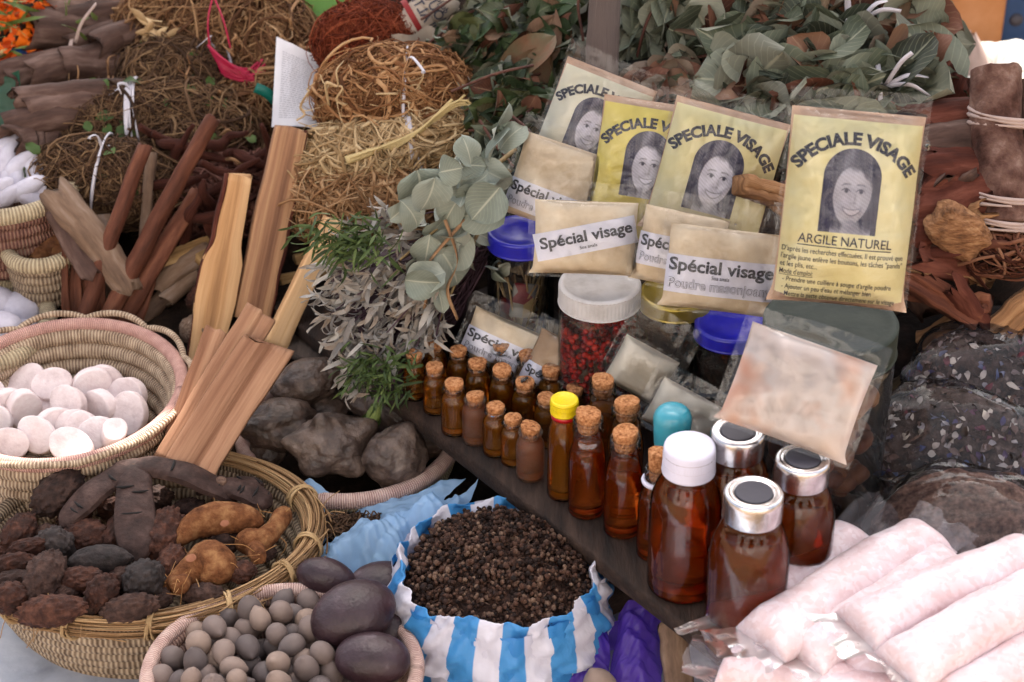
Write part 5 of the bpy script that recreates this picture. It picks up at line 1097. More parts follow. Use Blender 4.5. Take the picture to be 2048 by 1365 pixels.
m = crumple('', '', (P(1090, 1420, .02), P(1215, 1420, .03), P(1215, 1235, .085), P(1125, 1275, .075)), None, .016, 31, 60, 70, 24, lift=lambda u, v: .022 * np.sin(PI * u)); m.build('left_fold', PURP, pb)
m = crumple('', '', (P(1215, 1420, .03), P(1320, 1420, .03), P(1335, 1225, .085), P(1235, 1240, .080)), None, .018, 37, 60, 70, 24, lift=lambda u, v: .026 * np.sin(PI * u) * (1 - .3 * v)); m.build('right_fold', PURP, pb)
m = crumple('', '', (P(1190, 1300, .045), P(1290, 1300, .05), P(1320, 1220, .09), P(1170, 1260, .08)), None, .012, 41, 50, 40, 26, lift=lambda u, v: .010 * np.sin(PI * u)); m.build('top_fold', PURP, pb)
m = MB(); bark(m, P(1345, 1235, .10), P(1370, 1400, .04), .016, 2.4, .004, .0, 5, 1.5, k=12); tag(m.build('bark_strip', BARKG), 'grey dry bark strip leaning under the shelf beside the purple bag', 'bark strip')

# --- bags of pinkish salt, bottom right
SALT = None
def saltmat():
    mt, nt, N, L, b = _new('bagged_salt'); tc = N.new('ShaderNodeTexCoord'); vo = N.new('ShaderNodeTexVoronoi'); vo.inputs['Scale'].default_value = 210; vo.inputs['Randomness'].default_value = 1
    nz = N.new('ShaderNodeTexNoise'); nz.inputs['Scale'].default_value = 60; nz.inputs['Detail'].default_value = 5; L.new(tc.outputs['Object'], nz.inputs['Vector']); va = N.new('ShaderNodeVectorMath'); va.operation = 'MULTIPLY_ADD'; va.inputs[1].default_value = (.02, .02, .02); L.new(nz.outputs['Color'], va.inputs[0]); L.new(tc.outputs['Object'], va.inputs[2]); L.new(va.outputs[0], vo.inputs['Vector'])
    sp = N.new('ShaderNodeSeparateColor'); L.new(vo.outputs['Color'], sp.inputs[0]); n3 = N.new('ShaderNodeTexNoise'); n3.inputs['Scale'].default_value = 26; L.new(tc.outputs['Object'], n3.inputs['Vector'])
    mx = N.new('ShaderNodeMix'); mx.inputs['Factor'].default_value = .72; L.new(sp.outputs[0], mx.inputs['A']); L.new(n3.outputs['Fac'], mx.inputs['B']); cr = N.new('ShaderNodeValToRGB'); e = cr.color_ramp.elements
    for x in range(2): e.new(.5)
    for i, (q, c) in enumerate(((.15, '#c9abac'), (.42, '#d6bec0'), (.62, '#dfcdd1'), (.85, '#ebe1e5'))): e[i].position = q; e[i].color = rgb(c)
    L.new(mx.outputs['Result'], cr.inputs[0]); L.new(cr.outputs[0], b.inputs['Base Color']); b.inputs['Roughness'].default_value = .6; b.inputs['Subsurface Weight'].default_value = .25; b.inputs['Subsurface Scale'].default_value = .008; b.inputs['Subsurface Radius'].default_value = (1, .7, .65)
    b.inputs['Coat Weight'].default_value = .55; b.inputs['Coat Roughness'].default_value = .18
    n4 = N.new('ShaderNodeTexNoise'); n4.inputs['Scale'].default_value = 38; n4.inputs['Detail'].default_value = 4; n4.inputs['Distortion'].default_value = .8; L.new(tc.outputs['Object'], n4.inputs['Vector']); bp = N.new('ShaderNodeBump'); bp.inputs['Strength'].default_value = .55; bp.inputs['Distance'].default_value = .005; L.new(n4.outputs['Fac'], bp.inputs['Height']); L.new(bp.outputs[0], b.inputs['Normal']); L.new(bp.outputs[0], b.inputs['Coat Normal'])
    return mt
SALT = saltmat(); FLARE = film('milky_plastic', (.97, .95, .97), .17, .30, .3, 30, .25, milkc=(.86, .80, .84))
def salt(label, a, za, b, zb, r, seed, f0=.3, f1=.4, fl=.030):
    r *= .92; p0, p1 = P(*a, za), P(*b, zb); n, k = 46, 30; s = np.linspace(0, 1, n); path = p0 + np.outer(s, p1 - p0) + np.outer(np.sin(PI * s), V(0, 0, .004)); t = thing('salt_bag', label, 'salt bag', (*((p0 + p1) / 2)[:2], min(za, zb) - r), 'tubular bags of pinkish salt')
    e = np.clip(np.minimum(s, 1 - s) / .13, 0, 1); rv = r * np.sqrt(1 - (1 - e) ** 2.2); rv[0] = rv[-1] = .0008; rh = r * (1.02 + .16 * (1 - e))
    a_ = np.arange(k) * 2 * PI / k; secs = np.stack([np.stack([np.cos(a_) * rh[i] * 1.0, np.sin(a_) * rv[i] * .92], -1) for i in range(n)])
    m = MB(); loft(m, path, secs, (0, 0, 1)); v = m.v[0]; ax = np.repeat(path, k, 0); nn = .05 * fbm(v * 30 + seed, seed, 2) + .055 * crease(v * V(1, 1, 1.3), seed + 2, 15, 6) + .02 * fbm(v * 140, seed + 5, 2); m.v[0] = ax + (v - ax) * (1 + nn)[:, None]; m.build('salt', SALT, t)
    d = unit(p1 - p0); sd = unit(np.cross(d, V(0, 0, 1)))
    for (o, dr, f) in ((p0, -d, f0), (p1, d, f1)):
        m = MB(); u, w = np.meshgrid(np.linspace(-1, 1, 26), np.linspace(-.15, 1, 16)); wid = r * (1.12 + .18 * w); q = o + sd * (u * wid)[..., None] + dr * (w * fl * f * (1 + .35 * fbm(np.stack([u * 1.5, 0 * u, 0 * u + seed], -1), seed)))[..., None]; z = .003 * np.sin(u * 5 + seed) * w + .004 * crease(np.stack([u, w * .4, 0 * u + seed * 2.], -1), seed + 4, 1.2, 4) * np.clip(w, 0, 1) + .010 * w * f; q[..., 2] += z; grid(m, q); m.build('sealed_end', FLARE, t)
salt('salt bag farthest left, pressed against the silver capped bottles', (1462, 1262), .176, (1715, 1075), .182, .026, 3, 1.0, 1.3, .032)
salt('second salt bag from the left, with a clear pleated end', (1520, 1290), .195, (1862, 1072), .205, .027, 5, .8, .7)
salt('salt bag with visible white chips between two plumper bags', (1600, 1320), .188, (1905, 1118), .20, .024, 7, .8, .6)
salt('plump smooth salt bag running to the right edge of the view', (1712, 1265), .215, (2075, 1110), .225, .026, 9, .9, .6)
salt('rightmost long salt bag, rounded at its lower end', (1795, 1345), .215, (2130, 1165), .225, .026, 11, .4, .5)
salt('salt bag cut by the bottom right corner of the view', (1890, 1420), .195, (2160, 1265), .20, .025, 13, .5, .5)
salt('salt bag with a frayed sealed edge at the lower left of the salt heap', (1450, 1330), .158, (1720, 1400), .165, .027, 15, .9, .2)
salt('salt bag lying crosswise at the bottom edge under the others', (1620, 1395), .165, (1860, 1420), .165, .026, 17, .5, .2)
salt('salt bag half buried between the second bag and the one with white chips', (1560, 1345), .168, (1850, 1160), .172, .026, 21, .3, .3)
salt('salt bag half buried under the two plump bags, showing only in the gap between them', (1700, 1370), .172, (2040, 1200), .178, .026, 23, .3, .3)
# --- bags of herbs and granules right of the jar
HERBB = mat('mixed_herb', ['#14100e', '#2c211c', '#46372f', '#5a4c48', '#8a7e78'], 90, .6, .9, 170, coord='Object', spec=.3)
FILMD = film('dusty_clear_plastic', (.92, .90, .92), .012, .07, .10, 26, .24)
def pillow(name, label, cat, c, ax, rot, seed, mt, fm, group=None, chips=0, chipm=None):
    t = thing(name, label, cat, np.asarray(c) - V(0, 0, ax[2]), group); m = MB()
    def pre(v, d): return np.sign(v) * np.abs(v / ax) ** .9 * ax * (1 - .55 * np.abs(d[:, 0:1]) ** 3 * V(0, 1, .8))
    blob(m, c, ax, rot, 5, lambda d: .09 * fbm(d * 2 + seed, seed) + .05 * ridge(d * 4, seed), pre=pre); m.build('contents', mt, t)
    if chips:
        chips = int(chips * 3.2)
        rr = np.random.default_rng(seed); d = unit(rr.normal(size=(chips, 3)) + V(0, -.3, .8)); p = (np.sign(d) * np.abs(d) ** .9 * np.asarray(ax) * (1 - .55 * np.abs(d[:, 0:1]) ** 3 * V(0, 1, .8)) * 1.045) @ rot.T + c; m = MB(); leafset(m, p, unit(rr.normal(size=(chips, 3))), d @ rot.T, rr.uniform(.005, .014, chips), rr.uniform(.0015, .004, chips), 'lance', .3, .8, .1, 4, 5); m.build('leaf_bits', chipm, t)
    m = MB(); blob(m, c, np.asarray(ax) * 1.07 + .002, rot, 5, lambda d: .06 * fbm(d * 2 + seed, seed) + .045 * crease(d, seed + 1, 1.3, 5), pre=lambda v, d: np.sign(v) * np.abs(v / (np.asarray(ax) * 1.07 + .002)) ** .85 * (np.asarray(ax) * 1.10 + .003) * (1 - .5 * np.abs(d[:, 0:1]) ** 3 * V(0, 1, .9))); m.build('clear_bag', fm, t); return t
CHIP = mat('herb_chips', ['#2a1f1a', '#4c3a32', '#6a5650', '#8a7e7c', '#c4beb6', '#46547e', '#7a3a30'], 20, .6, .2, island=.95)
pillow('herb_bag', 'clear bag of dark dried leaves and pale flakes, upper one at the right edge', 'bag', W(1985, 785, -.22), (.085, .062, .024), rotm(R(38), R(10), R(14)), 3, HERBB, FILMD, 'clear bags of dried herbs', 260, CHIP)
pillow('herb_bag', 'clear bag of dark herbs with bluish reflections, lower one by the big jar', 'bag', W(1925, 915, -.31), (.085, .060, .020), rotm(R(34), R(12), R(-22)), 6, HERBB, FILMD, 'clear bags of dried herbs', 240, CHIP)
GRAN = mat('brown_granules', ['#33241f', '#5c453c', '#7a6257', '#94796a'], 150, .8, .9, 220, spec=.2)
pillow('granule_bag', 'clear bag of brown granules behind the salt bags', 'bag', W(1935, 1085, -.42), (.085, .065, .022), rotm(R(28), R(-4), R(-22)), 9, GRAN, FILMD)

# ================================================================== heaps on the sloping stand
FIB = lambda name, cols, isl=.75: mat(name, cols, 60, .85, .2, island=isl, spec=.15)
FB_TAN = FIB('tan_fibre', ['#5c4230', '#8d6b4c', '#b39270', '#ccb292']); FB_BR = FIB('brown_fibre', ['#3e2a20', '#6e503a', '#98785a', '#b89a76']); FB_RED = FIB('rust_fibre', ['#3e1c12', '#6c3320', '#8a4830', '#a06246'])
FB_MOSS = FIB('mossy_fibre', ['#2a1e17', '#533f31', '#7a614b', '#9a8062']); FB_PALE = FIB('pale_fibre', ['#7d6648', '#a88e6c', '#c8b08c', '#dac6a4'])
FB_ORG = FIB('orange_fibre', ['#4e3422', '#7e583c', '#a67e5a', '#c6a47e']); WHT = plain('white_tie', '#c9c5cc', .5); RAF = mat('raffia', ['#a88a5c']); PNK = plain('pink_raffia', '#b0204c', .5); RAFP = plain('pale_raffia', '#b8a49c', .6)
GLEAF = mat('herb_leaf', ['#2c3a1c', '#4c6230', '#6d8448'], 30, .6, .2, island=.6)
def bundle(name, label, c, ax, rot, n, mt, seed, rad=.0008, curl=.9, along=.5, loose=.24, tie=None, tiem=WHT, seg=14, step=None, leaves=0, group='bundles of dried roots and herbs', cat='root bundle', coref=.72, tiepos=0.0, tails=2):
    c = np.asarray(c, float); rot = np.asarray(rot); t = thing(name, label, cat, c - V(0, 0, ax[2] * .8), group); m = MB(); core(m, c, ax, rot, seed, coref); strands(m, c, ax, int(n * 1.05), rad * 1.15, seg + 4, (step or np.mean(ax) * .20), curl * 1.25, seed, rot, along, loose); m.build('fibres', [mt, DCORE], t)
    rr = np.random.default_rng(seed + 100)
    if leaves:
        d = unit(rr.normal(size=(leaves, 3)) + V(0, -.4, .5)); m = MB(); leafset(m, (d * ax * rr.uniform(1.0, 1.2, (leaves, 1))) @ rot.T + c, unit(rr.normal(size=(leaves, 3))), d @ rot.T, rr.uniform(.010, .022, leaves), rr.uniform(.005, .009, leaves), 'round', .2, .6, .12, 4, 5); m.build('green_leaves', GLEAF, t)
    if tie is not None:
        m = MB(); q = c + rot @ V(ax[0] * tiepos, 0, 0); f = math.sqrt(max(.05, 1 - tiepos ** 2)); tie_ring(m, q, rot[:, 0], ax[1] * f * 1.10 + .004, ax[2] * f * 1.10 + .004, .0042, tie, seed)
        for k in range(tails):
            q1 = q + rot @ V(0, 0, ax[2] * f * 1.03) + V(0, -ax[1] * .3, 0); v = unit(rr.normal(size=3) + V(0, -1, .3)) * rr.uniform(.025, .05); ribbon(m, spline([q1, q1 + v * .4 + V(0, 0, .008), q1 + v * .8 + rr.normal(size=3) * .006, q1 + v + V(0, 0, -.008)], 12), .0032, .0004, (0, -.5, 1), rr.uniform(-2, 2))
        m.build('tie', tiem, t)
    return t
fr_ = lambda rz, ry=0, rx=0: rotm(R(rx), R(ry), R(rz))
# fine fibre bundles in the middle
bundle('fibre_bundle', 'biggest tangle of tan root fibres, lowest of the stack behind the pale wooden sticks', W(752, 385, .14), (.104, .054, .046), fr_(0, 0), 1500, FB_TAN, 1, .0010, 1.1, .4, .16, None)
bundle('fibre_bundle', 'pale straw coloured root bundle tied with white cord, middle of the stack', W(775, 288, .155), (.112, .042, .030), fr_(6, -12), 1000, FB_PALE, 2, .0012, .8, .6, .2, 3, WHT, tiepos=.28)
bundle('fibre_bundle', 'orange tan bundle of curly roots on top of the fibre stack', W(800, 195, .20), (.082, .050, .046), fr_(0, 0), 1300, FB_ORG, 3, .0010, 1.2, .3, .2, 1, WHT, tiepos=.1)
m = MB(); stk = [spline([W(692, 322, .10), W(760, 298, .11), W(840, 262, .12), W(905, 200, .13)], 18)]; tubes(m, stk, np.linspace(.0048, .002, 18), 10, True)
for k in range(5): tubes(m, [spline([W(700 + 8 * k, 316 - 4 * k, .098 + .002 * k), W(800, 280 + 3 * k, .11), W(880 + 8 * k, 235 - 8 * k, .118), W(930 + 9 * k, 190 + 9 * k, .12)], 14)], .0014, 6)
tag(m.build('pale_stalk', mat('pale_stalk', ['#b09868', '#cdb888', '#dccb9f'], 40, .7, .3, coord='UV', st=(4, .2, 1))), 'pale cream root stalk lying across the tied fibre bundle', 'stalk')
bundle('fibre_bundle', 'dark red brown fibres between the fibre stack and the grey leaf sprig', W(912, 288, .17), (.045, .040, .036), fr_(0), 420, FB_RED, 4, .0008, .8, .5, .12)
bundle('fibre_ball', 'rust red ball of fine curly fibres in front of the newspaper', W(735, 88, .33), (.058, .048, .046), fr_(0), 1500, FB_RED, 5, .0005, 1.1, .2, .10, cat='fibre ball')
# brown heaps top middle
bundle('root_heap', 'large heap of brown wiry roots behind the white paper, under the green sheet', W(548, 100, .42), (.07, .05, .055), fr_(75, 0, 10), 1000, FB_BR, 6, .0009, .7, .55, .14)
bundle('root_heap', 'brown wiry root heap tied with pink raffia', W(455, 85, .43), (.075, .065, .085), fr_(20, 60), 1000, FB_BR, 7, .0009, .7, .55, .14)
bundle('root_heap', 'tan brown root heap beside the dark bark rolls, with dry yellow buds', W(335, 75, .45), (.060, .06, .070), fr_(30, 30), 700, FB_BR, 8, .0009, .7, .5, .14)
bundle('root_heap', 'loose brown roots hanging below the pink raffia, left of the paper', W(490, 220, .35), (.045, .05, .085), fr_(0, 65), 600, FB_BR, 9, .0010, .5, .8, .14)
m = MB(); rr = np.random.default_rng(2)
for i in range(9):
    q = W(rr.uniform(270, 350), rr.uniform(25, 85), .37); blob(m, q, (.013, .0045, .0045), rotm(0, R(rr.uniform(-60, 60)), R(rr.uniform(0, 180))), 3, pre=lambda v, d: v * (1 - .5 * d[:, 0:1] ** 2 * V(0, 1, 1))); tubes(m, [spline([q, q + V(.012, .005, -.008), q + V(.024, .01, -.012)], 6)], .001, 4)
tag(m.build('dry_buds', FB_PALE), 'dry yellowish flower buds on the root heap beside the bark rolls', 'buds', kind='stuff')
m = MB(); c = W(470, 125, .335)
for k in range(14): ribbon(m, spline([c + V(-.030 + .001 * k, 0, .022 - .0022 * k), c + V(-.012, -.012, .010 - .0016 * k), c + V(.006 + .0007 * k, -.012, -.002 - .0012 * k), c + V(.026 + .0006 * k, .002, -.012 + .0018 * (k % 7)) + rng.normal(size=3) * .003], 12), .003, .0004, (0, -1, .6), rng.uniform(-1, 1))
for k in range(8): ribbon(m, spline([c + V(.012, -.008, -.006), c + V(.018 + rng.normal() * .006, -.012, -.018), c + V(.020 + rng.normal() * .010, -.010, -.034)], 8), .0025, .0003, (0, -1, .3), 1)
for k in range(2): tubes(m, [spline([c + V(-.028 + .024 * k, 0, .018), c + V(-.028 + .018 * k, .004, .05), c + V(-.022, .02, .075)], 10)], .0012, 5)
tag(m.build('raffia_ribbon', PNK), 'bright pink raffia ribbon tied round the brown root heap', 'ribbon')
# mossy herb bundles
bundle('herb_bundle', 'dull brown herb bundle with a short white tie, below the pink raffia', W(375, 165, .36), (.075, .055, .050), fr_(25, 10), 1000, FB_MOSS, 10, .0007, .8, .55, .14, 1, WHT, leaves=10, tiepos=.5, cat='herb bundle')
bundle('herb_bundle', 'mossy herb bundle with green leaves and a white knotted tie in its middle', W(270, 245, .28), (.108, .045, .042), fr_(4, -4), 1300, FB_MOSS, 11, .0007, .7, .7, .14, 4, WHT, leaves=60, tiepos=.05, cat='herb bundle', tails=3)
bundle('herb_bundle', 'dark mossy herb bundle lowest on the left, above the curled bark', W(225, 365, .19), (.085, .045, .046), fr_(-4, 6), 1100, FB_MOSS, 12, .0007, .8, .6, .12, 1, WHT, leaves=14, tiepos=-.1, cat='herb bundle')
bundle('herb_bundle', 'brown herb bundle right of the mossy ones, behind the red bark stick', W(400, 300, .26), (.070, .05, .045), fr_(30, 0), 700, FB_MOSS, 13, .0009, .8, .5, .14, None, leaves=22, cat='herb bundle')
def leaf_bits(): pass
# dark rolled bark, top left
GB = 'tied bundles of dark rolled bark'
def bark_bundle(label, rolls, seed, ties=()):
    o = S(*rolls[0][:2], 0); t = thing('bark_bundle', label, 'bark bundle', o, GB)
    for i, (x0, y0, x1, y1, y, r, arc, rot) in enumerate(rolls):
        m = MB(); bark(m, W(x0 - 8, y0, y - .055), W(x1 + 8, y1, y - .015), r * 1.25, arc + .9, .0035, .02, seed + i, R(90 + (rot - 90) * .4), 16, 18, .9); m.build('bark_roll', BARKD, t)
    m = MB()
    for (x, y, yy, ra) in ties: tie_ring(m, W(x, y, yy), W(x + 60, y - 15, yy) - W(x, y, yy), ra, ra, .004, 2, seed)
    if ties:
        q = W(ties[0][0], ties[0][1], ties[0][2]) + V(0, -ties[0][3] * .5, ties[0][3]); ribbon(m, spline([q, q + V(.01, 0, .025), q + V(.03, 0, .05)], 10), .004, .0005, (0, -1, .2), 1); m.build('tie', RAFP, t)
bark_bundle('upper dark bark bundle with one wide hollow roll tied by pale bast', [(62, 60, 235, 70, .47, .021, 5.0, 150), (110, 25, 262, 30, .50, .016, 4.4, 60), (95, 45, 255, 20, .49, .017, 4.6, 90), (150, 95, 262, 45, .46, .014, 4.5, 90)], 1, ((185, 45, .475, .030),))
bark_bundle('second dark bark bundle with a smooth bent roll in front of the wide hollow one', [(70, 150, 215, 100, .40, .018, 4.8, 60), (8, 150, 180, 108, .42, .015, 4.0, 70), (20, 165, 120, 150, .41, .018, 3.6, 90), (130, 125, 262, 130, .41, .018, 4.4, 90), (195, 95, 270, 60, .43, .016, 4.6, 120)], 7, ((160, 118, .40, .026),))
bark_bundle('lowest dark bark bundle with long flattened strips, above the white clay lumps', [(40, 200, 265, 182, .31, .014, 4.2, 80), (60, 222, 260, 205, .30, .016, 4.6, 60), (30, 255, 190, 222, .285, .017, 4.4, 90), (25, 285, 100, 270, .265, .018, 3.6, 90), (55, 240, 230, 232, .30, .02, 4.0, 90)], 13)
for i, (x0, y0, x1, y1, y, r, lab) in enumerate(((105, 300, 135, 275, .24, .012, 'short dark bark roll standing beside the mossy herb'), (120, 340, 145, 300, .225, .016, 'short tied bark piece above the curled bark strips'))):
    m = MB(); bark(m, W(x0, y0, y), W(x1, y1, y), r, 5.2, .003, .0, 30 + i, R(90)); tag(m.build('bark_roll', BARKD), lab, 'bark roll')
# curled light bark and red cinnamon sticks
m = MB(); bark(m, W(118, 395, .12), W(262, 585, .06), .024, 3.0, .003, .06, 41, R(100), 18, 20, .75, bdir=(.3, -.3, .8)); tag(m.build('curled_bark', BARKG), 'broad grey curled bark strip leaning left of the red bark sticks', 'bark strip')
m = MB(); bark(m, W(105, 425, .105), W(185, 560, .055), .015, 3.2, .003, -.06, 43, R(150), 16, 18, 1.1, bdir=(.3, -.3, .8)); tag(m.build('curled_bark', BARKD), 'darker curled bark strip under the broad grey one', 'bark strip')
m = MB(); bark(m, W(205, 430, .14), W(250, 640, .09), .016, 3.0, .003, .02, 44, R(60)); tag(m.build('curled_bark', BARKG), 'grey brown bark strip behind the shorter red bark stick', 'bark strip')
for i, (x0, y0, x1, y1, ya, yb, r, arc, lab) in enumerate(((160, 660, 290, 290, .035, .13, .0125, 5.6, 'shorter round red bark stick leaning at the left'), (200, 665, 428, 235, .04, .14, .0135, 5.2, 'longest red bark stick with a rolled open top end'), (232, 665, 400, 390, .05, .13, .017, 4.2, 'wide dark red bark strip beside the longest bark stick'), (270, 660, 330, 480, .06, .11, .017, 4.0, 'short split red bark strip right of the long bark sticks'), (285, 560, 308, 310, .11, .16, .011, 4.6, 'brown straight bark stick standing behind the two red ones'))):
    m = MB(); bark(m, W(x0, y0, ya), W(x1, y1, yb), r * .82, arc, .0032, .015, 50 + i, R(100 + 20 * i), 20, 20, .85); tag(m.build('bark_stick', CINN if i < 4 else BARKG), lab, 'bark stick', 'red bark sticks')
for i in range(7):
    x = 128 + i * 12; m = MB(); stick(m, W(x + 6, 650, .05), W(x + rng.uniform(-6, 14), 500 + rng.uniform(-15, 60), .075), .009, .005, (0, -1, .4), 14, i, .25, wprof=((0, 1), (.7, .9), (1, .25))); tag(m.build('bark_splinter', CINN), 'thin pointed red splinter among those below the curled bark', 'splinter', 'red bark splinters')
for i, (x0, y0, x1, y1, y, r, lab) in enumerate(((310, 575, 420, 500, .09, .014, 'short hollow grey twig with an open end below the yellowish wood'), (330, 600, 400, 545, .08, .011, 'small rough grey twig lying under the hollow one'), (280, 640, 360, 570, .07, .011, 'thin knobbly grey twig behind the pink rimmed basket'))):
    m = MB(); bark(m, W(x0, y0, y), W(x1, y1, y + .03), r, 5.9, .0045, .02, 70 + i, R(90), 12, 18); tag(m.build('hollow_twig', BARKG), lab, 'twig', 'grey hollow twigs')
m = MB(); stick(m, W(285, 540, .09), W(440, 478, .13), .016, .010, (0, -1, .8), 20, 5, .2); tag(m.build('split_stick', mat('yellow_wood', ['#7a6040', '#a88a60', '#c2a67c'], 45, .85, .4, 120, coord='UV', st=(4, .16, 1))), 'yellowish splintered stick lying nearly level behind the pale stick', 'stick')
m = MB(); stick(m, W(395, 520, .10), W(470, 490, .13), .014, .010, (0, -1, .8), 16, 8, .2); tag(m.build('split_stick', MATS['yellow_wood']), 'short stub of yellowish wood behind the broad pale stick', 'stick')
for i, (c, ax, rz, mt, lab) in enumerate(((S(435, 430, .045), (.030, .018, .012), 20, BARKD, 'dark shallow bark cup lying behind the broad pale stick'), (S(400, 660, .03), (.022, .018, .018), 0, BARKG, 'round striped dry gourd half hidden behind the pink rimmed basket'))):
    m = MB(); blob(m, c, ax, rotm(0, 0, R(rz)), 4, lambda d: .12 * fbm(d * 2 + i, i) + .03 * np.sin(np.arctan2(d[:, 1], d[:, 0]) * 14)); tag(m.build('dried_gourd' if i else 'bark_cup', mt), lab, 'gourd' if i else 'bark')
m = MB(); blob(m, S(430, 600, .03), (.03, .025, .02), None, 4, lambda d: knobs(d, 5)); tag(m.build('dried_fruit', KN[0]), 'knobbly dark red dried fruit in shadow between the pale sticks', 'dried fruit')
# twisted red brown roots behind the sticks
rr = np.random.default_rng(14)
for i in range(14):
    x, y = rr.uniform(340, 560), rr.uniform(270, 450); a = rr.uniform(-.6, .6) + (1.3 if i % 4 == 0 else 0); L = rr.uniform(45, 95); yy = .222 - (y - 260) * .00065
    p = [W(x + math.cos(a) * L * u + rr.normal() * 5, y - math.sin(a) * L * u + rr.normal() * 7, yy + rr.normal() * .008) for u in (-1, -.5, 0, .5, 1)]
    m = MB(); tubes(m, [spline(p, 26)], np.interp(np.linspace(0, 1, 26), [0, .5, 1], [.004, rr.uniform(.005, .008), .0025]), 12, True); m.v[0] += .0016 * np.stack([fbm(m.v[0] * 60, k + i, 3) for k in range(3)], -1)
    tag(m.build('twisted_root', BARKR), 'twisted red brown root in the tangle behind the pale sticks', 'root', 'twisted red brown roots')
bundle('bark_heap', 'heap of purplish brown bark shreds behind the pale sticks', W(450, 390, .21), (.070, .05, .045), fr_(20), 500, FIB('shred_fibre', ['#3a2420', '#6b4a42', '#8f6a5e']), 15, .0018, .5, .5, .1)
# loose wiry roots and twigs lying over the heaps
def loose(n, box_, yfun, mt, rad, Lr, seed, label, cat, group, name, curlpx=5):
    rr = np.random.default_rng(seed)
    for i in range(n):
        x, y = rr.uniform(box_[0], box_[1]), rr.uniform(box_[2], box_[3]); a = rr.uniform(0, PI); L = rr.uniform(*Lr); yy = yfun(x, y) + rr.uniform(-.012, .006)
        p = [W(x + math.cos(a) * L * u + rr.normal() * curlpx, y - math.sin(a) * L * u * .7 + rr.normal() * curlpx, yy + rr.normal() * .010 + .012 * abs(u)) for u in (-1, -.6, -.2, .2, .6, 1)]
        m = MB(); tubes(m, [spline(p, 22)], np.interp(np.linspace(0, 1, 22), [0, .4, 1], [rad * .7, rad * rr.uniform(.8, 1.3), rad * .3]), 7, True); mid = np.array(p[2])
        for k in range(3):
            q = np.array(p[1 + k]); v = unit(rr.normal(size=3) + V(0, -.3, .2)) * rr.uniform(.010, .026); tubes(m, [spline([q, q + v * .5 + rr.normal(size=3) * .003, q + v + rr.normal(size=3) * .005], 8)], np.linspace(rad * .45, rad * .15, 8), 5)
        tag(m.build(name, mt), label, cat, group)
loose(26, (150, 480, 150, 360), lambda x, y: .335 - (y - 120) * .00063, FB_BR, .0022, (25, 80), 71, 'thin branching brown root lying loose over the herb bundles on the left', 'root', 'loose wiry roots', 'loose_root')
loose(22, (300, 640, 10, 230), lambda x, y: .385 - (y - 60) * .0005, FB_TAN, .0022, (25, 70), 73, 'thin tan root lying loose over the brown root heaps at the top', 'root', 'loose tan roots', 'loose_root')
loose(16, (610, 930, 150, 430), lambda x, y: .165 - (y - 130) * .00025, FB_PALE, .0015, (30, 80), 75, 'thin pale curly root standing out from the fibre stack', 'root', 'loose pale roots', 'loose_root', 8)
# pale split sticks leaning
GS = 'pale split wooden sticks'
def edge_bark(par, p0, p1, w, t, side, seed, wprof):
    m = MB(); d = unit(np.asarray(p1) - p0); f = V(.25, -.9, .35); sd = unit(np.cross(d, f)) * side; n = 26; u = np.linspace(0, 1, n); path = np.asarray(p0) + np.outer(u, np.asarray(p1) - p0) + np.outer(np.interp(u, *zip(*wprof)) * w / 2 + .0008 * np.sin(u * 23 + seed), sd)
    sec = np.array([(-.0016, -t * .46), (.0016, -t * .40), (.0022, 0), (.0014, t * .42), (-.0014, t * .47)]); loft(m, path, np.stack([sec * (1 + .3 * math.sin(7 * q + seed)) for q in u]), f); m.build('bark_edge', BARKR, par)
wp = ((0, .75), (.25, .8), (.45, 1.0), (.62, .95), (.7, .70), (1, .62)); a0, a1 = W(392, 800, -.02), W(478, 352, .10)
m = MB(); stick(m, a0, a1, 80 / 1850, .014, (.25, -.9, .35), 30, 1, .05, wprof=wp); q = tag(m.build('split_stick', WOODP), 'broad pale split stick with a notched shoulder, leaning left of the tallest stick', 'stick', GS); edge_bark(q, a0, a1, 80 / 1850, .014, -1, 2, wp)
wp = ((0, .95), (.6, .95), (1, .80)); a0, a1 = W(502, 640, .04), W(582, 255, .14)
m = MB(); stick(m, a0, a1, 74 / 1800, .016, (.3, -.9, .35), 30, 2, .06, wprof=wp); q = tag(m.build('split_stick', mat('striped_split_wood', ['#6e4e3c', '#a37c60', '#c8a37e', '#dcbb96'], 13, .8, .5, 70, coord='UV', st=(4, .08, 1), contrast=1.1, detail=9)), 'tallest split stick with brown streaks, its top before the white paper', 'stick', GS); edge_bark(q, a0, a1, 74 / 1800, .016, 1, 5, wp)
m = MB(); stick(m, W(550, 690, .0), W(668, 440, .07), 46 / 1850, .016, (.35, -.85, .4), 26, 3, .06, wprof=((0, 1), (.5, .9), (1, .85))); tag(m.build('split_stick', WOODP), 'pale split stick leaning furthest right, beside the silvery herb', 'stick', GS)
m = MB(); stick(m, W(350, 880, -.19), W(432, 660, -.11), 44 / 1950, .014, (.1, -.9, .4), 26, 14, .08); tag(m.build('split_stick', WOODM), 'brown split stick at the back left of the leaning trio', 'stick', GS)
m = MB(); stick(m, W(338, 930, -.215), W(522, 625, -.105), 66 / 1980, .018, (.05, -.85, .5), 30, 5, .10, crack=.3); tag(m.build('split_stick', WOODM), 'long brown split stick in the middle of the leaning trio', 'stick', GS)
m = MB(); stick(m, W(372, 950, -.240), W(535, 690, -.135), 98 / 1980, .022, (.05, -.85, .5), 30, 6, .10, crack=.35); tag(m.build('split_stick', WOODM), 'widest brown split stick in front, its foot in the big basket', 'stick', GS)
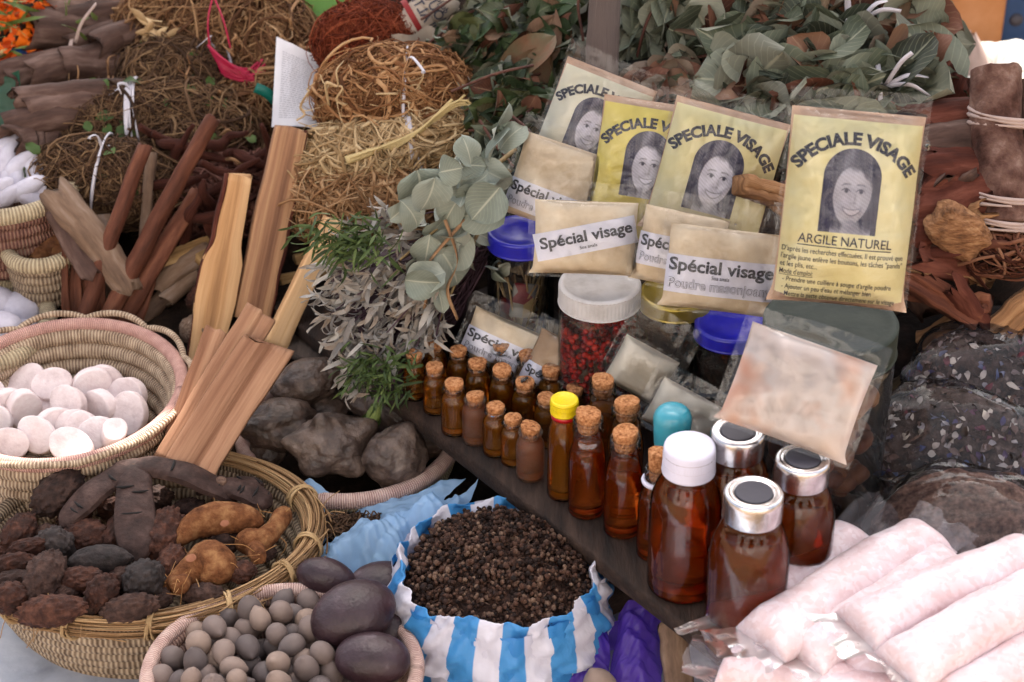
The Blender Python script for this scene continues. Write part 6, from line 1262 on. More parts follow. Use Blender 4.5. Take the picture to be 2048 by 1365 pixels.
# wooden slats lying under the herb, behind the sticks
for i, (x0, y0, x1, y1, y, lab) in enumerate(((600, 470, 690, 455, .12, 'greenish brown reed lying behind the rightmost pale stick'), (590, 520, 700, 500, .10, 'lower reed behind the rightmost pale stick'), (560, 560, 660, 540, .08, 'short dark reed in shadow beneath the fibre stack'))):
    m = MB(); stick(m, W(x0, y0, y), W(x1, y1, y + .02), .012, .010, (0, -1, .5), 12, 20 + i, .15); tag(m.build('dry_reed', MATS['yellow_wood']), lab, 'reed', 'dry reeds')
m = MB(); box(m, W(640, 690, .01), (.075, .035, .006), frame(V(.7, -.75, 0)), .002); tag(m.build('grey_board', mat('grey_board', ['#3c332d', '#5c5048', '#786c62'], 12, .85, .5, 90, st=(6, 1, 6))), 'dusty grey board under the silvery herb at the left end of the shelf', 'board')
# white paper, newspaper, other colourful things
PAP = mat('paper', ['#d0cfd4', '#e2e1e6', '#eae9ee'], 14, .7, .15, 40, spec=.2)
p00, p10, p11, p01 = W(543, 255, .26), W(668, 262, .27), W(690, 128, .33), W(552, 78, .34)
u, v = np.meshgrid(np.linspace(0, 1, 30), np.linspace(0, 1, 30)); u3, v3 = u[..., None], v[..., None]
pp = (p00 * (1 - u3) + p10 * u3) * (1 - v3) + (p01 * (1 - u3) + p11 * u3) * v3; pn = unit(np.cross(p10 - p00, p01 - p00)); pp = pp + (.006 * np.sin(u * 4 + v * 2) + .003 * fbm(np.stack([u * 4, v * 4, 0 * u], -1), 3))[..., None] * pn
t = thing('paper_sheet', 'creased white sheet of paper with faint lines of print, stuck upright among the roots', 'paper', p00); m = MB(); grid(m, pp); m.build('sheet', PAP, t)
def on_sheet(a, b): 
    from_u = np.clip(a, 0, 1) * 29; i = np.minimum(from_u.astype(int), 28); f = from_u - i; from_v = np.clip(b, 0, 1) * 29; j = np.minimum(from_v.astype(int), 28); g_ = from_v - j
    return (pp[j, i] * ((1 - f) * (1 - g_))[:, None] + pp[j, i + 1] * (f * (1 - g_))[:, None] + pp[j + 1, i] * ((1 - f) * g_)[:, None] + pp[j + 1, i + 1] * (f * g_)[:, None]) + pn * (.0006 if pn[1] < 0 else -.0006)
m = MB(); rr = np.random.default_rng(4)
for k in range(30):
    b0 = .10 + k * .026; x = .10
    while x < (.80 if k > 26 else .9):
        w_ = rr.uniform(.02, .07); xs_ = np.linspace(x, min(x + w_, .92), 5); grid(m, np.stack([on_sheet(xs_, np.full(5, b0)), on_sheet(xs_, np.full(5, b0 + .007))])); x += w_ + .014
m.build('faint_print', mat('faint_print', ['#9b9ba3', '#adadb5', '#bdbdc4'], 200, .8, 0), t)
NEWS = mat('newsprint', ['#9a8d80', '#bdb0a2', '#cfc4b6'], 16, .8, .2, 60, spec=.15)
t = thing('newspaper_roll', 'crumpled newspaper roll with a red band and headline at the top edge', 'newspaper', W(825, 60, .33)); a, b = W(770, 72, .33), W(895, 0, .35); m = MB(); bark(m, a, b, .023, 6.2, .002, 0, 3, R(90), 20, 30); m.build('paper_roll', NEWS, t)
m = MB(); d = unit(b - a); q = a + (b - a) * .48; fr2 = frame(d); th = np.linspace(0, 2 * PI, 40, endpoint=False)
loopp = lambda off, r_: np.stack([a + (b - a) * off + (fr2[:, 1] * math.cos(x) + fr2[:, 2] * math.sin(x)) * r_ for x in th]); grid(m, np.stack([loopp(.42, .0252), loopp(.50, .0254)]), wrap=True); m.build('red_band', plain('news_red', '#8d1c1c', .7), t)
def roll_text(m, s, off, size, r_, phi):
    v2, fs = text2d(s, size, .02); m.add(np.stack([a + d * (off * np.linalg.norm(b - a) + y) + (fr2[:, 1] * math.cos(phi - x / r_) + fr2[:, 2] * math.sin(phi - x / r_)) * r_ for x, y in v2]), fs)
m = MB()
for k, (s, off, size) in enumerate((('II ALTE', .56, .016), ('NOUVEL', .72, .016), ('du jour', .86, .010))): roll_text(m, s, off, size, .0258, R(150))
m.build('headline', INK, t)
m = MB(); q = W(822, 100, .30); grid(m, np.array([[q + V(-.028 + .056 * i / 11, -.012 * math.sin(i * .5), -.028 + .05 * j / 11 + .003 * math.sin(i + j)) for i in range(12)] for j in range(12)])); tag(m.build('newspaper_scrap', NEWS), 'printed newspaper scrap behind the rust red fibre ball', 'newspaper')
m = MB(); mm_, f_ = text2d('POUR LE', .013, .02); q2 = q + V(0, -.0135, .004)
m = MB(); c = [W(588, 72, .42), W(722, 60, .42), W(740, -60, .47), W(575, -60, .47)]; tag(crumple('', '', c, None, .012, 51, 50, 40, 12).build('green_sheet', bagmat('green_plastic', ['#5c8a3a', '#6e9c46'], .5, .3)), 'bright green plastic sheet blurred at the top edge behind the roots', 'plastic sheet')
# top left corner: orange flowers, blue and green bags
m = MB(); rr = np.random.default_rng(6); n_ = 420; cpt = W(38, 60, .46); d = unit(rr.normal(size=(n_, 3)) + V(0, -.4, .5)); leafset(m, cpt + d * V(.07, .05, .05), unit(d + rr.normal(size=(n_, 3)) * .5), d, rr.uniform(.010, .02, n_), rr.uniform(.004, .008, n_), 'round', .2, .8, .1, 4, 5)
t = thing('flower_bunch', 'bunch of orange marigold flowers with green blades in the top left corner', 'flowers', cpt - V(0, 0, .05)); m.build('petals', mat('marigold', ['#b5420a', '#dc640e', '#ee8a1c'], 30, .6, .1, island=.7), t)
m = MB(); n_ = 60; leafset(m, cpt + rr.normal(size=(n_, 3)) * V(.05, .02, .02) + V(-.02, -.03, .03), unit(rr.normal(size=(n_, 3)) * V(1, .3, .5) + V(0, -.2, .5)), rr.normal(size=(n_, 3)), rr.uniform(.04, .07, n_), .0022, 'strap', .2, .9, .03, 3, 9); m.build('blades', mat('green_blade', ['#4a5a28', '#76864a', '#9aa66a'], 30, .5, .1, island=.7), t)
m = MB(); tubes(m, [spline([W(0, 108, .41), W(22, 85, .41), W(28, 45, .42), W(40, 25, .43)], 14), spline([W(-5, 60, .41), W(14, 50, .42), W(30, 60, .43)], 14)], .0035, 8); m.build('pale_stalks', MATS['pale_stalk'], t)
for nm, cols, pts, lab in (('blue_cloth', ['#0d4a8f', '#1c66b4'], ((-40, 165), (75, 135), (85, 92), (-40, 110)), 'bright blue plastic bag edge under the dark bark at the left edge'), ('green_cloth', ['#0c4a38', '#146650'], ((-40, 300), (48, 262), (42, 150), (-40, 165)), 'dark green plastic bag below the blue one at the left edge')):
    y0 = .40 if 'blue' in nm else .33; c = [W(x, y, y0 + (.02 if k > 1 else 0)) for k, (x, y) in enumerate(pts)]; m = crumple('', '', c, None, .008, 61, 40, 40, 14); tag(m.build(nm.split('_')[0] + '_bag', bagmat(nm, cols, .35, .15)), lab, 'bag')
m = MB(); c = W(532, 185, .30); ribbon(m, spline([c + V(-.012, 0, .006), c, c + V(.010, .002, -.012)], 8), .012, .0006, (0, -1, .3)); tag(m.build('teal_strip', plain('teal', '#14766a', .5)), 'small teal plastic strip left of the white paper', 'strip')

# ================================================================== leaves behind the packets
EUC = mat('eucalyptus_leaf', ['#2e2a22', '#434a3e', '#626958', '#7a8072', '#979786'], 12, .62, .15, 160, island=.72, spec=.3, vein=.5); EUCR = mat('dried_red_leaf', ['#3c241c', '#664234', '#8a6654', '#6a6452'], 14, .7, .2, 120, island=.8, spec=.2, vein=.4, veinc='#a88a70')
DLEAF = mat('dark_green_leaf', ['#141c12', '#2a3822', '#44573a', '#4c3e2c', '#56683f'], 14, .55, .15, 120, island=.9, spec=.35, vein=.35, veinc='#8a946a'); STEM = mat('leaf_stem', ['#3c2420', '#5e3c32', '#7a5848'], 60, .7, .2); COREM = mat('shade_core', ['#12130f', '#1f211a'], 30, .9, .3)  # near-black core colour stands in for shade deep between the leaves
def leaf_bundle(label, p0, p1, r, n, mt, seed, L=(.035, .06), wr=.42, kind='round', extra=0, extram=None, tie=0, tiem=WHT, spread=.6, coref=.72, group='bundles of dried leaves', name='leaf_bundle', fold=.30, curl=1.0, tiepos=.5, flat=.85):
    p0, p1 = np.asarray(p0, float), np.asarray(p1, float); rr = np.random.default_rng(seed); ax = unit(p1 - p0); fr = frame(ax); Ln = np.linalg.norm(p1 - p0); c = (p0 + p1) / 2
    t = thing(name, label, 'leaf bundle', c - V(0, 0, r), group); m = MB(); blob(m, c, (Ln * .52, r * coref, r * coref * flat), fr, 4, lambda d: .12 * fbm(d * 3, seed)); m.build('shade_core', COREM, t)
    def layer(n, mt_, nm, jit=0):
        s = rr.uniform(-.5, .5, n); a = rr.uniform(0, 2 * PI, n); k = np.sqrt(np.clip(1 - (np.abs(s) * 1.85) ** 4, .1, 1)) * r * rr.uniform(.72, 1.02, n); nr = np.cos(a)[:, None] * fr[:, 1] + np.sin(a)[:, None] * fr[:, 2] * flat
        pos = c + np.outer(s * Ln, ax) + nr * k[:, None]; dr = unit(ax * (np.sign(rr.random(n) - .35) * rr.uniform(.5, 1.2, n))[:, None] + nr * rr.uniform(-.1, spread, n)[:, None] + rr.normal(size=(n, 3)) * .35); l = rr.uniform(*L, n)
        m = MB(); leafset(m, pos - dr * (l * .45)[:, None], dr, unit(nr + rr.normal(size=(n, 3)) * .45), l * rr.choice([.85, 1, 1.2], n), l * wr * rr.uniform(.8, 1.2, n), kind, fold, curl, .15, 7, 9); m.build(nm, mt_, t)
    layer(int(n * 1.7), mt, 'leaves')
    if extra: layer(int(extra * 1.4), extram, 'dry_leaves')
    m = MB(); 
    for k in range(5):
        o = fr[:, 1] * rr.normal() * r * .5 + fr[:, 2] * abs(rr.normal()) * r * .5; tubes(m, [spline([p0 + o - ax * .01, c + o * 1.2 + rr.normal(size=3) * .006, p1 + o * .8 + ax * .01], 14)], .0016, 6)
    m.build('stems', STEM, t)
    if tie:
        m = MB(); q = p0 + (p1 - p0) * tiepos; tie_ring(m, q, ax, r * 1.0, r * .95, .004, tie, seed)
        for k in range(3):
            q1 = q + V(0, -r * .75, r * .65); v = unit(rr.normal(size=3) * V(1, .2, .8) + V(.3, -.4, .1)) * rr.uniform(.03, .055); ribbon(m, spline([q1, q1 + v * .5 + V(0, -.006, .01), q1 + v], 10), .0045, .0004, (0, -1, .4), rr.uniform(-1.5, 1.5))
        m.build('tie', tiem, t)
    return t
leaf_bundle('big lower bundle of grey green leaves tied with white strips, behind the tall packet', W(1440, 230, .06), W(1870, 195, .06), .058, 150, EUC, 3, (.055, .085), .46, extra=20, extram=EUCR, tie=2, tiepos=.72)
leaf_bundle('upper bundle of grey green leaves with reddish dried ones and a white knotted strip', W(1400, 110, .16), W(1850, 70, .15), .066, 180, EUC, 5, (.05, .08), .46, extra=80, extram=EUCR, tie=3, tiepos=.66)
leaf_bundle('loose grey green leaves spilling at the top edge above the knotted bundle', W(1290, 20, .27), W(1840, -20, .26), .06, 170, EUC, 7, (.045, .08), .42, extra=40, extram=EUCR)
leaf_bundle('grey leaves hanging right of the wooden post', W(1290, 110, .20), W(1340, -10, .22), .036, 60, EUC, 9, (.045, .07), .45, extra=10, extram=EUCR)
leaf_bundle('crumpled brown dried leaves low between the whitish packet and the leaf bundles', W(1270, 215, .10), W(1400, 190, .10), .040, 60, EUCR, 11, (.035, .055), .45, extra=20, extram=EUC)
leaf_bundle('dark green leafy herb bundle behind the fibre stack, left of the wooden post', W(900, 140, .26), W(1120, 50, .28), .062, 300, DLEAF, 13, (.022, .05), .34, 'round', spread=.9, extra=60, extram=EUCR)
leaf_bundle('dark withered leaves in the shadow left of the whitish packet', W(960, 240, .14), W(1080, 190, .14), .045, 120, DLEAF, 15, (.03, .055), .30, 'lance', extra=30, extram=EUCR)
leaf_bundle('dark green leaves at the top edge beside the newspaper', W(960, 20, .38), W(1150, -10, .38), .06, 170, DLEAF, 17, (.025, .055), .40, 'round', spread=.9)
BIGL = mat('big_dry_leaf', ['#4a3428', '#7a5c48', '#6d6650', '#8c765c'], 18, .7, .3, 120, spec=.2)
for i, (x0, y0, x1, y1, L, w_, lab) in enumerate(((1110, 72, 985, 165, .090, .022, 'large folded brown dry leaf in front of the dark green bundle'), (1100, 95, 1000, 235, .088, .024, 'large olive dry leaf hanging below the folded brown one'), (1085, 150, 965, 150, .05, .008, 'narrow curled brown leaf left of the large dry leaves'))):
    m = MB(); a_, b_2 = W(x0, y0, .17), W(x1, y1, .135); rs = rng; leafset(m, [a_], [b_2 - a_], [V(0, -.8, .6)], np.linalg.norm(b_2 - a_) * 1.1, w_, 'lance', .5, .5, .08, 9, 14); tag(m.build('dry_leaf', BIGL), lab, 'leaf', 'large dry leaves')
m = MB(); tubes(m, [spline([W(1203, 330, .06), W(1203, 150, .10), W(1213, -60, .17)], 20)], np.linspace(.0185, .016, 20), 20, True); m.v[0] += .0022 * np.stack([fbm(m.v[0] * V(60, 60, 8), k, 3) for k in range(3)], -1); tag(m.build('wooden_post', mat('grey_wood', ['#3a302c', '#6c5e58', '#948680'], 30, .8, .6, 90, coord='UV', st=(6, .2, 1))), 'grey weathered wooden post standing behind the whitish packet', 'post')
# sprig of big round grey leaves in front
t = thing('leaf_sprig', 'sprig of large round grey green leaves lying over the silvery herb', 'leaf sprig', W(910, 450, -.05)); SPR = mat('grey_round_leaf', ['#666e64', '#868e84', '#9ea49a', '#b0b4aa'], 14, .6, .12, 160, island=.5, spec=.3, vein=.45, veinc='#c4c4b0')
spec_l = [((870, 355), (860, 410), .036, .020, -.13), ((878, 345), (905, 340), .022, .014, -.125), ((835, 340), (850, 395), .036, .024, -.12), ((930, 380), (885, 440), .045, .014, -.09), ((1000, 375), (965, 415), .036, .019, -.10), ((955, 370), (940, 400), .026, .014, -.09), ((880, 500), (915, 545), .040, .022, -.09), ((860, 470), (850, 530), .038, .015, -.095), ((890, 545), (840, 560), .034, .016, -.11), ((810, 560), (870, 570), .030, .016, -.12), ((925, 455), (900, 500), .040, .022, -.08), ((800, 400), (845, 440), .034, .012, -.10), ((780, 440), (830, 400), .034, .010, -.09), ((870, 560), (880, 590), .03, .009, -.10), ((975, 320), (990, 285), .034, .012, -.05), ((1000, 300), (1020, 260), .03, .014, -.04), ((950, 330), (985, 350), .036, .014, -.06), ((905, 330), (935, 330), .03, .013, -.08), ((1010, 420), (960, 430), .044, .018, -.09), ((985, 265), (1010, 240), .03, .012, -.03), ((900, 420), (870, 470), .034, .013, -.08)]
m = MB(); pos, dr, nr, ls, ws = [], [], [], [], []
rr = np.random.default_rng(3)
for (a_, b_2, L, w_, y) in spec_l: q0, q1 = W(*a_, y), W(*b_2, y - .006); pos.append(q0 * 1.0); dr.append(q1 - q0); nr.append(V(rr.normal() * .6, -.8, .65) + rr.normal(size=3) * .25); ls.append(L * 1.2); ws.append(w_ * 1.05)
for k in range(26):
    q0 = W(rr.uniform(815, 1010), rr.uniform(320, 560), -.075 + rr.uniform(-.02, .03)); pos.append(q0); dr.append(unit(V(-.6, -.2, -.5) + rr.normal(size=3) * .8)); nr.append(V(0, -.7, .6) + rr.normal(size=3) * .8); ls.append(rr.uniform(.026, .046)); ws.append(rr.uniform(.009, .018))
leafset(m, pos, dr, nr, ls, ws, 'round', .30, .9, .10, 9, 11); m.build('leaves', SPR, t)
m = MB()
for pts in (((1030, 300, 0), (960, 360, -.06), (905, 430, -.075), (800, 520, -.09)), ((960, 360, -.06), (900, 350, -.1), (860, 350, -.12)), ((905, 430, -.075), (890, 500, -.085), (850, 560, -.1)), ((1020, 340, -.03), (940, 500, -.07), (880, 640, -.08))): tubes(m, [spline([W(x, y, z) for x, y, z in pts], 18)], np.linspace(.0026, .0012, 18), 7)
m.build('stems', mat('sprig_stem', ['#6b5a40', '#94805c', '#ab9670'], 60, .7, .2), t)
leaf_bundle('small grey green leaves behind the leftmost sachet', W(985, 290, .06), W(1030, 350, .02), .03, 34, EUC, 21, (.025, .04), .40)
# silvery herb bunch
SILVL = mat('silver_leaf', ['#55514f', '#837e7a', '#aeaaa4', '#8f8072', '#c4c1bb'], 40, .75, .2, 200, island=.8, spec=.15, sheen=.3); GREENS = mat('fresh_green_leaf', ['#2c3a1c', '#4c5e32', '#72804c'], 40, .6, .15, island=.7); PURS = mat('purple_stem', ['#2f2024', '#4d3640', '#6d5560'], 60, .7, .2, island=.5)
t = thing('herb_bunch', 'bunch of silvery grey narrow leaved herb with two green tufts, spilling off the shelf', 'herb bunch', W(760, 640, -.06)); rr = np.random.default_rng(17); root = W(960, 470, .0)
heads = [(690, 470), (735, 445), (765, 425), (700, 500), (775, 480), (800, 470), (690, 560), (740, 560), (770, 590), (700, 610), (660, 630), (740, 630), (790, 620), (820, 640), (690, 660), (730, 680), (770, 670), (700, 710), (680, 690), (745, 720), (800, 690), (775, 720), (690, 740), (720, 760), (640, 590), (665, 545), (800, 560), (840, 600), (850, 660), (830, 700), (760, 540), (660, 670), (650, 530), (715, 590), (755, 650), (705, 780), (870, 680), (860, 620), (820, 590), (675, 600)]
stems, pos, dr, nr, ls, ws = [], [], [], [], [], []
for (x, y) in heads:
    yy = -.05 - (y - 420) * .00026 + rr.normal() * .006; h = W(x, y, yy); d0 = unit(h - root); stems.append(spline([root + rr.normal(size=3) * .012, root * .5 + h * .5 + V(0, .0, .012) + rr.normal(size=3) * .008, h], 12))
    for k in range(13):
        d = unit(d0 * rr.uniform(.8, 1.6) + rr.normal(size=3) * .42 + V(0, -.2, .0)); pos.append(h - d0 * rr.uniform(0, .028) + rr.normal(size=3) * .003); dr.append(d); nr.append(rr.normal(size=3) + V(0, -.6, .6)); ls.append(rr.uniform(.017, .034)); ws.append(rr.uniform(.0015, .0028))
m = MB(); leafset(m, pos, dr, nr, ls, ws, 'strap', .5, 1.2, .06, 3, 8); m.build('silver_leaves', SILVL, t)
m = MB(); extra = [spline([root + rr.normal(size=3) * .015, W(rr.uniform(800, 920), rr.uniform(520, 680), -.055), W(rr.uniform(690, 860), rr.uniform(600, 740), -.065 + rr.normal() * .01)], 12) for k in range(150)]; tubes(m, np.array(stems + extra), .0009, 4)
blob(m, W(800, 590, -.005), (.075, .05, .05), rotm(0, R(25), 0), 3); m.build('stalks', PURS, t)
for (x, y, n_, sp) in ((712, 490, 110, .016), (735, 475, 60, .014), (770, 725, 80, .016), (730, 745, 50, .014), (790, 775, 40, .010), (650, 460, 40, .012)):
    pos, dr, nr, ls, ws = [], [], [], [], []; h = W(x, y, -.085 - (y - 420) * .0002)
    for k in range(n_): d = unit(rr.normal(size=3) * .5 + V(-.6, -.4, -.25)); pos.append(h + rr.normal(size=3) * sp * V(1, .5, .7)); dr.append(d); nr.append(rr.normal(size=3) + V(0, -.5, .6)); ls.append(rr.uniform(.016, .030)); ws.append(rr.uniform(.0008, .0015))
    m = MB(); leafset(m, pos, dr, nr, ls, ws, 'strap', .3, .8, .04, 3, 7); m.build('green_tuft', GREENS, t)
m = MB(); 
for k in range(2): ribbon(m, spline([W(890 + 40 * k, 440, -.09), W(915 - 60 * k, 520 + 10 * k, -.10), W(895 - 40 * k, 580, -.105), W(915 - 70 * k, 640, -.11)], 22), .0034, .0003, (0, -1, .4), 4 - 7 * k)
m.build('curly_dry_leaves', mat('dry_curl', ['#7a5c44', '#a08062', '#b89c7e'], 40, .8, .2, island=.4), t)
t = thing('flower_bud', 'closed green flower bud on a purple stem, hanging over the shelf edge', 'flower bud', W(740, 840, -.135)); m = MB(); tubes(m, [spline([W(808, 730, -.11), W(785, 765, -.125), W(757, 805, -.135)], 12)], .0022, 8); m.build('stem', mat('bud_stem', ['#4a2a3e', '#6b4560'], 60, .6, .2), t)
c0, c1 = W(757, 805, -.135), W(732, 868, -.145); m = MB(); tubes(m, [spline([c0, c0 * .6 + c1 * .4, c1], 14)], np.interp(np.linspace(0, 1, 14), [0, .2, .5, .8, 1], [.002, .0055, .0075, .005, .0006]), 14, True); m.build('bud', mat('bud_green', ['#4a5a2c', '#76864c', '#98a06a'], 60, .6, .3, coord='UV', st=(8, .3, 1)), t)
m = MB(); n_ = 16; a_ = np.arange(n_) * 2 * PI / n_; ax_ = unit(c1 - c0); f3 = frame(ax_); rad_ = np.cos(a_)[:, None] * f3[:, 1] + np.sin(a_)[:, None] * f3[:, 2]; leafset(m, c0 + rad_ * .003 + ax_ * .002, ax_ + rad_ * .28, rad_, .026, .0014, 'strap', .2, .25, .03, 3, 8); m.build('sepals', GREENS, t)

# ================================================================== bark and logs on the right
rr = np.random.default_rng(44)
def strip(x0, y0, x1, y1, y, r, lab, i, mt=BARKR, arc=2.6, rot=90, grp='red bark strips and split logs on the right', name='bark_strip', th=.005):
    m = MB(); rg = np.random.default_rng(i + 5); bark(m, W(x0, y0 + rg.uniform(-6, 6), y), W(x1, y1 + rg.uniform(-8, 8), y + .01), r * 1.25, arc, th, .02, 100 + i, R(rot + rg.uniform(-35, 35)), 10, 18, rg.uniform(.8, 1.15), bdir=(0, 0, 1)); m.v[0] += .0012 * np.stack([fbm(m.v[0] * 90, k + i, 3) for k in range(3)], -1); tag(m.build(name, mt), lab, 'bark strip', grp)
for i, a_ in enumerate(((1830, 262, 2010, 240, -.02, .026, 'dark thick bark strip lying level behind the tall packet, uppermost', BARKR), (1825, 300, 1985, 285, -.05, .022, 'dark bark strip under the uppermost one, beside the bark log', BARKD), (1840, 352, 1985, 335, -.08, .026, 'reddish ragged bark strip level with the fly', BARKR), (1830, 382, 1990, 372, -.09, .022, 'thin red bark edge below the ragged strip', BARKR), (1820, 412, 1985, 398, -.10, .024, 'curved brown bark strip above the chunk of fibrous wood', BARKR), (1818, 470, 1960, 465, -.12, .022, 'splintered bark strip left of the chunk of fibrous wood', BARKR), (1815, 520, 1930, 540, -.14, .020, 'splintered bark strip below the fibrous chunk', BARKR), (1800, 500, 1850, 590, -.13, .02, 'dark bark strip in shadow right of the tall packet', BARKD))): strip(*a_[:6], a_[6], i, a_[7])
for i, a_ in enumerate(((1545, 300, 1660, 250, .03, .024, 'bark strip hidden behind the tall packet, its left end showing', BARKR), (1540, 430, 1600, 400, -.03, .022, 'broken bark piece behind the left edge of the tall packet', BARKR), (1850, 230, 1905, 150, .04, .024, 'upright torn red bark flake beside the leaf bundle', BARKR))): strip(*a_[:6], a_[6], 20 + i, a_[7])
def logp(x0, y0, x1, y1, ya, yb, w_, th, lab, i, mt, face=(0, -.8, .6), name='split_log', rough=.16): m = MB(); stick(m, W(x0, y0, ya), W(x1, y1, yb), w_, th, face, 24, 200 + i, rough, crack=.3); m.v[0] += .0025 * np.stack([fbm(m.v[0] * 70, k + i, 3) for k in range(3)], -1); tag(m.build(name, mt), lab, 'log', 'split logs on the right')
WR = mat('red_split_wood', ['#4d2a22', '#84543f', '#a87a5c'], 18, .9, .9, 80, coord='UV', st=(4, .14, 1), contrast=1.0, detail=9); WT = mat('tan_split_wood', ['#6b4c36', '#a07a58', '#c09a74'], 18, .9, .9, 80, coord='UV', st=(4, .14, 1), contrast=1.0, detail=9)
logp(1800, 545, 1955, 640, -.15, -.17, .024, .02, 'split reddish log sloping down to the right below the bark strips', 1, WR)
logp(1925, 720, 2080, 590, -.18, -.16, .030, .024, 'pale split log with a clean cut end above the herb bags', 2, WT)
logp(2005, 690, 2100, 620, -.17, -.15, .028, .024, 'second pale split log at the right edge beside the clean cut one', 3, WT)
logp(1845, 690, 1930, 640, -.15, -.15, .026, .02, 'short log stub with a frayed end in shadow, centre right', 4, WT)
logp(1790, 800, 1920, 700, -.16, -.16, .035, .02, 'dark greenish slab in the shadow right of the big jar', 5, mat('dark_slab', ['#2c241a', '#4d402e', '#6a5940'], 45, .85, .5, 120, coord='UV', st=(5, .16, 1)))
logp(1480, 372, 1575, 395, -.13, -.11, .020, .022, 'small block of split wood between the two yellow packets', 6, WT)
logp(1545, 385, 1590, 440, -.10, -.10, .022, .02, 'short wood block right of the small block, behind the tall packet', 7, WT)
rg = np.random.default_rng(63)
for i in range(34):
    x, y = rg.uniform(1815, 2030), rg.uniform(265, 600)
    if i % 4 == 0: logp(x - 45, y - rg.uniform(-20, 30), x + 45, y + rg.uniform(-20, 40), -.03 - (y - 265) * .00036, -.045 - (y - 265) * .00036, rg.uniform(.018, .03), .016, 'rough broken chunk of reddish wood among the jagged shards', 40 + i, (WR, WT, WR)[i % 3], name='wood_chunk', rough=.3)
    a = rg.normal() * .45 + (.5 if y > 480 else 0); L = rg.uniform(35, 80); yy = -.035 - (y - 265) * .00036 + rg.uniform(-.012, .012)
    if x + L > 1975 and y < 450: x = 1975 - L
    m = MB(); bark(m, W(x - math.cos(a) * L, y - math.sin(a) * L, yy), W(x + math.cos(a) * L, y + math.sin(a) * L, yy + rg.uniform(-.02, .02)), rg.uniform(.008, .018), rg.uniform(1.4, 3.4), .0028, rg.uniform(-.08, .08), 300 + i, rg.uniform(0, 3.1), 12, 12, rg.uniform(.6, 1.2), ragged=.7); tag(m.build('bark_shard', (BARKR, BARKD, CINN, WT, BARKD, BARKR, WR)[i % 7]), 'jagged shard of red brown bark in the heap right of the tall packet', 'bark shard', 'jagged bark shards on the right')
m = MB(); blob(m, W(1915, 462, -.14), (.030, .018, .021), rotm(0, R(35), 0), 5, lambda d: .16 * fbm(d * 3, 5) + .06 * ridge(d * 7, 7, 4), pre=lambda v, d: np.sign(v) * np.abs(v / V(.030, .018, .021)) ** .6 * V(.030, .018, .021)); tag(m.build('fibrous_chunk', mat('frayed_wood', ['#5c402c', '#987050', '#c09a74'], 60, .95, 1.0, 160, st=(1, 1, 3), detail=9)), 'chunk of fibrous tan wood with a frayed face, under the bark log', 'wood chunk')
t = thing('bark_log', 'thick upright roll of brown bark tied with pale raffia at the right edge', 'bark log', W(2010, 430, -.10)); m = MB(); tubes(m, [spline([W(2010, 450, -.115), W(1995, 300, -.07), W(1990, 140, -.02)], 60)], np.linspace(.0265, .024, 60), 40, True); v = m.v[0]; m.v[0] = v + .0045 * np.stack([fbm(v * V(60, 60, 26), k, 4) for k in range(3)], -1); m.build('bark', mat('log_bark', ['#2c1d18', '#5c423a', '#7c6258', '#a08a80'], 34, .9, .9, 190, spec=.15, detail=9), t)
for k, (y, yy) in enumerate(((232, -.048), (390, -.098), (438, -.11))): m = MB(); tie_ring(m, W(1998, y, yy), V(.05, .3, 1), .0285, .0285, .005, 3, k); m.build('raffia_tie', RAFP, t)
m = MB(); tubes(m, [spline([W(2085, 445, -.10), W(2075, 300, -.06), W(2068, 170, -.01)], 20)], .022, 24, True); v = m.v[0]; m.v[0] = v + .003 * np.stack([fbm(v * V(60, 60, 14), k + 5, 3) for k in range(3)], -1); tag(m.build('bark_log', BARKD), 'second dark bark roll cut by the right edge, behind the tied one', 'bark log')
bundle('bark_shreds', 'tangle of torn red brown bark fibres under the tied bark log', W(1990, 500, -.13), (.048, .030, .020), fr_(-15), 90, FIB('red_shred', ['#2e1813', '#553226', '#7a5240', '#96725a']), 31, .0014, .5, .6, .12, cat='bark shreds')
core_m = MB(); blob(core_m, W(1900, 470, .02), (.13, .06, .12), None, 4, lambda d: .15 * fbm(d * 3, 2)); blob(core_m, W(1930, 740, -.10), (.14, .06, .07), None, 4, lambda d: .15 * fbm(d * 3, 4)); tag(core_m.build('heap_shade_core', mat('heap_shade_core', ['#120c0a', '#241813', '#3d2a22'], 60, .95, .8, 200)), 'dark cores put in as shade filling the gaps of the log heap on the right', 'shade core', kind='stuff')  # dark blobs added as the shade between the logs
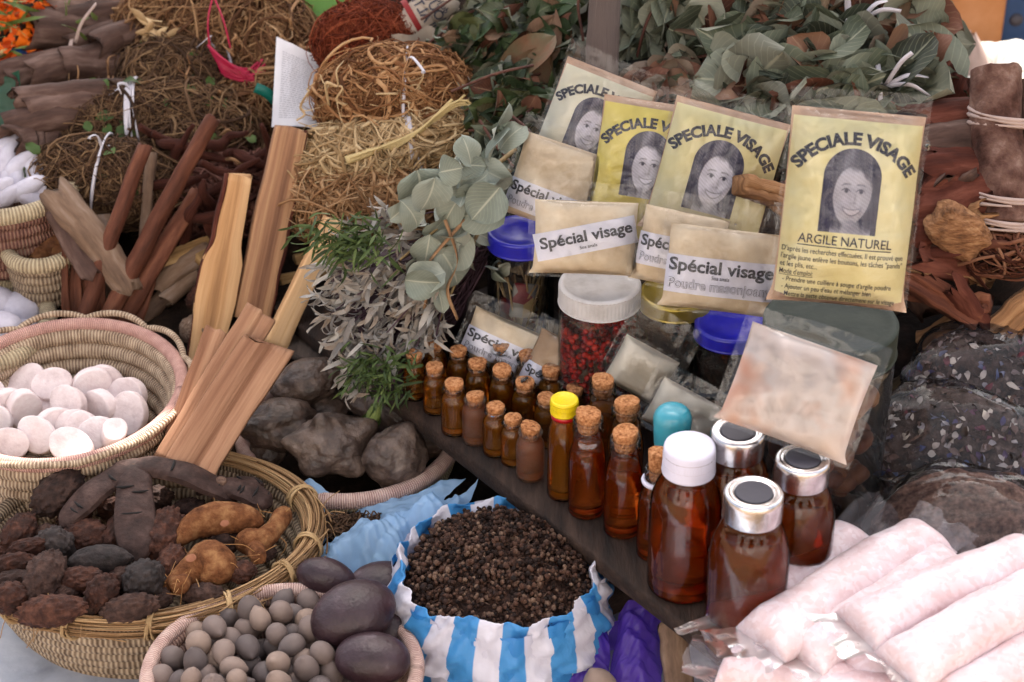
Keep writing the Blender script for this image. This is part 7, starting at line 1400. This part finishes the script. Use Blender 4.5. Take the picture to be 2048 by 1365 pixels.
m = MB(); blob(m, W(1480, 210, .16), (.22, .05, .06), None, 4, lambda d: .1 * fbm(d * 3, 6)); blob(m, W(1000, 210, .28), (.14, .04, .06), None, 4, lambda d: .1 * fbm(d * 3, 8)); tag(m.build('leaf_shade_core', COREM), 'dark cores put in as shade deep inside the heap of leaf bundles', 'leaf litter', kind='stuff')  # near-black blobs added as shade deep among the leaf bundles

# ================================================================== beyond the stall, top right
t = thing('white_sack', 'white plastic sack glaring in the sun at the upper right, behind the stall', 'sack', W(1975, 190, .72)); c = W(1985, 175, .74); m = MB(); lathe(m, [(.075, -.10), (.088, -.06), (.092, -.02), (.090, .015), (.080, .032), (.066, .03), (.055, .01), (.03, .003), (0, .0)], c, 60, disp=bag_disp(3, .10, .02)); m.build('sack_body', bagmat('white_plastic', ['#d9d6d0', '#dedad2'], .5, .4), t)
m = MB(); lathe(m, [(.035, .0), (.03, .03), (.012, .06), (.004, .075)], c + V(-.045, -.03, .02), 30, disp=bag_disp(5, .25, .01)); m.build('twisted_neck', MATS['pale_raffia'], t)
t = thing('blue_box', 'blue painted wooden box out of focus in the top right corner', 'box', W(1990, 40, 1.15)); m = MB(); c = W(2065, 25, 1.0); box(m, c, (.125, .10, .075), None, .004); m.build('box_panel', plain('blue_paint', '#12426e', .6, bump=.3, bscale=20), t); m = MB(); box(m, c + V(-.02, 0, .079), (.14, .11, .004), None, .002); m.build('pale_lid', plain('pale_blue', '#8fb8d0', .5), t); m = MB(); box(m, c + V(-.131, -.02, -.01), (.006, .09, .085), None, .002); m.build('corner_post', mat('old_wood', ['#241a14']), t); m = MB(); blob(m, c + V(-.05, -.10, .03), (.010, .006, .010), None, 3); m.build('knob', RUB, t)
t = thing('orange_board', 'orange painted board standing behind the leaves near the top right corner', 'board', W(1890, 60, .95)); m = MB(); c = W(1885, 60, .90); box(m, c, (.085, .012, .10), None, .003); m.build('panel', mat('orange_paint', ['#94623a', '#b07c50', '#c0906a'], 9, .6, .2, 40), t)
for x in (-.08, .08): m = MB(); box(m, c + V(x, .02, -.01), (.012, .008, .10), None, .002); m.build('brace', mat('old_wood', ['#241a14']), t)
